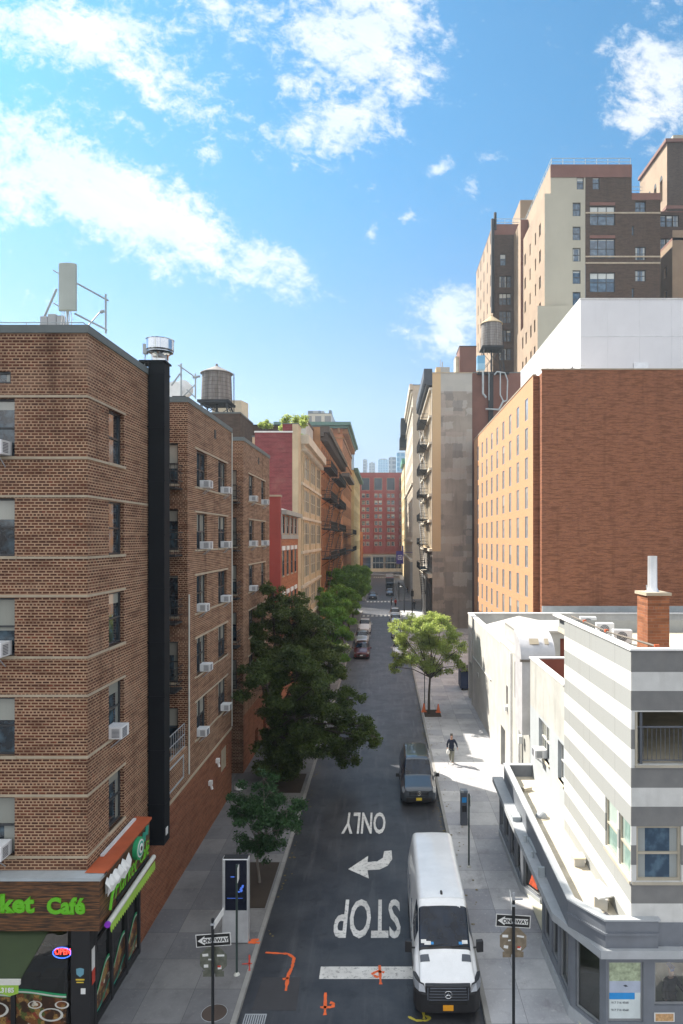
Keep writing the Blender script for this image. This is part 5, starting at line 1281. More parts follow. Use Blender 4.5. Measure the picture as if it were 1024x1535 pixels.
b = MB(); b.prism([(9.5, 43), (14, 43), (14, 50), (9.5, 50)], 6.2, 7.6); b.build('skylight', M['bluegrey_wall'], lw)
b = MB(); b.quad((7.7, 43, 7.5), (10.2, 43, 8.1), (10.2, 52, 8.1), (7.7, 52, 7.45)); b.quad((10.2, 43, 8.1), (13, 43, 7.5), (13, 52, 7.5), (10.2, 52, 8.1)); b.quad((7.7, 43, 7.5), (13, 43, 7.5), (10.2, 43, 8.1)); b.build('pitched_roof', M['white_wall'], lw)
gs = thing('roof_terrace_house', 'low roof house with dark openings between the hood and the stripes', 'building', (9.5, 40, 7))
b = MB(); b.wall('S', 38.2, 7.55, 14, 7.0, 8.75, [(8.6, 7.4, 1.2, .95), (10.6, 7.2, 1.6, 1.2)], .5); b.quad((7.55, 38.2, 7), (7.55, 43, 7), (7.55, 43, 8.75), (7.55, 38.2, 8.75)); b.build('wall', M['pale_wall'], gs); MB().box(7.7, 14, 38.75, 38.8, 7., 8.7).build('dark_inside', M['red_brick_plain'], gs); MB().box(7.45, 14, 38.05, 43, 8.75, 8.85).build('roof', M['white_wall'], gs)
dp = thing('low_roof_wall', 'brick and stone step wall between the hood and the striped wall', 'wall', (9.5, 35, 7)); MB().box(8.3, 13, 34.6, 34.9, 5.5, 7.6).build('brickwork', M['red_brick_plain'], dp); MB().box(8.25, 13, 34.55, 34.95, 7.6, 7.72).build('coping', M['cream'], dp)
# utility boxes at the doorway
ub = thing('waste_container', 'dark blue waste container standing beyond the end of the white garage wall', 'waste container', (7.9, 63, KZ)); MB().prism([(6.9, 62.2), (9.4, 62.2), (9.4, 64.2), (6.9, 64.2)], .3, 1.9).build('body', M['blue_bin'], ub, bevel=.05); MB().cbox((8.15, 63.1, 2.0), (2.6, 2.1, .08), rx=.08).build('lid', M['black_plastic'], ub); MB().lathe((7.1, 62.5, KZ), [(.1, 0), (.1, .18)], 10).lathe((9.2, 62.5, KZ), [(.1, 0), (.1, .18)], 10).build('wheel', M['rubber'], ub)

# ---- tan brick hotel
HX = 13.6
wW = [(65.6 + i * 4.25, 25.3 - 2.82 * r, 1.4, 2.1, 1, 1) for i in range(9) for r in range(9)]
ht = thing('brick_hotel', 'large reddish brick block with narrow windows and a blank wall facing the viewer', 'hotel', (30, 80, 0))
ZH = 28.95
b = MB(); b.wall('W', HX, 62.7, 104, 0, ZH, [q[:4] for q in wW], .08); b.build('street_wall', M['tan_brick'], ht)
b = MB(); b.quad((HX, 62.7, 0), (14.15, 62.7, 0), (14.15, 62.7, ZH), (HX, 62.7, ZH)); b.quad((14.15, 61.6, 0), (60, 61.6, 0), (60, 61.6, ZH + .25), (14.15, 61.6, ZH + .25)); b.quad((14.15, 61.6, 0), (14.15, 62.7, 0), (14.15, 62.7, ZH), (14.15, 61.6, ZH)); b.quad((HX, 104, 0), (60, 104, 0), (60, 104, ZH), (HX, 104, ZH)); b.build('blank_wall', M['red_rough_brick'], ht)
for q in wW: window(ht, 'W', HX, *q[:4], 1, 1, fm=M['win_grey'], pm=M['pane_hotel'], depth=.05, fw=.05)
MB().box(HX - .06, HX + .3, 62.64, 104, ZH, ZH + .12).box(14.1, 60, 61.54, 61.9, ZH + .25, ZH + .37).build('coping', M['stone'], ht)
MB().box(HX + .3, 60, 62.8, 104, ZH - .6, ZH - .4).build('roof', M['roof'], ht)
MB().box(14.15, 60, 61.4, 61.6, 7.3, 7.9).build('base_flashing', M['flashing'], ht)
ph = thing('white_penthouse', 'plain white rooftop block standing on the reddish brick hotel', 'penthouse', (30, 80, ZH))
b = MB(); b.quad((18.9, 66, ZH), (60, 66, ZH), (60, 66, 37.1), (18.9, 66, 37.1)); b.wall('W', 18.9, 66, 95, ZH, 37.1, [(69, ZH + .1, 1.1, 2.3)], .2); b.quad((18.9, 66, 37.1), (60, 66, 37.1), (60, 95, 37.1), (18.9, 95, 37.1)); b.quad((18.9, 95, ZH), (60, 95, ZH), (60, 95, 37.1), (18.9, 95, 37.1)); b.build('wall', M['penthouse_white'], ph)
MB().box(19.05, 19.1, 68.5, 69.5, ZH, ZH + 2.4).build('door', M['far_grey'], ph)
MB().box(18.84, 60, 65.94, 66.2, 37.1, 37.2).box(18.84, 19.1, 66.2, 95, 37.1, 37.2).build('cap', M['coping_white'], ph)
b = MB()
for x in np.arange(21.5, 58, 3.1): b.box(x, x + .03, 65.975, 66, ZH + .3, 37.05)
b.box(18.95, 60, 65.97, 66, 33.5, 33.56); b.build('panel_joint', M['aluminium'], ph)
MB().box(24, 25.4, 65.8, 65.97, 30.2, 30.9).build('louvre', M['aluminium'], ph)
rl = thing('roof_railing', 'thin white safety railing on the hotel roof beside the white penthouse', 'railing', (16.5, 63.2, ZH))
b = MB()
for q in (.5, 1.0): b.path([(14.4, 66.8, ZH + q), (15.5, 63., ZH + q), (18.4, 63., ZH + q)], .03, 5)
for p in ((14.4, 66.8), (15.5, 63.), (16.5, 63), (17.5, 63), (18.4, 63)): b.tube((*p, ZH - .3), (*p, ZH + 1.), .03, n=5)
b.build('rail', M['dish'], rl)

# ---- patched cement gable loft (right, beyond the lot)
RX = 7.3
wW = [(107 + i * 3.4, z, 1.7, 2.5) for i in range(7) for z in (33.4, 29.4, 25.4, 21.4, 17.4, 13.4, 9.2)]
cg = building('patched_loft', 'tall loft with a patched grey cement gable and ornate street side', 'loft building', RX, 13.42, 105, 131, 39.4, M['patched_cement'], {'W': wW}, par=.5, depth=.08, cop=M['stone'], wkw=dict(fm=M['win_dark'], pm=M['pane_far'], fw=.12))
b = MB()
for i in range(8): b.box(RX - .15, RX, 105.1 + i * 3.45, 105.7 + i * 3.45, 12.5, 36.8)
for z in (36.8, 32.6, 28.5, 24.5, 20.5, 16.5, 12.): b.box(RX - .5, RX, 105.05, 131, z, z + .4)
b.box(RX - .7, RX, 105.05, 131, 7.9, 8.5); b.build('facade_trim', M['cream_stone'], cg)
b = MB(); b.box(RX - 1.3, RX, 105.05, 131, 38.6, 40.1); b.box(RX - .9, RX, 105.05, 131, 37.6, 38.6)
for y in np.arange(105.1, 131, 1.2): b.box(RX - 1.25, RX - .9, y, y + .35, 37.8, 38.58)
b.build('cornice', mat('dark_cornice', (.05, .06, .075), .6), cg)
MB().box(RX + .6, RX + 2.7, 105.3, 108, 39.5, 40.4).build('roof_step', M['patched_cement'], cg)
for z in (33., 29., 25., 21., 17., 13., 9.): escape(cg, RX - .4, -1, 110, 120, z, True, d=1.3)
b = MB(); b.wall('W', RX - .3, 105.1, 131, 0, 7.9, [(107.5 + i * 4.3, .4, 3., 6.5) for i in range(6)], .25); b.build('shop_storey', mat('shop_dark', (.11, .11, .11), .6), cg)
rc = thing('roof_antenna', 'thin mast antennas on the patched gable roof', 'antenna', (PX(661, 107), 107, 40)); 
MB().tube((PX(660, 107), 107, 40.4), (PX(660, 107), 107, 42), .06).tube((PX(663, 107), 107, 40.4), (PX(663, 107), 107, 41.6), .1).build('mast', M['grey_metal'], rc)
D = 118.
building('brick_chimney_block', 'plain dark red brick shaft behind the patched gable', 'building', PX(689, D), PX(714, D), D, D + 5, PZ(519.5, D), M['tower_red'], par=0, cop=M['black_metal'], z0=0)
building('light_shaft', 'narrow cream shaft left of the dark red brick shaft', 'building', PX(684, D), PX(688.7, D), D + 1, D + 4, PZ(533, D), M['cream'], par=0, cop=M['cream'], z0=30)
rb = building('red_brick_loft', 'red brick loft with white pipes below the right-hand water tank', 'building', 13.5, 21.5, 106, 126, PZ(559, 106), M['tower_red'], {'S': [(15.3 + 3.1, 31.6, 1.1, 2.3), (15.3 + 3.1, 27.4, 1.1, 2.3), (14.5, 20., 1., 2.), (14.5, 15.5, 1., 2.)], 'W': []}, par=.5, depth=.3, wkw=dict(fm=M['win_white'], pm=M['pane_green']))
pp = thing('roof_ducts', 'white insulated ducts looping over the red brick loft below the tank', 'duct', (17, 105.5, 33))
D = 105.2; b = MB(); A2_ = lambda px_, py_: (PX(px_, D), D, PZ(py_, D))
b.path([A2_(753, 603), A2_(760, 600), A2_(761, 570), A2_(757, 559), A2_(745, 557), A2_(741, 562)], .1, 8); b.path([A2_(750, 558), A2_(750, 592), A2_(755, 602)], .1, 8)
b.path([A2_(728, 613), A2_(748, 614), A2_(755, 600)], .13, 8); b.path([A2_(724, 556), A2_(724, 590), A2_(729, 596)], .16, 8); b.path([A2_(733, 558), A2_(733, 600)], .07, 8)
b.build('pipe', M['flashing'], pp, smooth=True)
MB().box(PX(716, D), PX(764, D), D + .1, D + .7, PZ(560, D), PZ(557, D)).box(PX(733, D), PX(740, D), D + .2, D + .7, PZ(640, D), PZ(560, D)).build('steel_frame', M['black_metal'], pp)
MB().cbox((PX(720, 108), 107.5, PZ(546, 108)), (1.2, 1.2, 2.2)).build('blue_box', M['far_blue_glass'], pp)
# ---- cream block past the avenue and beyond
wW = [(159.5 + i * 4.4, z, 2.2, 2.8) for i in range(12) for z in (44.3, 40, 35.7, 31.4, 27.1, 22.8, 18.5, 14.2, 9.6)]
cb = building('cream_block', 'tall cream stone block past the avenue on the right with ornate top', 'office building', 6.35, 22, 156, 213, 49, M['cream_stone'], {'W': wW[:96]}, par=0, depth=.08, wkw=dict(fm=M['win_beige'], pm=M['pane_far'], fw=.15))
b = MB(); b.box(5.6, 6.35, 155.6, 213, 47.9, 49.2)
for z in (47., 43.4, 26.2, 13.2): b.box(6.0, 6.35, 155.8, 213, z, z + .5)
b.box(5.7, 6.35, 156, 213, 8.6, 9.2); b.build('cornice', M['cream_stone'], cb)
b = MB(); b.box(5.9, 6.35, 156, 213, 0, 8.6); b.build('base_storey', M['win_grey'], cb)
MB().box(4.6, 6.3, 196, 206, 44, 48.5).box(4.4, 6.3, 203, 210, 41, 44.).build('dark_cornice', M['black_metal'], cb)
wW = [(247 + i * 5, z, 2.2, 2.8) for i in range(8) for z in (35, 30.5, 26, 21.5, 17, 12.5, 7)]
t = building('yellow_block', 'yellowish stone block at the far right end with a green roof corner', 'office building', 6.9, 24, 244, 288, 40.5, M['yellow_stone'], {'W': wW}, par=0, depth=.35, wkw=dict(fm=M['win_beige'], pm=M['pane_far'], fw=.15))
MB().box(6., 9, 243.5, 262, 40.62, 42.5).build('green_roof', mat('copper_green', (.1, .3, .2), .6), t)

# ---- tall apartment towers
D = 115.; k_ = D / F
def X_(p): return PX(p, D)
def Z_(p): return PZ(p, D)
wSg = [(X_(864.5), Z_(y + 10), X_(871) - X_(859), 2.3) for y in (314, 350, 382, 415.5, 448)]
wSg += [(X_(870), Z_(284), 1.2, 2.2)]
wBr = [(X_(893.5), Z_(284), 1.2, 2.2)]
for y0, y1 in ((309, 338), (358, 387.5), (408.5, 438)): wBr.append((X_(903), Z_(y1), X_(922) - X_(884), (y1 - y0) * k_, 3, 2))
for y0, y1 in ((302, 320), (370, 390), (405, 422)): wBr.append((X_(960), Z_(y1), X_(968) - X_(952), (y1 - y0) * k_, 2, 2))
for y in (353, 446): wBr.append((X_(947.5), Z_(y), .65, 1.6))
XT = X_(825.5)
tw = thing('apartment_tower', 'tallest brown and grey brick apartment tower with roof railing on the right', 'apartment building', (36, 130, 0))
kw = dict(depth=.25, fm=M['win_dark'], pm=M['pane_sky'], fw=.12)
b = MB(); XB = X_(877.5); ZTw = Z_(247)
b.wall('S', D, X_(816.5), XB, 0, Z_(290), [q[:4] for q in wSg if q[1] < 70], .3); b.wall('S', D, XT, XB, Z_(290), Z_(266), [wSg[-1]], .3)
b.wall('S', D - 1.2, X_(803.5), X_(850), 0, Z_(462)); b.quad((X_(816.5), D, Z_(290)), (XT, D, Z_(290)), (XT, D + 30, Z_(290)), (X_(816.5), D + 30, Z_(290)))
b.build('grey_wall', M['tower_grey'], tw)
for q in wSg: window(tw, 'S', D, q[0], q[1], q[2], q[3], 1, 2, **kw)
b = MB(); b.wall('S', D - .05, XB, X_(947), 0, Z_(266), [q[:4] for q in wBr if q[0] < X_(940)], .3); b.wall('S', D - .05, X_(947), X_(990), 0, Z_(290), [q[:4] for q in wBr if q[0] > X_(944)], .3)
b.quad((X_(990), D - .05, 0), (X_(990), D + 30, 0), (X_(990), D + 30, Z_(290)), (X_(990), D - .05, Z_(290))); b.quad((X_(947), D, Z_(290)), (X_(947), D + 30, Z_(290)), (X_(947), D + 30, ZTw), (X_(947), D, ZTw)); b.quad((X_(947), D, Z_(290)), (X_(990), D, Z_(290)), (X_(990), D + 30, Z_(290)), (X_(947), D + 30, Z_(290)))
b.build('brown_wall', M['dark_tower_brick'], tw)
for q in wBr: window(tw, 'S', D - .05, q[0], q[1], q[2], q[3], *(q[4:] if len(q) > 4 else (1, 2)), **kw)
b = MB(); b.box(XT, X_(947), D - .12, D + .2, Z_(266), ZTw); b.box(X_(947), X_(990), D - .12, D + .1, Z_(300), Z_(289.8)); b.box(X_(884), X_(922), D - .09, D, Z_(308), Z_(303.5)); b.box(X_(884), X_(922), D - .09, D, Z_(357.5), Z_(353)); b.build('red_band', M['tower_red'], tw)
b = MB()
for y in (320.5, 386, 395.5): b.box(XB, X_(989.9), D - .12, D - .051, Z_(y), Z_(y - 2.2))
b.build('stone_band', M['stone'], tw)
wW = []
for yy_ in (118.5, 122, 126.5, 131, 135.5):
    for z in np.arange(30, 74, 4.55): wW.append((yy_, z, 1.3 if yy_ in (118.5, 131) else .9, 2.1, 1, 2))
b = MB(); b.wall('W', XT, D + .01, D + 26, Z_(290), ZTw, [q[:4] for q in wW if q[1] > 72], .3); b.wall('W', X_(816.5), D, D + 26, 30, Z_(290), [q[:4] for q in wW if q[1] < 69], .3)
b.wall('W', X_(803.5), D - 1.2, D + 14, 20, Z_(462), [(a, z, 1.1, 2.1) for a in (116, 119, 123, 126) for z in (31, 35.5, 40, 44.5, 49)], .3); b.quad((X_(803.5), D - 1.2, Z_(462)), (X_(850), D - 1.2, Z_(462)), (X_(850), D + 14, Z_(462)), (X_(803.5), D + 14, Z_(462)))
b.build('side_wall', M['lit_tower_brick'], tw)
for q in wW:
    if q[1] > 72: window(tw, 'W', XT, *q[:4], 1, 2, **kw)
    elif q[1] < 69 and q[1] > 48: window(tw, 'W', X_(816.5), *q[:4], 1, 2, **kw)
for a in (116, 119, 123, 126):
    for z in (35.5, 40, 44.5, 49): window(tw, 'W', X_(803.5), a, z, 1.1, 2.1, 1, 2, **kw)
b = MB()
for q in (.6, 1.2): b.path([(XT + .2, D + 26, ZTw + q), (XT + .2, D + .2, ZTw + q), (X_(946), D + .2, ZTw + q)], .05, 5)
for x in np.arange(XT + .2, X_(946), 1.9): b.tube((x, D + .2, ZTw), (x, D + .2, ZTw + 1.2), .05, n=5)
for y in np.arange(D + 2, D + 26, 2.): b.tube((XT + .2, y, ZTw), (XT + .2, y, ZTw + 1.2), .05, n=5)
for q in (.6, 1.2): b.path([(X_(948), D + .2, Z_(290) + q), (X_(963), D + .2, Z_(290) + q)], .05, 5)
b.build('roof_railing', M['flashing'], tw)
b = MB(); b.quad((XT, D, ZTw), (X_(947), D, ZTw), (X_(947), D + 26, ZTw), (XT, D + 26, ZTw)); b.build('roof', M['tower_grey'], tw)
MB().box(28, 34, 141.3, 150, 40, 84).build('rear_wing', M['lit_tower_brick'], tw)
# second tower
D = 140.
wS2_ = [(X_(754), PZ(y, D), 1.6 if i else 1.2, 2.4, 2 if i else 1, 2) for i, y in enumerate((398, 431, 457, 484, 512, 540))] + [(X_(762.5), PZ(y, D), 1., 2.4) for y in (431, 457, 484, 512, 540)]
wW2 = [(a, z, 1.3, 2.3) for a in (143, 147.5, 152.5, 157.5, 162) for z in np.arange(36, 76, 4.4)]
t2 = building('brick_tower', 'dark brick apartment tower with black riser pipe behind the right water tank', 'apartment building', X_(739), X_(786), D, 165.5, PZ(337, D), M['dark_tower_brick'], {'S': wS2_}, par=0, depth=.3, cop=M['tower_red'], wkw=dict(fm=M['win_dark'], pm=M['pane_sky'], fw=.12))
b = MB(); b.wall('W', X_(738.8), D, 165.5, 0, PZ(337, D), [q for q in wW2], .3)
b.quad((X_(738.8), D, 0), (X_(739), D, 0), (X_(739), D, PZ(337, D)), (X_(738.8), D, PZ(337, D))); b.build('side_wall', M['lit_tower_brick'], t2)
for q in wW2: window(t2, 'W', X_(738.8), *q, 1, 2, **kw)
b = MB(); b.box(X_(770.5), X_(787), D - 7, D - .02, 0, PZ(353, D)); b.build('projecting_bay', M['tower_red'], t2)
b = MB(); b.quad((X_(770.5) - .02, D - 7, 0), (X_(770.5) - .02, D - .05, 0), (X_(770.5) - .02, D - .05, PZ(353, D)), (X_(770.5) - .02, D - 7, PZ(353, D))); b.build('bay_side', M['lit_tower_brick'], t2)  # sun-facing side of the bay, sheeted in the painted-lit brick tone
b = MB(); b.tube((X_(738), D - .4, PZ(470, D)), (X_(738), D - .4, PZ(330, D)), .35, n=8); b.tube((X_(742), D - .3, PZ(345, D)), (X_(742), D - .3, PZ(320, D)), .3, n=8); b.build('riser_pipe', M['black_metal'], t2)
b = MB()
for q in (.6, 1.3): b.path([(X_(744), D + .2, PZ(337, D) + q), (X_(786), D + .2, PZ(337, D) + q)], .06, 5)
for x in np.arange(X_(744), X_(786), 1.8): b.tube((x, D + .2, PZ(337, D)), (x, D + .2, PZ(337, D) + 1.3), .05, n=5)
b.build('roof_railing', M['flashing'], t2)
MB().box(X_(739), X_(779), D - .06, D, PZ(352, D), PZ(337, D)).build('red_band', M['tower_red'], t2)
# third tower with arches
D = 150.; z3 = PZ(214, D)
t3 = thing('arched_tower', 'beige brick tower top with arched openings at the right picture edge', 'apartment building', (70, 160, 0))
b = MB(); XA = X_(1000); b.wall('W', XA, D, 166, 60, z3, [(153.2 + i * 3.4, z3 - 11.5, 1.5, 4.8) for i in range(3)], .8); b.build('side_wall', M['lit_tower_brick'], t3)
b = MB(); b.wall('S', D, XA, 100, 60, z3, [(XA + 4.6, z3 - 10.5, 2.2, 5.), (XA + 9.6, z3 - 10.5, 2.2, 5.)], .8); b.quad((XA, D, z3), (100, D, z3), (100, 166, z3), (XA, 166, z3)); b.build('wall', M['dark_tower_brick'], t3)
b = MB()
for i in range(3): b.box(XA + .9, XA + 1., 152.3 + i * 3.4, 154.1 + i * 3.4, z3 - 11.6, z3 - 5)
b.box(XA + 3.3, XA + 12, D + .85, D + .9, z3 - 10.7, z3 - 5); b.build('dark_opening', M['black_metal'], t3)
b = MB()
for i in range(3):
    yc = 153.2 + i * 3.4; P = [(XA - .01, yc + .75 * math.cos(a), z3 - 6.7 + 1.1 * math.sin(a)) for a in np.linspace(0, math.pi, 12)]; b.quad(*P)
P = [(XA + 4.6 + 1.1 * math.cos(a), D - .01, z3 - 5.5 + 1.3 * math.sin(a)) for a in np.linspace(0, math.pi, 12)]; b.quad(*P); b.build('arch', M['black_metal'], t3)
b = MB(); b.box(XA - .5, 100, D - .5, 166, z3, z3 + .7); b.box(XA - .3, 100, D - .3, D, z3 - 14.6, z3 - 13.9); b.box(XA - .3, XA, D, 166, z3 - 14.6, z3 - 13.9); b.build('cornice', M['tower_red'], t3)
MB().box(X_(1012), X_(1040), D + 1, D + 6, z3 + .7, z3 + 2.3).build('roof_box', M['tower_grey'], t3)
D = 128.; b_ = [(XQ, z, 1.2, 2.2) for XQ in (X_(994), X_(1004), X_(1013)) for z in np.arange(46, 74, 4.4)]
t4 = building('brick_wing', 'dark brick wing at the right edge below the arched tower', 'apartment building', X_(990), X_(1060), D, 147, PZ(318, D), M['dark_tower_brick'], {'S': b_}, par=0, depth=.3, cop=M['tower_red'], wkw=dict(fm=M['win_dark'], pm=M['pane_sky'], fw=.12))
D = 122.; t5 = thing('brick_setback_block', 'tan brick block sloping into the frame at the right edge', 'apartment building', (X_(1040), D, 0))
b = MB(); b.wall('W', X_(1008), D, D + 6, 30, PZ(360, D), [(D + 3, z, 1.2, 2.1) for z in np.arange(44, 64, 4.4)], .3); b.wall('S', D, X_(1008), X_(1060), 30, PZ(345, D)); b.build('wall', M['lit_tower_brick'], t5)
MB().prism([(X_(1008), D), (X_(1060), D), (X_(1060), D + 6), (X_(1008), D + 6)], PZ(360, D), PZ(356, D)).build('cornice', M['tower_red'], t5)
# ================================================================== VEHICLES
def prof(zl, zb, zt, wl_, wb, wt, r=.1):
    zm = zl + (zb - zl) * .5
    return [(wl_ * .9, zl), (wl_, zl + .06), (wb, zm), (wb * .985, zb), (wt + (wb - wt) * .12, zt - r - (zt - r - zb) * .12), (wt - r * .45, zt - r * .22), (wt * .55, zt), (0, zt + .015)]
NP = 8
def cr(p0, p1, p2, p3, t):
    return tuple(.5 * ((2 * b) + (-a + c) * t + (2 * a - 5 * b + 4 * c - d) * t * t + (-a + 3 * b - 3 * c + d) * t ** 3) for a, b, c, d in zip(p0, p1, p2, p3))
class Loft:
    """car body as stations along its length (y, profile); S(s, t) gives a surface point, t = 0 sill .. 7 roof centre"""
    def __init__(s, st, hard=()): s.st = st; s.hard = set(hard)
    def prof_at(s, t):
        i = min(int(t), NP - 2); f = t - i
        out = []
        for y, P in s.st:
            g = lambda k: P[max(0, min(NP - 1, k))]
            out.append((y, *cr(g(i - 1), g(i), g(i + 1), g(i + 2), f)))
        return out
    def S(s, a, t, sd=1):
        L = s.prof_at(t); n = len(L); i = max(0, min(int(a), n - 2)); f = a - i
        p1, p2 = L[i], L[i + 1]
        p0 = L[i - 1] if i > 0 and i not in s.hard else tuple(2 * a_ - b_ for a_, b_ in zip(p1, p2))
        p3 = L[i + 2] if i + 2 < n and (i + 1) not in s.hard else tuple(2 * b_ - a_ for a_, b_ in zip(p1, p2))
        q = cr(p0, p1, p2, p3, f)
        return Vector((sd * max(q[1], 0), q[0], q[2]))
    def mesh(s, name, m, parent, ns=4, nt_=4):
        A = [i / ns for i in range((len(s.st) - 1) * ns + 1)]; T = [i / nt_ for i in range((NP - 1) * nt_ + 1)]
        b = MB(); rows = []
        for a in A:
            row = [s.S(a, t, 1) for t in T] + [s.S(a, t, -1) for t in reversed(T[:-1])]
            rows.append([len(b.v) + i for i in range(len(row))]); b.v += [tuple(p) for p in row]
        for i in range(len(rows) - 1):
            for j in range(len(rows[0]) - 1): b.f.append((rows[i][j], rows[i][j + 1], rows[i + 1][j + 1], rows[i + 1][j]))
            b.f.append((rows[i][-1], rows[i][0], rows[i + 1][0], rows[i + 1][-1]))
        for rw in (rows[0], rows[-1]):
            n = len(rw)
            for j in range(n // 2): b.f.append((rw[j], rw[j + 1], rw[n - 2 - j], rw[n - 1 - j]) if j + 1 < n - 2 - j else (rw[j], rw[j + 1], rw[n - 1 - j]))
        return s.fin(b, name, m, parent)
    def fin(s, b, name, m, parent):
        me = bpy.data.meshes.new(name); me.from_pydata(b.v, [], b.f); me.update(); smooth_mesh(me, 38)
        return link(name, me, M[m], parent)
    def patch(s, name, m, parent, a0, a1, t0, t1, off=.006, n=8, sides=(1, -1), full=False, th=.0):
        if len(sides) == 2 and t1 < 6.9 and name in ('headlight', 'side_window', 'headlight_surround'):
            s.patch(name, m, parent, a0, a1, t0, t1, off, n, (1,)); return s.patch(name, m, parent, a0, a1, t0, t1, off, n, (-1,))
        b = MB()
        for sd in sides:
            g = []
            for i in range(n + 1):
                row = []
                for j in range(n + 1):
                    a, t = a0 + (a1 - a0) * i / n, t0 + (t1 - t0) * j / n
                    p = s.S(a, t, sd); e = .02
                    du = s.S(a + e if a < len(s.st) - 1.03 else a - e, t, sd) - p; dv = s.S(a, t + e if t < NP - 1.05 else t - e, sd) - p
                    if a >= len(s.st) - 1.03: du = -du
                    if t >= NP - 1.05: dv = -dv
                    nn = du.cross(dv)
                    if nn.length > 1e-9: nn.normalize()
                    if nn.x * sd < -1e-3 or (abs(nn.x) < .25 and nn.z < 0): nn = -nn
                    row.append(p + nn * off)
                g.append(row)
            k = len(b.v); b.v += [tuple(p) for r in g for p in r]; w_ = n + 1
            b.f += [(k + i * w_ + j, k + i * w_ + j + 1, k + (i + 1) * w_ + j + 1, k + (i + 1) * w_ + j) for i in range(n) for j in range(n)]
        return s.fin(b, name, m, parent)

def wheel(parent, x, y, r, w_=.22):
    sd = 1 if x > 0 else -1
    b = MB()
    def lat(prof_, n=26):
        k = len(b.v); m = len(prof_)
        for rr_, q in prof_:
            for i in range(n):
                t = 2 * math.pi * i / n; b.v.append((x + sd * q, y + rr_ * math.cos(t), r + rr_ * math.sin(t)))
        for j in range(m - 1): b.f.extend([(k + j * n + i, k + j * n + (i + 1) % n, k + (j + 1) * n + (i + 1) % n, k + (j + 1) * n + i) for i in range(n)])
    lat([(r * .6, -w_), (r * .96, -w_), (r, -w_ * .85), (r, -.03), (r * .95, 0), (r * .62, 0)])
    me = bpy.data.meshes.new('wheel'); me.from_pydata(b.v, [], b.f); smooth_mesh(me); wo = link('wheel', me, M['rubber'], parent)
    b = MB(); lat([(r * .62, -.01), (r * .56, -.04), (r * .2, -.02), (r * .02, -.015)], 20)
    me = bpy.data.meshes.new('rim'); me.from_pydata(b.v, [], b.f); smooth_mesh(me); link('rim', me, M['hood_metal'], wo)
def local(b, name, m, parent, smooth=False, bevel=0):
    if name in SPLIT:
        cl_ = b.clusters()
        if len(cl_) > 1: return [local1(c, name, m, parent, smooth, bevel) for c in cl_][0]
    return local1(b, name, m, parent, smooth, bevel)
def local1(b, name, m, parent, smooth=False, bevel=0):
    me = bpy.data.meshes.new(name); me.from_pydata(b.v, [], b.f); me.update()
    if smooth: smooth_mesh(me)
    o = link(name, me, M[m], parent)
    if bevel:
        q = o.modifiers.new('b', 'BEVEL'); q.width = bevel; q.segments = 2; q.limit_method = 'ANGLE'
    return o
def mirror_part(parent, x, y, z, sz=(.16, .12, .28), m='black_plastic'):
    sd = 1 if x > 0 else -1
    o = local(MB().cbox((x + sd * .16, y, z), sz, rz=sd * .15).tube((x - sd * .05, y + .03, z - .08), (x + sd * .12, y, z - .05), .03, n=6), 'wing_mirror', m, parent, bevel=.03)
def star(parent, y, z, r):
    b = MB(); n = 28
    for i in range(n):
        a0, a1 = 2 * math.pi * i / n, 2 * math.pi * (i + 1) / n
        b.tube((r * math.cos(a0), y, z + r * math.sin(a0)), (r * math.cos(a1), y, z + r * math.sin(a1)), r * .09, n=6)
    for k in range(3):
        a = math.pi / 2 + k * 2 * math.pi / 3; p = (r * math.cos(a), z + r * math.sin(a))
        q1 = (r * .2 * math.cos(a + 1.05), z + r * .2 * math.sin(a + 1.05)); q2 = (r * .2 * math.cos(a - 1.05), z + r * .2 * math.sin(a - 1.05))
        b.quad((0, y - .02, z), (q1[0], y, q1[1]), (p[0], y, p[1])); b.quad((0, y - .02, z), (p[0], y, p[1]), (q2[0], y, q2[1]))
    return local(b, 'emblem', 'chrome', parent)

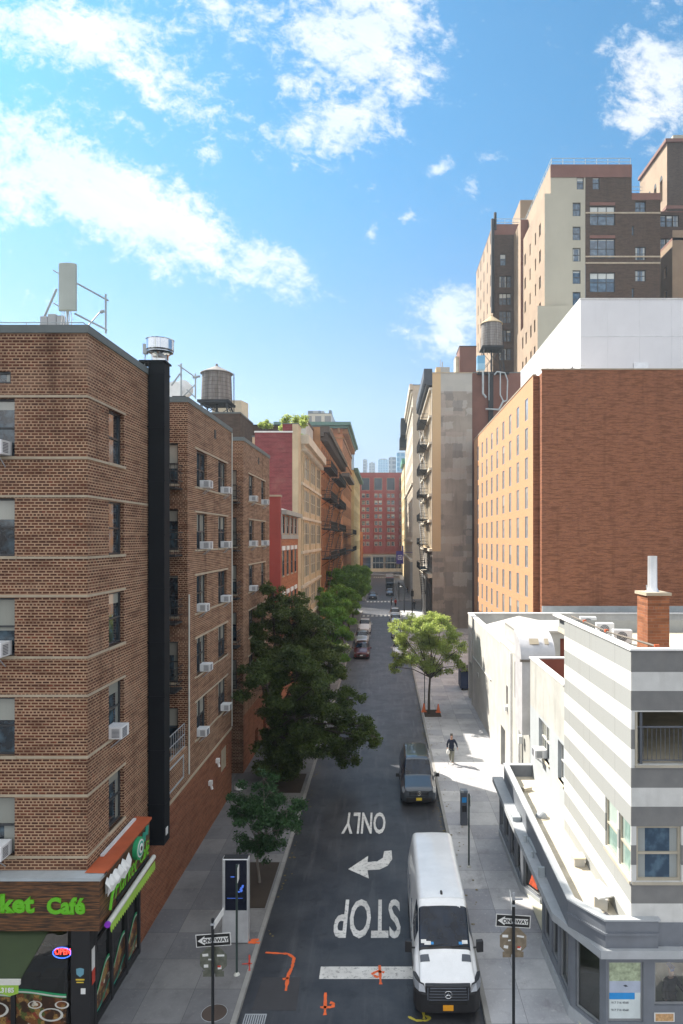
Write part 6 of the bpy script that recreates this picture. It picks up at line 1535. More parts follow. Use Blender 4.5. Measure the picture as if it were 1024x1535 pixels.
def big_van(label, loc):
    t = thing('cargo_van', label, 'van', loc)
    W = .95
    st = [(0., prof(.32, .78, .98, W * .80, W * .86, W * .78, .05)), (.1, prof(.28, .92, 1.1, W * .9, W * .95, W * .83, .06)), (.38, prof(.25, 1.0, 1.2, W * .97, W * .99, W * .84, .09)),
          (.95, prof(.25, 1.16, 1.42, W * .98, W, W * .83, .12)), (1.0, prof(.25, 1.18, 1.46, W * .98, W, W * .83, .12)), (1.85, prof(.25, 1.36, 2.3, W * .98, W, W * .80, .12)), (2.05, prof(.25, 1.4, 2.42, W * .98, W, W * .8, .14)),
          (2.6, prof(.25, 1.4, 2.5, W * .98, W, W * .82, .16)), (6.6, prof(.25, 1.4, 2.5, W * .98, W, W * .82, .16)), (6.95, prof(.3, 1.4, 2.46, W * .96, W * .985, W * .8, .16)), (7.02, prof(.4, 1.4, 2.35, W * .9, W * .94, W * .76, .14))]
    L = Loft(st, (3, 4, 5, 8)); L.mesh('body', 'white_car', t)
    L.patch('windshield', 'car_glass', t, 4.06, 5.02, 4.6, 7, .006, 14)
    L.patch('windshield_seal', 'black_plastic', t, 3.98, 5.1, 4.42, 7, .002, 14)
    L.patch('side_window', 'car_glass', t, 4.55, 6.9, 3.15, 4.1, .008)
    L.patch('lower_cladding', 'black_plastic', t, 2.2, 9.4, 0., 1.1, .01, 12)
    b = MB(); b.prism([(-.975, .62), (-.985, .34), (-.945, .08), (-.78, -.085), (-.4, -.12), (.4, -.12), (.78, -.085), (.945, .08), (.985, .34), (.975, .62)], .27, .84); local(b, 'front_bumper', 'black_plastic', t, bevel=.035)
    b = MB(); b.prism([(-.68, .2), (-.64, -.08), (-.3, -.11), (.3, -.11), (.64, -.08), (.68, .2)], .81, 1.05); local(b, 'grille_frame', 'black_plastic', t, bevel=.02)
    b = MB()
    for i in range(5): b.box(-.56 + i * .01, .56 - i * .01, -.135, -.1, .655 + i * .082, .68 + i * .082)
    b.box(-.6, -.57, -.13, -.09, .66, 1.0).box(.57, .6, -.13, -.09, .66, 1.0); local(b, 'grille', 'ac_dark', t, bevel=.004)
    b = MB(); b.box(-.55, .55, -.135, -.11, .54, .62); local(b, 'air_intake', 'rubber', t)
    for nm, mt, e, q in (('headlight_surround', 'black_plastic', .0, .0), ('headlight', 'lamp_glass', .008, .02)):
        for sd in (-1, 1):
            lo = [(.61, -.04, .83 + q), (.80, .02, .83 + q), (.915, .17, .86 + q), (.96, .36, .92 + q), (.963, .56, 1.0)]
            hi = [(.66 - q, .03, 1.03 - q), (.79, .1, 1.06 - q), (.89, .22, 1.09 - q), (.945, .38, 1.11 - q), (.96, .56 - q, 1.1 - q)]
            b = MB(); F_ = lambda p: (sd * (p[0] + e + .035), p[1] - e - .05, p[2] + .02)
            for i in range(4): b.quad(F_(lo[i]), F_(lo[i + 1]), F_(hi[i + 1]), F_(hi[i]))
            b.quad(*[F_(p) for p in hi], (sd * .7, .5, 1.0))
            local1(b, nm, mt, t)
    star(t, -.16, .84, .105)
    L.patch('hood_vent', 'ac_dark', t, 3.02, 3.6, 5.35, 6.3, .007, 6) if False else None
    b = MB()
    for sd in (-1, 1):
        P = [(.32, .78), (.64, .72), (.66, .86), (.3, .9)]
        v = [(sd * p[0], p[1], 1.46 + (p[1] - .95) * .38) for p in P]
        b.quad(*(v if sd > 0 else v[::-1]))
    # vents follow the hood
    b = MB()
    for sd in (-1, 1):
        k = len(b.v); n = 5
        for i in range(n + 1):
            for j in range(n + 1):
                a = 2.5 + (2.86 - 2.5) * i / n; tt = 4.9 + 1.0 * j / n - .1 * i / n
                p = L.S(a, tt, sd); b.v.append((p.x, p.y, p.z + .008))
        b.f += [(k + i * (n + 1) + j, k + i * (n + 1) + j + 1, k + (i + 1) * (n + 1) + j + 1, k + (i + 1) * (n + 1) + j) for i in range(n) for j in range(n)]
    local(b, 'hood_vent', 'ac_dark', t)
    for sd in (-1, 1): mirror_part(t, sd * .94, 1.25, 1.42, (.2, .14, .34))
    local(MB().box(-.15, .15, -.14, -.121, .36, .52), 'number_plate', 'amber_plate', t, bevel=.005)
    text('CARGO', .07, (loc[0], loc[1] - .118, loc[2] + .415), FS, M['ink'], t, 'plate_lettering', .001) if False else None
    local(MB().cbox((0, 2.3, 2.52), (.07, .2, .06)), 'roof_aerial', 'black_plastic', t, bevel=.02)
    b = MB()
    for y in (2.75, 4.35): b.box(-W - .004, -W + .02, y, y + .012, .5, 2.1)
    b.box(-W - .006, -W + .02, 4.4, 6.6, 1.38, 1.4); b.box(-W - .02, -W, 2.55, 2.7, 1.12, 1.16); local(b, 'door_seam', 'ac_dark', t)
    b = MB(); b.cbox((-.62, 1.42, 1.82), (.2, .1, .02)); 
    for x, y, sx_, c in ((-.62, 1.12, .2, 0), (.62, 1.12, .17, 0)): pass
    # papers lying on the dashboard, seen against the glass
    b = MB(); b2 = MB()
    for x, w_, a in ((.62, .17, 4.15), (-.64, .16, 4.17), (-.52, .2, 4.13)):
        p = L.S(a, 5.6, 1); b.cbox((x, p.y - .012, p.z + .03), (w_, .012, .1), rx=-.75)
    for x in (-.4, .5): p = L.S(4.14, 5.6, 1); b2.cbox((x, p.y - .012, p.z + .01), (.13, .012, .07), rx=-.75)
    local(b, 'dash_paper', 'sign_white', t); local(b2, 'dash_card', 'poster_blue', t)
    p = L.S(4.05, 6, 1)
    local(MB().tube((-.5, p.y - .02, p.z + .02), (.1, p.y + .06, p.z + .07), .012).tube((.2, p.y - .02, p.z + .02), (.75, p.y + .02, p.z + .04), .012), 'wiper', 'rubber', t)
    for y in (.95, 5.4):
        for sd in (-1, 1): wheel(t, sd * (W - .0), y, .35)
    return t
big_van('long white high-roof cargo van parked at the right kerb beside the stop line', (1.83, 19.85, 0))

def small_van(label, loc):
    t = thing('passenger_van', label, 'van', loc)
    W = .935
    st = [(0., prof(.3, .62, .84, W * .74, W * .8, W * .7, .05)), (.12, prof(.22, .72, .95, W * .9, W * .94, W * .78, .06)), (.5, prof(.2, .82, 1.05, W * .97, W * .99, W * .8, .09)),
          (1.18, prof(.2, .94, 1.2, W * .98, W, W * .82, .12)), (1.25, prof(.2, .95, 1.22, W * .98, W, W * .82, .12)), (2.05, prof(.2, 1.05, 1.82, W * .98, W, W * .72, .1)), (2.5, prof(.2, 1.08, 1.9, W * .98, W, W * .74, .12)),
          (4.8, prof(.2, 1.1, 1.88, W * .98, W, W * .74, .12)), (5.1, prof(.3, 1.1, 1.82, W * .95, W * .97, W * .7, .12)), (5.2, prof(.4, 1.05, 1.6, W * .88, W * .9, W * .66, .1))]
    L = Loft(st, (3, 4, 5, 7)); L.mesh('body', 'dark_car', t)
    L.patch('windshield', 'car_glass', t, 4.06, 5.0, 4.65, 7, .006, 12); L.patch('side_window', 'car_glass', t, 4.6, 7.7, 3.2, 4.6, .008, 12)
    L.patch('lower_cladding', 'black_plastic', t, 1.5, 8, 0., .9, .008)
    b = MB(); b.box(-.66, .66, -.05, .04, .26, .5).box(-.5, .5, -.03, .02, .56, .82); local(b, 'front_bumper', 'black_plastic', t, bevel=.03)
    b = MB()
    for i in range(3): b.box(-.46, .46, -.045, -.03, .6 + i * .075, .62 + i * .075)
    local(b, 'grille', 'ac_dark', t, bevel=.003); star(t, -.07, .72, .1)
    L.patch('headlight', 'lamp_glass', t, .5, 1.9, 3.2, 4.7, .014, 8)
    for sd in (-1, 1): mirror_part(t, sd * .92, 1.62, 1.12, (.2, .12, .18))
    local(MB().box(-.15, .15, -.08, -.065, .36, .5), 'number_plate', 'yellow_plate', t, bevel=.005)
    b = MB()
    for s in (-.62, .62): b.tube((s, 2.3, 1.9), (s, 4.7, 1.88), .02, n=6)
    local(b, 'roof_rail', 'dark_car', t)
    for y in (.95, 4.1):
        for sd in (-1, 1): wheel(t, sd * (W + .0), y, .33)
    return t
small_van('dark grey passenger van parked at the right kerb behind the white cargo van', (1.78, 35.6, 0))

def car(name, label, cat, loc, paint, kind='suv', rz=0., group='cars parked along the far kerbs'):
    t = thing(name, label, cat, loc, rz, group)
    W = .92; s = 1.12 if kind == 'suv' else (1. if kind == 'sedan' else 1.3)
    zr = 1.45 * s
    st = [(0., prof(.3, .6, .72, W * .74, W * .8, W * .66, .05)), (.15, prof(.22, .7, .84, W * .92, W * .95, W * .76, .06)), (1.15, prof(.2, .84 * s, .98 * s, W * .98, W, W * .8, .1)), (1.2, prof(.2, .85 * s, 1.0 * s, W * .98, W, W * .8, .1)),
          (1.95, prof(.2, .92 * s, zr - .05, W * .98, W, W * .68, .1)), (2.4, prof(.2, .93 * s, zr, W * .98, W, W * .7, .1))]
    if kind == 'sedan': st += [(3.1, prof(.2, .93, zr - .04, W * .98, W, W * .68, .1)), (3.9, prof(.2, .92, 1.05, W * .98, W, W * .76, .08)), (4.5, prof(.3, .88, .98, W * .92, W * .95, W * .74, .08)), (4.6, prof(.4, .8, .9, W * .84, W * .88, W * .7, .06))]
    else: st += [(4.2, prof(.2, .95 * s, zr - .04, W * .98, W, W * .7, .1)), (4.45, prof(.3, .95 * s, zr - .25, W * .95, W * .97, W * .68, .1)), (4.75, prof(.4, .8 * s, .95 * s, W * .88, W * .92, W * .7, .08))]
    L = Loft(st, (2, 3, 4)); L.mesh('body', paint, t, 3, 3)
    L.patch('windshield', 'car_glass', t, 3.08, 4., 4.7, 7, .008, 8); L.patch('side_window', 'car_glass', t, 3.6, 6.0 if kind != 'sedan' else 6.6, 3.3, 4.6, .01, 8)
    L.patch('headlight', 'lamp_glass', t, .4, 1.25, 3.1, 4.4, .014, 4)
    local(MB().box(-.55, .55, -.03, .03, .34, .56), 'grille', 'black_plastic', t, bevel=.02); local(MB().box(-.16, .16, -.05, -.03, .4, .52), 'number_plate', 'sign_white', t)
    for sd in (-1, 1): mirror_part(t, sd * .9, 1.5, .98 * s, (.16, .1, .14), paint)
    for y in (.85, 3.6):
        for sd in (-1, 1): wheel(t, sd * W, y, .33)
    return t
LXc = -3.2
car('parked_car', 'dark red car with a blue-white windscreen parked on the left before the white one', 'car', (PX(542, 79.5), 79., 0), 'wine_car')
car('parked_car', 'white car parked on the left directly behind the dark red car', 'car', (PX(543, 91), 89., 0), 'silver_car')
car('parked_van', 'white van roof showing between the left trees behind the parked cars', 'van', (-3.0, 100, 0), 'white_car', 'van')
car('parked_car', 'white car half hidden by the sunlit tree at the right kerb', 'car', (1.85, 80, 0), 'white_car', 'sedan')
car('parked_car', 'pale blue-white car parked on the right just before the avenue', 'car', (1.8, 109, 0), 'silver_car')
car('parked_van', 'white van parked on the right at the avenue corner', 'van', (1.75, 116, 0), 'white_car', 'van')
car('parked_car', 'silver car parked at the right kerb behind the white sedan', 'car', (1.85, 95, 0), 'silver_car', 'sedan')
car('moving_car', 'dark police-like car with pale bonnet driving up beyond the avenue', 'car', (1.25, 166, 0), 'blue_car', 'suv')
car('moving_car', 'dark blue car crossing the avenue on the left beside the trees', 'car', (-2.8, 157, 0), 'blue_car', 'sedan')
def truck(label, loc, paint):
    t = thing('box_truck', label, 'truck', loc, 0, 'trucks beyond the avenue')
    local(MB().box(-1.1, 1.1, 1.9, 7.5, .9, 3.3), 'cargo_box', paint, t, bevel=.05)
    local(MB().prism([(-1., 0.1), (1., 0.1), (1., 1.8), (-1., 1.8)], .5, 2.2), 'cab', paint, t, bevel=.15)
    local(MB().box(-.85, .85, .04, .12, 1.35, 2.05), 'windshield', 'car_glass', t, bevel=.02); local(MB().box(-.8, .8, .02, .12, .6, .95), 'grille', 'black_plastic', t)
    for y in (.9, 5.8):
        for sd in (-1, 1): wheel(t, sd * 1.02, y, .45)
truck('black truck with a pale cab roof driving beyond the avenue', (1.3, 182, 0), 'dark_car'); truck('white box truck farthest up the street', (1.4, 200, 0), 'white_car')

# ================================================================== STREET FURNITURE
def L3(t, mb, name, m, **k): return mb.build(name, M[m], t, **k)
def sign_pole(label, x, y, zs, tilt, tape):
    t = thing('one_way_post', label, 'street sign', (x, y, KZ), 0, 'one way sign posts at the corner')
    top = zs + .62
    L3(t, MB().tube((x, y, KZ), (x, y, top), .042, n=10), 'pole', 'black_metal')
    w_, h_ = .92, .31
    def pl(pts, dy, name, m):
        c, s_ = math.cos(tilt), math.sin(tilt)
        b = MB(); F_ = [(x + u * c - v * s_, y + dy, zs + u * s_ + v * c) for u, v in pts]; n = len(F_)
        b.v = F_ + [(p[0], p[1] + .004, p[2]) for p in F_]
        b.f = [tuple(range(n)), tuple(range(2 * n - 1, n - 1, -1))] + [(i, n + i, n + (i + 1) % n, (i + 1) % n) for i in range(n)]
        return b.build(name, M[m], t)
    pl([(-w_ / 2 - .02, -h_ / 2 - .02), (w_ / 2 + .02, -h_ / 2 - .02), (w_ / 2 + .02, h_ / 2 + .02), (-w_ / 2 - .02, h_ / 2 + .02)], .06, 'border', 'sign_white')
    pl([(-w_ / 2, -h_ / 2), (w_ / 2, -h_ / 2), (w_ / 2, h_ / 2), (-w_ / 2, h_ / 2)], .054, 'panel', 'sign_black')
    pl([(-.43, 0), (-.23, -.125), (-.24, -.075), (.41, -.075), (.41, .075), (-.24, .075), (-.23, .125)], .048, 'arrow', 'sign_white')
    o = text('ONE WAY', .15, (0, 0, 0), FS, M['sign_black'], t, 'lettering', .001, 1.02, .004, 'LEFT')
    c, s_ = math.cos(tilt), math.sin(tilt); u, v = -.30, -.052
    o.location = (u * c - v * s_, .042, zs - KZ + u * s_ + v * c); o.rotation_euler = (R(90), -tilt, 0)
    r = .40; zc = zs - .56
    b = MB(); P = [(x + r * math.cos(R(22.5 + 45 * i)), zc + r * math.sin(R(22.5 + 45 * i))) for i in range(8)]
    b.v = [(p[0], y + .07, p[1]) for p in P] + [(p[0], y + .074, p[1]) for p in P]; b.f = [tuple(range(8)), tuple(range(15, 7, -1))] + [(i, 8 + i, 8 + (i + 1) % 8, (i + 1) % 8) for i in range(8)]
    b.build('stop_sign_back', M['sign_back_r' if tape else 'sign_back_l'], t)
    b = MB(); rr = random.Random(int(x * 10))
    for (u, v, a, c_) in ((-.22, .14, .16, .07), (-.2, -.16, .12, .08), (.2, .13, .2, .05), (.17, -.2, .1, .09), (-.1, .02, .08, .04)):
        b.cbox((x + u, y + .066, zc + v), (a, .004, c_), ry=rr.uniform(-.3, .3))
    b.build('sticker', M['cloth_white'], t)
    b = MB(); b.cbox((x + .16, y + .064, zc - .17), (.09, .004, .05)); b.build('red_sticker', M['red_paint'], t)
    b = MB(); b.cbox((x - .17, y + .08, zc - .38), (.24, .004, .16)).cbox((x + .17, y + .08, zc - .38), (.24, .004, .16)); b.build('lower_tab', M['sign_back_r' if tape else 'sign_back_l'], t)
    # street name blades, seen nearly edge on
    L3(t, MB().cbox((x + (.08 if not tape else -.02), y + .35, top - .18), (.012, .75, .2), rz=-.12), 'street_name_blade', 'sign_white')
    b = MB().cbox((x, y, top - .14), (.1, .1, .05)).cbox((x, y, zs), (.1, .06, .05))
    if tape: b.cbox((x + .1, y, top + .02), (.3, .04, .04)).cbox((x, y, top + .1), (.06, .06, .22))
    b.build('bracket', M['grey_metal'], t)
add('sign_back_l', mat('sign_back_l', (.11, .115, .09), .6, var=.3, vs=8.)); add('sign_back_r', mat('sign_back_r', (.2, .16, .11), .6, var=.25, vs=8.))
sign_pole('one way sign post on the left pavement beside the iron cover and kiosk', PX(319, 18.7), 18.7, PZ(1411, 18.7), .07, False)
sign_pole('one way sign post on the right pavement beside the white cargo van', PX(770, 18.9), 18.9, PZ(1382.5, 18.9), -.06, True)
def post(label, x, y, h, blade=True, group=None, m='green_post'):
    t = thing('parking_sign_post', label, 'sign post', (x, y, KZ), 0, group)
    L3(t, MB().tube((x, y, KZ), (x, y, KZ + h), .035, n=8), 'pole', m)
    L3(t, MB().lathe((x, y, KZ), [(.1, 0), (.08, .04), (.04, .08)], 12), 'base', 'conduit')
    if blade:
        L3(t, MB().cbox((x + .05, y - .02, KZ + h - .28), (.012, .3, .46), rz=.06), 'sign_panel', 'sign_white')
add('green_post', mat('green_post', (.03, .05, .045), .5))
post('thin dark post with an edge-on parking sign in front of the kiosk', PX(355, 21.7), 21.7, 3.5)
post('thin dark post with an edge-on sign beside the parking meter on the right pavement', PX(703, 28.8), 28.8, 3.1)
post('thin pole standing just left of the sunlit tree trunk', PX(636.5, 55), 55, 3.8)
# kiosk
kx, ky = PX(353, 23.4), 23.35
t = thing('phone_kiosk', 'tall silver information kiosk with a dark screen on the left pavement', 'kiosk', (kx, ky, KZ)); w_ = .9
L3(t, MB().box(kx - w_ / 2, kx + w_ / 2, ky, ky + .3, KZ + .02, 3.04), 'body', 'aluminium', bevel=.03)
L3(t, MB().box(kx - w_ / 2 + .11, kx + w_ / 2 - .05, ky - .012, ky + .01, KZ + 1.15, 3.0), 'screen', 'screen')
L3(t, MB().box(kx - w_ / 2 + .05, kx + w_ / 2 - .03, ky + .01, ky + .28, 3.041, 3.07), 'top', 'black_plastic')
L3(t, MB().box(kx - .4, kx + .4, ky + .03, ky + .27, KZ, KZ + .02), 'foot', 'black_plastic')
b = MB(); b.box(kx - .15, kx - .02, ky - .018, ky - .013, 2.42, 2.45); b.build('screen_bar', M['screen_blue'], t)
b = MB(); rr = random.Random(2)
for i in range(7): x = kx + .14 + rr.uniform(-.05, .1); z = 2. + rr.uniform(-.12, .12); b.box(x, x + .07, ky - .018, ky - .013, z, z + .05)
b.box(kx - .27, kx + .26, ky - .018, ky - .013, 1.7, 1.712); b.build('screen_image', M['screen_blue'], t)
# pay station
mx, my = PX(695.5, 33.1), 33.1
t = thing('parking_meter', 'dark parking pay station on the right pavement near the thin post', 'parking meter', (mx, my, KZ))
L3(t, MB().box(mx - .17, mx + .17, my - .14, my + .14, KZ, 1.72), 'body', 'ac_dark', bevel=.03); L3(t, MB().prism([(mx - .18, my - .16), (mx + .18, my - .16), (mx + .18, my + .16), (mx - .18, my + .16)], 1.72, 1.84), 'solar_top', 'far_grey', bevel=.03)
L3(t, MB().box(mx - .11, mx + .11, my - .15, my - .141, 1.25, 1.5), 'screen', 'poster_blue'); L3(t, MB().box(mx - .1, mx + .1, my - .15, my - .141, .8, 1.1), 'panel', 'black_plastic')
# cones
def cone(label, x, y):
    t = thing('traffic_cone', label, 'traffic cone', (x, y, KZ), 0, 'cones at the sunlit tree')
    L3(t, MB().box(x - .2, x + .2, y - .2, y + .2, KZ, KZ + .04), 'base', 'orange_plastic'); L3(t, MB().lathe((x, y, KZ + .04), [(.16, 0), (.04, .62), (.03, .64)], 16), 'body', 'orange_plastic', smooth=True)
    L3(t, MB().lathe((x, y, KZ + .3), [(.118, 0), (.088, .14)], 16, False), 'collar', 'orange_plastic')
cone('orange traffic cone left of the sunlit tree trunk', PX(635.5, 54.6), 54.6); cone('orange traffic cone right of the sunlit tree trunk', PX(657, 54.4), 54.4)
# street lamps and signals far away
def lamp(label, x, y, h, arm=0., sig=False):
    t = thing('street_lamp' if not sig else 'traffic_signal', label, 'street lamp' if not sig else 'traffic signal', (x, y, 0)); b = MB().tube((x, y, 0), (x, y, h), .1, .07, 8)
    if arm: b.path([(x, y, h), (x + arm * .5, y, h + .35), (x + arm, y, h + .3)], .06, 6)
    L3(t, b, 'pole', 'black_metal')
    if sig: L3(t, MB().box(x - .25, x + .25, y - .3, y - .08, h - 1.3, h - .3), 'signal_head', 'black_plastic')
    else: L3(t, MB().lathe((x + arm, y, h + .1), [(.1, .2), (.28, .08), (.2, 0)], 10), 'lamp_head', 'grey_metal')
lamp('traffic signal on a pole at the near right corner of the avenue', PX(618, 119), 119, 5.2, 0, True); lamp('traffic signal post left of the avenue crossing beside the right kerb', PX(598, 153), 153, 4.4, 0, True)
lamp('street lamp with a short arm on the right before the avenue', PX(606, 128), 128, 4.8, -.6); lamp('tall street lamp pole reaching over the road beyond the avenue', PX(609, 214), 214, 9., -2.2)
# banner
D = 157.; t = thing('banner', 'purple banner with a white torch square hanging from the cream block', 'banner', (PX(600, D), D, PZ(836, D)))
MB().box(PX(594, D), PX(605, D), D - .05, D + .05, PZ(845, D), PZ(826, D)).build('cloth', M['purple'], t)
b = MB(); cx_, cz_ = PX(599.8, D), PZ(835.5, D)
for a in ((-.5, .5, .42, .52), (-.5, .5, -.52, -.42), (-.5, -.4, -.42, .42), (.4, .5, -.42, .42), (-.12, .12, -.25, .1), (-.05, .05, .1, .32)): b.box(cx_ + a[0], cx_ + a[1], D - .08, D - .055, cz_ + a[2], cz_ + a[3])
b.build('mark', M['sign_white'], t)
MB().box(PX(603, D), PX(605, D), D - .06, D + .06, PZ(826, D), PZ(818, D)).tube((PX(605, D), D, PZ(828, D)), (6.4, D, PZ(828, D)), .06).build('bracket', M['purple'], t)
tb = thing('litter_bag', 'white rubbish bag lying against the brick wall base on the left', 'bag', (PX(350, 37), 37.6, KZ))
MB().lathe((LX + .35, 37.6, KZ), [(.18, 0), (.3, .1), (.26, .3), (.06, .42), (.03, .5)], 12).build('bag', M['cloth_white'], tb, smooth=True)
# ================================================================== TREES AND PLANTS
def leaves(name, pts, nrm, size, m, parent, seed=1, up=.35):
    """many small folded leaf clusters, one mesh"""
    r = np.random.default_rng(seed); n = len(pts)
    a = r.normal(size=(n, 3)); a[:, 2] *= .55; a /= np.linalg.norm(a, axis=1)[:, None]
    N = nrm * .5 + r.normal(size=(n, 3)) * .6 + np.array([0, 0, up]); N /= np.linalg.norm(N, axis=1)[:, None]
    b = np.cross(N, a); b /= np.maximum(np.linalg.norm(b, axis=1)[:, None], 1e-6); a = np.cross(b, N)
    s = size * r.uniform(.55, 1.3, (n, 1)); w = s * r.uniform(.4, .6, (n, 1)); dr = N * s * -.25
    V4 = np.stack([pts - a * s + dr, pts - b * w, pts + a * s + dr, pts + b * w], 1).reshape(-1, 3)
    me = bpy.data.meshes.new(name); o = np.array(wl(parent)); V4 = V4 - o
    me.vertices.add(4 * n); me.vertices.foreach_set('co', V4.astype(np.float32).ravel())
    me.loops.add(4 * n); me.loops.foreach_set('vertex_index', np.arange(4 * n, dtype=np.int32))
    me.polygons.add(n); me.polygons.foreach_set('loop_start', np.arange(0, 4 * n, 4, dtype=np.int32)); me.polygons.foreach_set('loop_total', np.full(n, 4, dtype=np.int32))
    me.update(calc_edges=True); me.validate()
    return link(name, me, M[m], parent)
def tree(label, base, fork, clumps, nleaf, size, lm, bm='bark', r0=.16, seed=1, name='street_tree', group=None, sub=9, fl=1., gap=.5, lean=(0, 0)):
    """clumps: (x, y, z, rx, ry, rz). Each clump carries sub-clumps on twigs, so that sky and dark show between them"""
    r = np.random.default_rng(seed); t = thing(name, label, 'tree', (base[0], base[1], base[2]), 0, group)
    tb = MB(); B = Vector(base); Fk = Vector(fork)
    mid = B.lerp(Fk, .5) + Vector((r.uniform(-.08, .08), r.uniform(-.08, .08), 0)); tb.tube(B - Vector((0, 0, .05)), B + Vector((0, 0, .12)), r0 * 1.35, r0, 10); tb.tube(B + Vector((0, 0, .12)), mid, r0, r0 * .85, 10); tb.tube(mid, Fk, r0 * .85, r0 * .7, 10)
    P, N = [], []; tot = sum((c[3] * c[4] * c[5]) ** (2 / 3) for c in clumps)
    for c in clumps:
        C = Vector(c[:3]); k = Fk.lerp(C, .45) + Vector((r.uniform(-.2, .2), r.uniform(-.2, .2), r.uniform(.0, .3)))
        q = r0 * .42; tb.tube(Fk - Vector((0, 0, r.uniform(0, .3))), k, q, q * .65, 7, False); tb.tube(k, C, q * .65, q * .3, 6, False)
        n = int(nleaf * (c[3] * c[4] * c[5]) ** (2 / 3) / tot); ns = max(4, int(sub))
        for j in range(ns):
            d_ = r.normal(size=3); d_ /= np.linalg.norm(d_); rad = r.uniform(.45, 1.)
            sc_ = np.array(c[3:6]); ctr = np.array(c[:3]) + d_ * sc_ * rad
            tb.tube(C, Vector(ctr), q * .25, .008, 4, False)
            sr = sc_ * r.uniform(.26, .46) * fl
            m_ = max(3, int(n / ns)); e = r.normal(size=(m_, 3)); e /= np.linalg.norm(e, axis=1)[:, None]
            e[:, 2] *= .62; rr_ = r.uniform(.25, 1., (m_, 1)) ** .5
            P.append(ctr + e * sr * rr_ + r.normal(size=(m_, 3)) * (.03 + size * .45)); N.append(e)
    tb.build('trunk', M[bm], t)
    leaves('crown', np.concatenate(P), np.concatenate(N), size, lm, t, seed)
    return t
def sprays(D, lst, dy=1.):
    r = np.random.default_rng(len(lst)); out = []
    for px, py, rp in lst:
        d = D + r.uniform(-dy, dy); q = rp * d / F * 1.12; out.append((PX(px, d), d, PZ(py, d), q, q * 1.1, q * .85))
    return out
# young tree in the soil square
D = 27.6
tree('young street tree with dark blue-green leaves beside the kiosk', (PX(389, 27.5), 27.5, KZ), (PX(388, 27.5), 27.5, 1.9),
     sprays(D, [(372, 1192, 24), (405, 1185, 26), (430, 1215, 22), (362, 1222, 20), (395, 1225, 30), (415, 1255, 24), (378, 1256, 20), (395, 1168, 16), (350, 1218, 9), (445, 1205, 10), (440, 1240, 12), (398, 1275, 14)], .7), 13500, .062, 'leaf_blue', 'bark_light', .055, 3, sub=8)
# the big dark tree: two overlapping crowns in the photo, one trunk each
D = 38.
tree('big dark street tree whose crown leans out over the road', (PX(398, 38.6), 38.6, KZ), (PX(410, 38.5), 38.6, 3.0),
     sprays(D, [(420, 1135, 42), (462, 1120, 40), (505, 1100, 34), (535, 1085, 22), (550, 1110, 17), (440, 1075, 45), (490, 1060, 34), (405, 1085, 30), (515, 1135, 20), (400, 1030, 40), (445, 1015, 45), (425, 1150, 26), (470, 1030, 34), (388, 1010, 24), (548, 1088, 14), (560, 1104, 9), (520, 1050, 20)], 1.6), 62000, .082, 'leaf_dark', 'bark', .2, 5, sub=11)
D = 44.
tree('tall brownish green street tree rising behind the big dark tree', (PX(415, 46), 46, KZ), (PX(420, 46), 46, 4.2),
     sprays(D, [(408, 925, 32), (440, 935, 34), (470, 950, 30), (400, 965, 32), (435, 980, 40), (475, 990, 34), (388, 1000, 26), (500, 970, 18), (410, 890, 16), (440, 900, 18), (372, 960, 14), (378, 975, 12), (505, 1005, 18), (455, 1020, 30), (400, 880, 8), (362, 990, 12)], 1.5), 48000, .092, 'leaf_brown', 'bark', .18, 8, sub=11)
D = 62.
tree('brighter green street tree behind the tall brownish tree on the left', (-5.1, 62, KZ), (-5.1, 62, 3.6),
     sprays(D, [(495, 925, 18), (512, 915, 16), (500, 950, 22), (512, 955, 15), (485, 900, 12), (518, 930, 12), (503, 985, 15), (490, 970, 18)], 1.4), 26000, .095, 'leaf_mid', 'bark', .15, 9, sub=9)
for i, (D, x, zc, rr0, l) in enumerate(((84, -5.6, 6.4, 3.0, 'round green street tree past the beige loft house'), (98, -5.4, 6.8, 3.1, 'second round green street tree farther along the left kerb'), (112, -5.4, 6.9, 3.2, 'third round green street tree farther along the left kerb'), (126, -5.4, 6.6, 3.1, 'last green street tree on the left before the avenue'))):
    r = np.random.default_rng(20 + i); cl_ = [(x + r.uniform(-1, 1) * rr0 * .62, D + r.uniform(-1, 1) * rr0 * .7, zc + r.uniform(-.6, .75) * rr0 * .75, rr0 * .48, rr0 * .48, rr0 * .42) for _ in range(16)]
    tree(l, (-5.2, D, KZ), (-5.2, D, 3.4), cl_, 26000, .12, 'leaf_mid', 'bark', .16, 30 + i, sub=7, group='round street trees along the left kerb')
D = 53.5
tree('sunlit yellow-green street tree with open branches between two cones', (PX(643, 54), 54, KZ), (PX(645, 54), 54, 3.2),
     sprays(D, [(600, 945, 15), (618, 935, 14), (640, 940, 18), (662, 938, 16), (680, 955, 15), (610, 965, 14), (632, 962, 20), (655, 968, 20), (675, 980, 15), (692, 970, 9), (690, 998, 9), (640, 995, 17), (662, 1005, 14), (600, 985, 12), (585, 940, 7), (618, 990, 11), (595, 1000, 9), (648, 925, 10)], 1.3), 34000, .07, 'leaf_bright', 'bark', .11, 12, sub=13, fl=1.2)
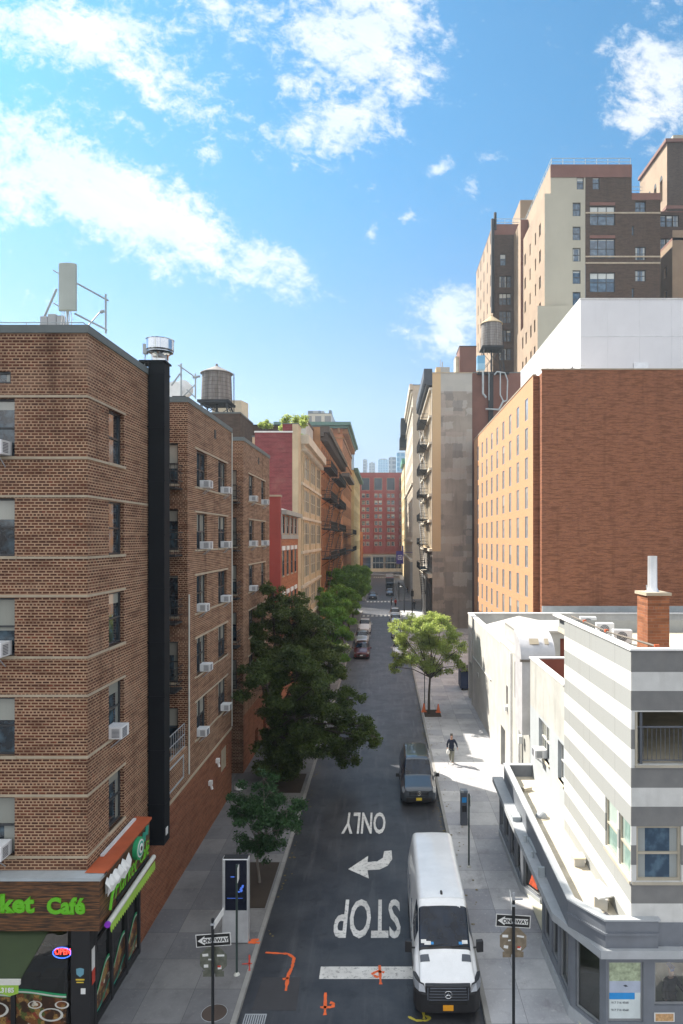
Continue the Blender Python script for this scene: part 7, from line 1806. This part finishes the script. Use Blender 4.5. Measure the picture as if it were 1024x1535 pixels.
def shrub(label, c, rad, m, n, size, seed, name='roof_shrub'):
    t = thing(name, label, 'shrub', (c[0], c[1], c[2]), 0, 'rooftop greenery')
    MB().tube(c, (c[0], c[1], c[2] + rad * .8), .07, .03, 6).lathe(c, [(rad * .3, -.3), (rad * .34, 0.05)], 10).build('stem', M['bark'], t)
    r = np.random.default_rng(seed); P, N = [], []
    for j in range(9):
        ct = np.array(c) + np.array([r.uniform(-1, 1) * rad, r.uniform(-.6, .6) * rad, rad * r.uniform(.3, 1.5)]); e = r.normal(size=(n // 9, 3)); e /= np.linalg.norm(e, axis=1)[:, None]
        P.append(ct + e * rad * .42 * r.uniform(.3, 1, (n // 9, 1))); N.append(e)
    leaves('foliage', np.concatenate(P), np.concatenate(N), size, m, t, seed)
shrub('low yellow-green bush on the roof edge left of the taller roof tree', (PX(397, 68), 68.5, 24.9), .75, 'leaf_bright', 900, .11, 1)
shrub('larger yellow-green roof tree on top of the beige loft house', (PX(440, 70), 70, 24.8), 1.15, 'leaf_bright', 1500, .13, 2)
shrub('small bush right of the larger roof tree on the beige loft house', (PX(455, 74), 74, 24.4), .55, 'leaf_mid', 500, .1, 3)

# ================================================================== PEOPLE
def skinmesh(name, nodes, edges, m, parent, root=0, sub=2):
    """continuous surface grown over a skeleton: nodes = (x, y, z, radius[, radius2])"""
    me = bpy.data.meshes.new(name); me.from_pydata([n[:3] for n in nodes], edges, []); me.update()
    o = link(name, me, M[m], parent)
    o.modifiers.new('skin', 'SKIN')
    if not me.skin_vertices:
        bm = bmesh.new(); bm.from_mesh(me); bm.verts.layers.skin.verify(); bm.to_mesh(me); bm.free()
    for i, n in enumerate(nodes):
        sv = me.skin_vertices[0].data[i]; sv.radius = (n[3], n[4] if len(n) > 4 else n[3]); sv.use_root = (i == root)
    sd = o.modifiers.new('sub', 'SUBSURF'); sd.levels = 1; sd.render_levels = sub
    return o
def person(label, loc, rz, pose, mats, cap=None, group=None, fingers=True):
    t = thing('person', label, 'person', loc, rz, group)
    J = pose; nodes = []; edges = []; idx = {}
    def nd(k, p, r, r2=None, to=None):
        idx[k] = len(nodes); nodes.append((*p, r, r2 or r))
        if to is not None: edges.append((idx[to], idx[k]))
    nd('pel', (0, 0, .95), .115, .09); nd('wa', (0, .0, 1.1), .105, .08, 'pel'); nd('ch', (0, 0, 1.28), .13, .095, 'wa'); nd('sh', (0, 0, 1.4), .1, .075, 'ch'); nd('ne', (0, -.01, 1.5), .05, .05, 'sh')
    nd('jaw', (0, -.025, 1.57), .062, .066, 'ne'); nd('face', (0, -.02, 1.64), .074, .088, 'jaw'); nd('cran', (0, -.005, 1.7), .07, .086, 'face'); nd('top', (0, 0, 1.745), .04, .05, 'cran')
    nd('nose', (0, -.115, 1.63), .012, .012, 'face')
    for s, sd in (('l', -1), ('r', 1)):
        A, E, Wt = J['arm_' + s]; nd('s' + s, (sd * .17, 0, 1.42), .055, .055, 'sh'); nd('e' + s, E, .042, .042, 's' + s); nd('w' + s, Wt, .028, .024, 'e' + s)
        d_ = (Vector(Wt) - Vector(E)).normalized(); pm = Vector(Wt) + d_ * .07; nd('p' + s, tuple(pm), .036, .018, 'w' + s)
        if fingers:
            sidev = Vector((0, 1, 0)) if abs(d_.y) < .7 else Vector((0, 0, 1)); inn = Vector((-sd, 0, 0))
            for f in range(4):
                b_ = pm + sidev * (.028 - .018 * f) + d_ * .02; L = (.07, .08, .075, .06)[f]
                nd(f'f{s}{f}a', tuple(b_ + d_ * L * .5 + inn * .01), .0085, .0085, 'p' + s); nd(f'f{s}{f}b', tuple(b_ + d_ * L + inn * .035), .007, .007, f'f{s}{f}a')
            nd(f't{s}a', tuple(Vector(Wt) + d_ * .04 + sidev * .045), .01, .01, 'w' + s); nd(f't{s}b', tuple(Vector(Wt) + d_ * .085 + sidev * .055 + inn * .01), .009, .009, f't{s}a')
        K, An, To = J['leg_' + s]; nd('h' + s, (sd * .09, 0, .9), .09, .09, 'pel'); nd('k' + s, K, .055, .055, 'h' + s); nd('c' + s, tuple(Vector(K).lerp(Vector(An), .35)), .052, .055, 'k' + s); nd('a' + s, An, .036, .036, 'c' + s); nd('o' + s, To, .035, .025, 'a' + s)
    skinmesh('body', nodes, edges, 'skin', t)
    # clothes: own surfaces a little outside the body
    g = lambda k, dr: (*nodes[idx[k]][:3], nodes[idx[k]][3] + dr, nodes[idx[k]][4] + dr)
    cn = [(0, 0, .96, .165, .135), (0, 0, 1.1, .15, .12), (0, 0, 1.28, .17, .13), (0, 0, 1.4, .13, .105), (0, -.005, 1.47, .06, .06), (0, 0, .84, .17, .14)]; ce = [(0, 1), (1, 2), (2, 3), (3, 4), (0, 5)]
    for s in 'lr':
        k = len(cn); cn += [g('s' + s, .028), g('e' + s, .024)]; ce += [(3, k), (k, k + 1)]
        w0 = Vector(nodes[idx['e' + s]][:3]).lerp(Vector(nodes[idx['w' + s]][:3]), .9); cn.append((*w0, .042, .04)); ce.append((k + 1, k + 2))
    skinmesh('jacket', cn, ce, mats[0], t, 0)
    cn = [(0, 0, 1.0, .14, .115)]; ce = []
    for s in 'lr':
        k = len(cn); cn += [g('h' + s, .024), g('k' + s, .03), g('c' + s, .024)]; a = Vector(nodes[idx['a' + s]][:3]); cn.append((a.x, a.y, a.z - .015, .06, .06)); ce += [(0, k), (k, k + 1), (k + 1, k + 2), (k + 2, k + 3)]
    skinmesh('trousers', cn, ce, mats[1], t, 0)
    for s in 'lr':
        a = Vector(nodes[idx['a' + s]][:3]); o_ = Vector(nodes[idx['o' + s]][:3]); h_ = a + (a - o_).normalized() * .03 * 1
        skinmesh('shoe', [(a.x, a.y, a.z - .03, .045, .045), (o_.x, o_.y, o_.z, .045, .033), (o_.x + (o_ - a).x * .35, o_.y + (o_ - a).y * .35, o_.z - .005, .034, .026)], [(0, 1), (1, 2)], mats[2], t, 0)
    if cap: skinmesh('cap', [(0, .015, 1.71, .088, .1), (0, .0, 1.765, .06, .07), (0, -.11, 1.70, .05, .012)], [(0, 1), (0, 2)], cap, t, 0)
    else: skinmesh('hair', [(0, .02, 1.705, .08, .095), (0, .01, 1.76, .055, .07), (0, .05, 1.64, .06, .045)], [(0, 1), (0, 2)], 'hair', t, 0)
    b = MB()
    for sd in (-1, 1): b.lathe((sd * .03, -.098, 1.655), [(.001, -.008), (.009, 0), (.001, .008)], 8)
    local(b, 'eyes', 'sign_black', t); local(MB().cbox((0, -.093, 1.575), (.045, .012, .008)), 'mouth', 'red_brick_plain', t)
    return t
walk = {'arm_l': (None, (-.27, .06, 1.15), (-.25, -.1, .95)), 'arm_r': (None, (.3, .06, 1.17), (.36, .1, .93)), 'leg_l': ((-.09, .05, .5), (-.08, .3, .14), (-.08, .2, .05)), 'leg_r': ((.09, -.12, .5), (.08, -.14, .09), (.08, -.28, .04))}
stand = {'arm_l': (None, (-.24, .02, 1.15), (-.24, -.06, .92)), 'arm_r': (None, (.24, .02, 1.15), (.24, -.06, .92)), 'leg_l': ((-.1, -.01, .5), (-.1, .02, .09), (-.11, -.12, .04)), 'leg_r': ((.1, -.03, .5), (.1, 0, .09), (.11, -.14, .04))}
add('white_shoe', mat('white_shoe', (.6, .6, .58), .7))
p1 = person('man in a dark navy top and grey-green trousers walking on the right pavement', (PX(677, 42.1), 42.1, KZ), -.15, walk, ('navy', 'khaki', 'white_shoe'))
cx_, cy_ = PX(672, 42.), 41.85
t = thing('walking_stick', 'thin grey stick with a white bag at its top beside the walking man', 'stick', (cx_, cy_, KZ))
MB().tube((cx_, cy_, KZ), (cx_ - .02, cy_ + .02, KZ + .9), .018, n=6).build('stick', M['grey_metal'], t); MB().lathe((cx_ - .02, cy_ + .02, KZ + .62), [(.03, 0), (.1, .06), (.11, .2), (.05, .3), (.02, .33)], 10).build('bag', M['cloth_white'], t, smooth=True)
for i, (px, D, sh_, l) in enumerate(((621, 133, 'cloth_black', 'dark dressed pedestrian at the right corner of the avenue'), (593, 139, 'red_paint', 'pedestrian in reddish top crossing the avenue near the parked cars'), (611, 170, 'cloth_black', 'pedestrian in black on the pavement past the avenue'), (587, 141, 'cloth_black', 'pedestrian in black crossing left of the reddish one'))):
    person(l, (PX(px, D), D, KZ if px > 600 else 0), .5 * i, stand if i % 2 else walk, (sh_, 'cloth_black', 'white_shoe'), None, 'pedestrians at the avenue', False)
person('person in black with a bright blue cap behind the right-hand shop window', (7.98, 19.1, .26), .5, {**stand, 'arm_r': (None, (.28, -.1, 1.2), (.2, -.35, 1.15))}, ('cloth_black', 'cloth_black', 'cloth_black'), 'cap_blue')

# ================================================================== AIR
HAZE = .0003
hb = MB().box(-700, 700, -40, 1300, -2, 260)
ho = hb.build('haze', None)
hm = bpy.data.materials.new('haze'); hm.use_nodes = True; hn = hm.node_tree; hn.nodes.clear()
out = hn.nodes.new('ShaderNodeOutputMaterial'); pv = hn.nodes.new('ShaderNodeVolumePrincipled'); pv.inputs['Color'].default_value = (.72, .86, 1., 1); pv.inputs['Density'].default_value = HAZE; pv.inputs['Anisotropy'].default_value = .35
hn.links.new(pv.outputs[0], out.inputs['Volume']); ho.data.materials.append(hm); tag(ho, 'thin bluish summer haze filling the street and sky between the towers', None, None, 'stuff')
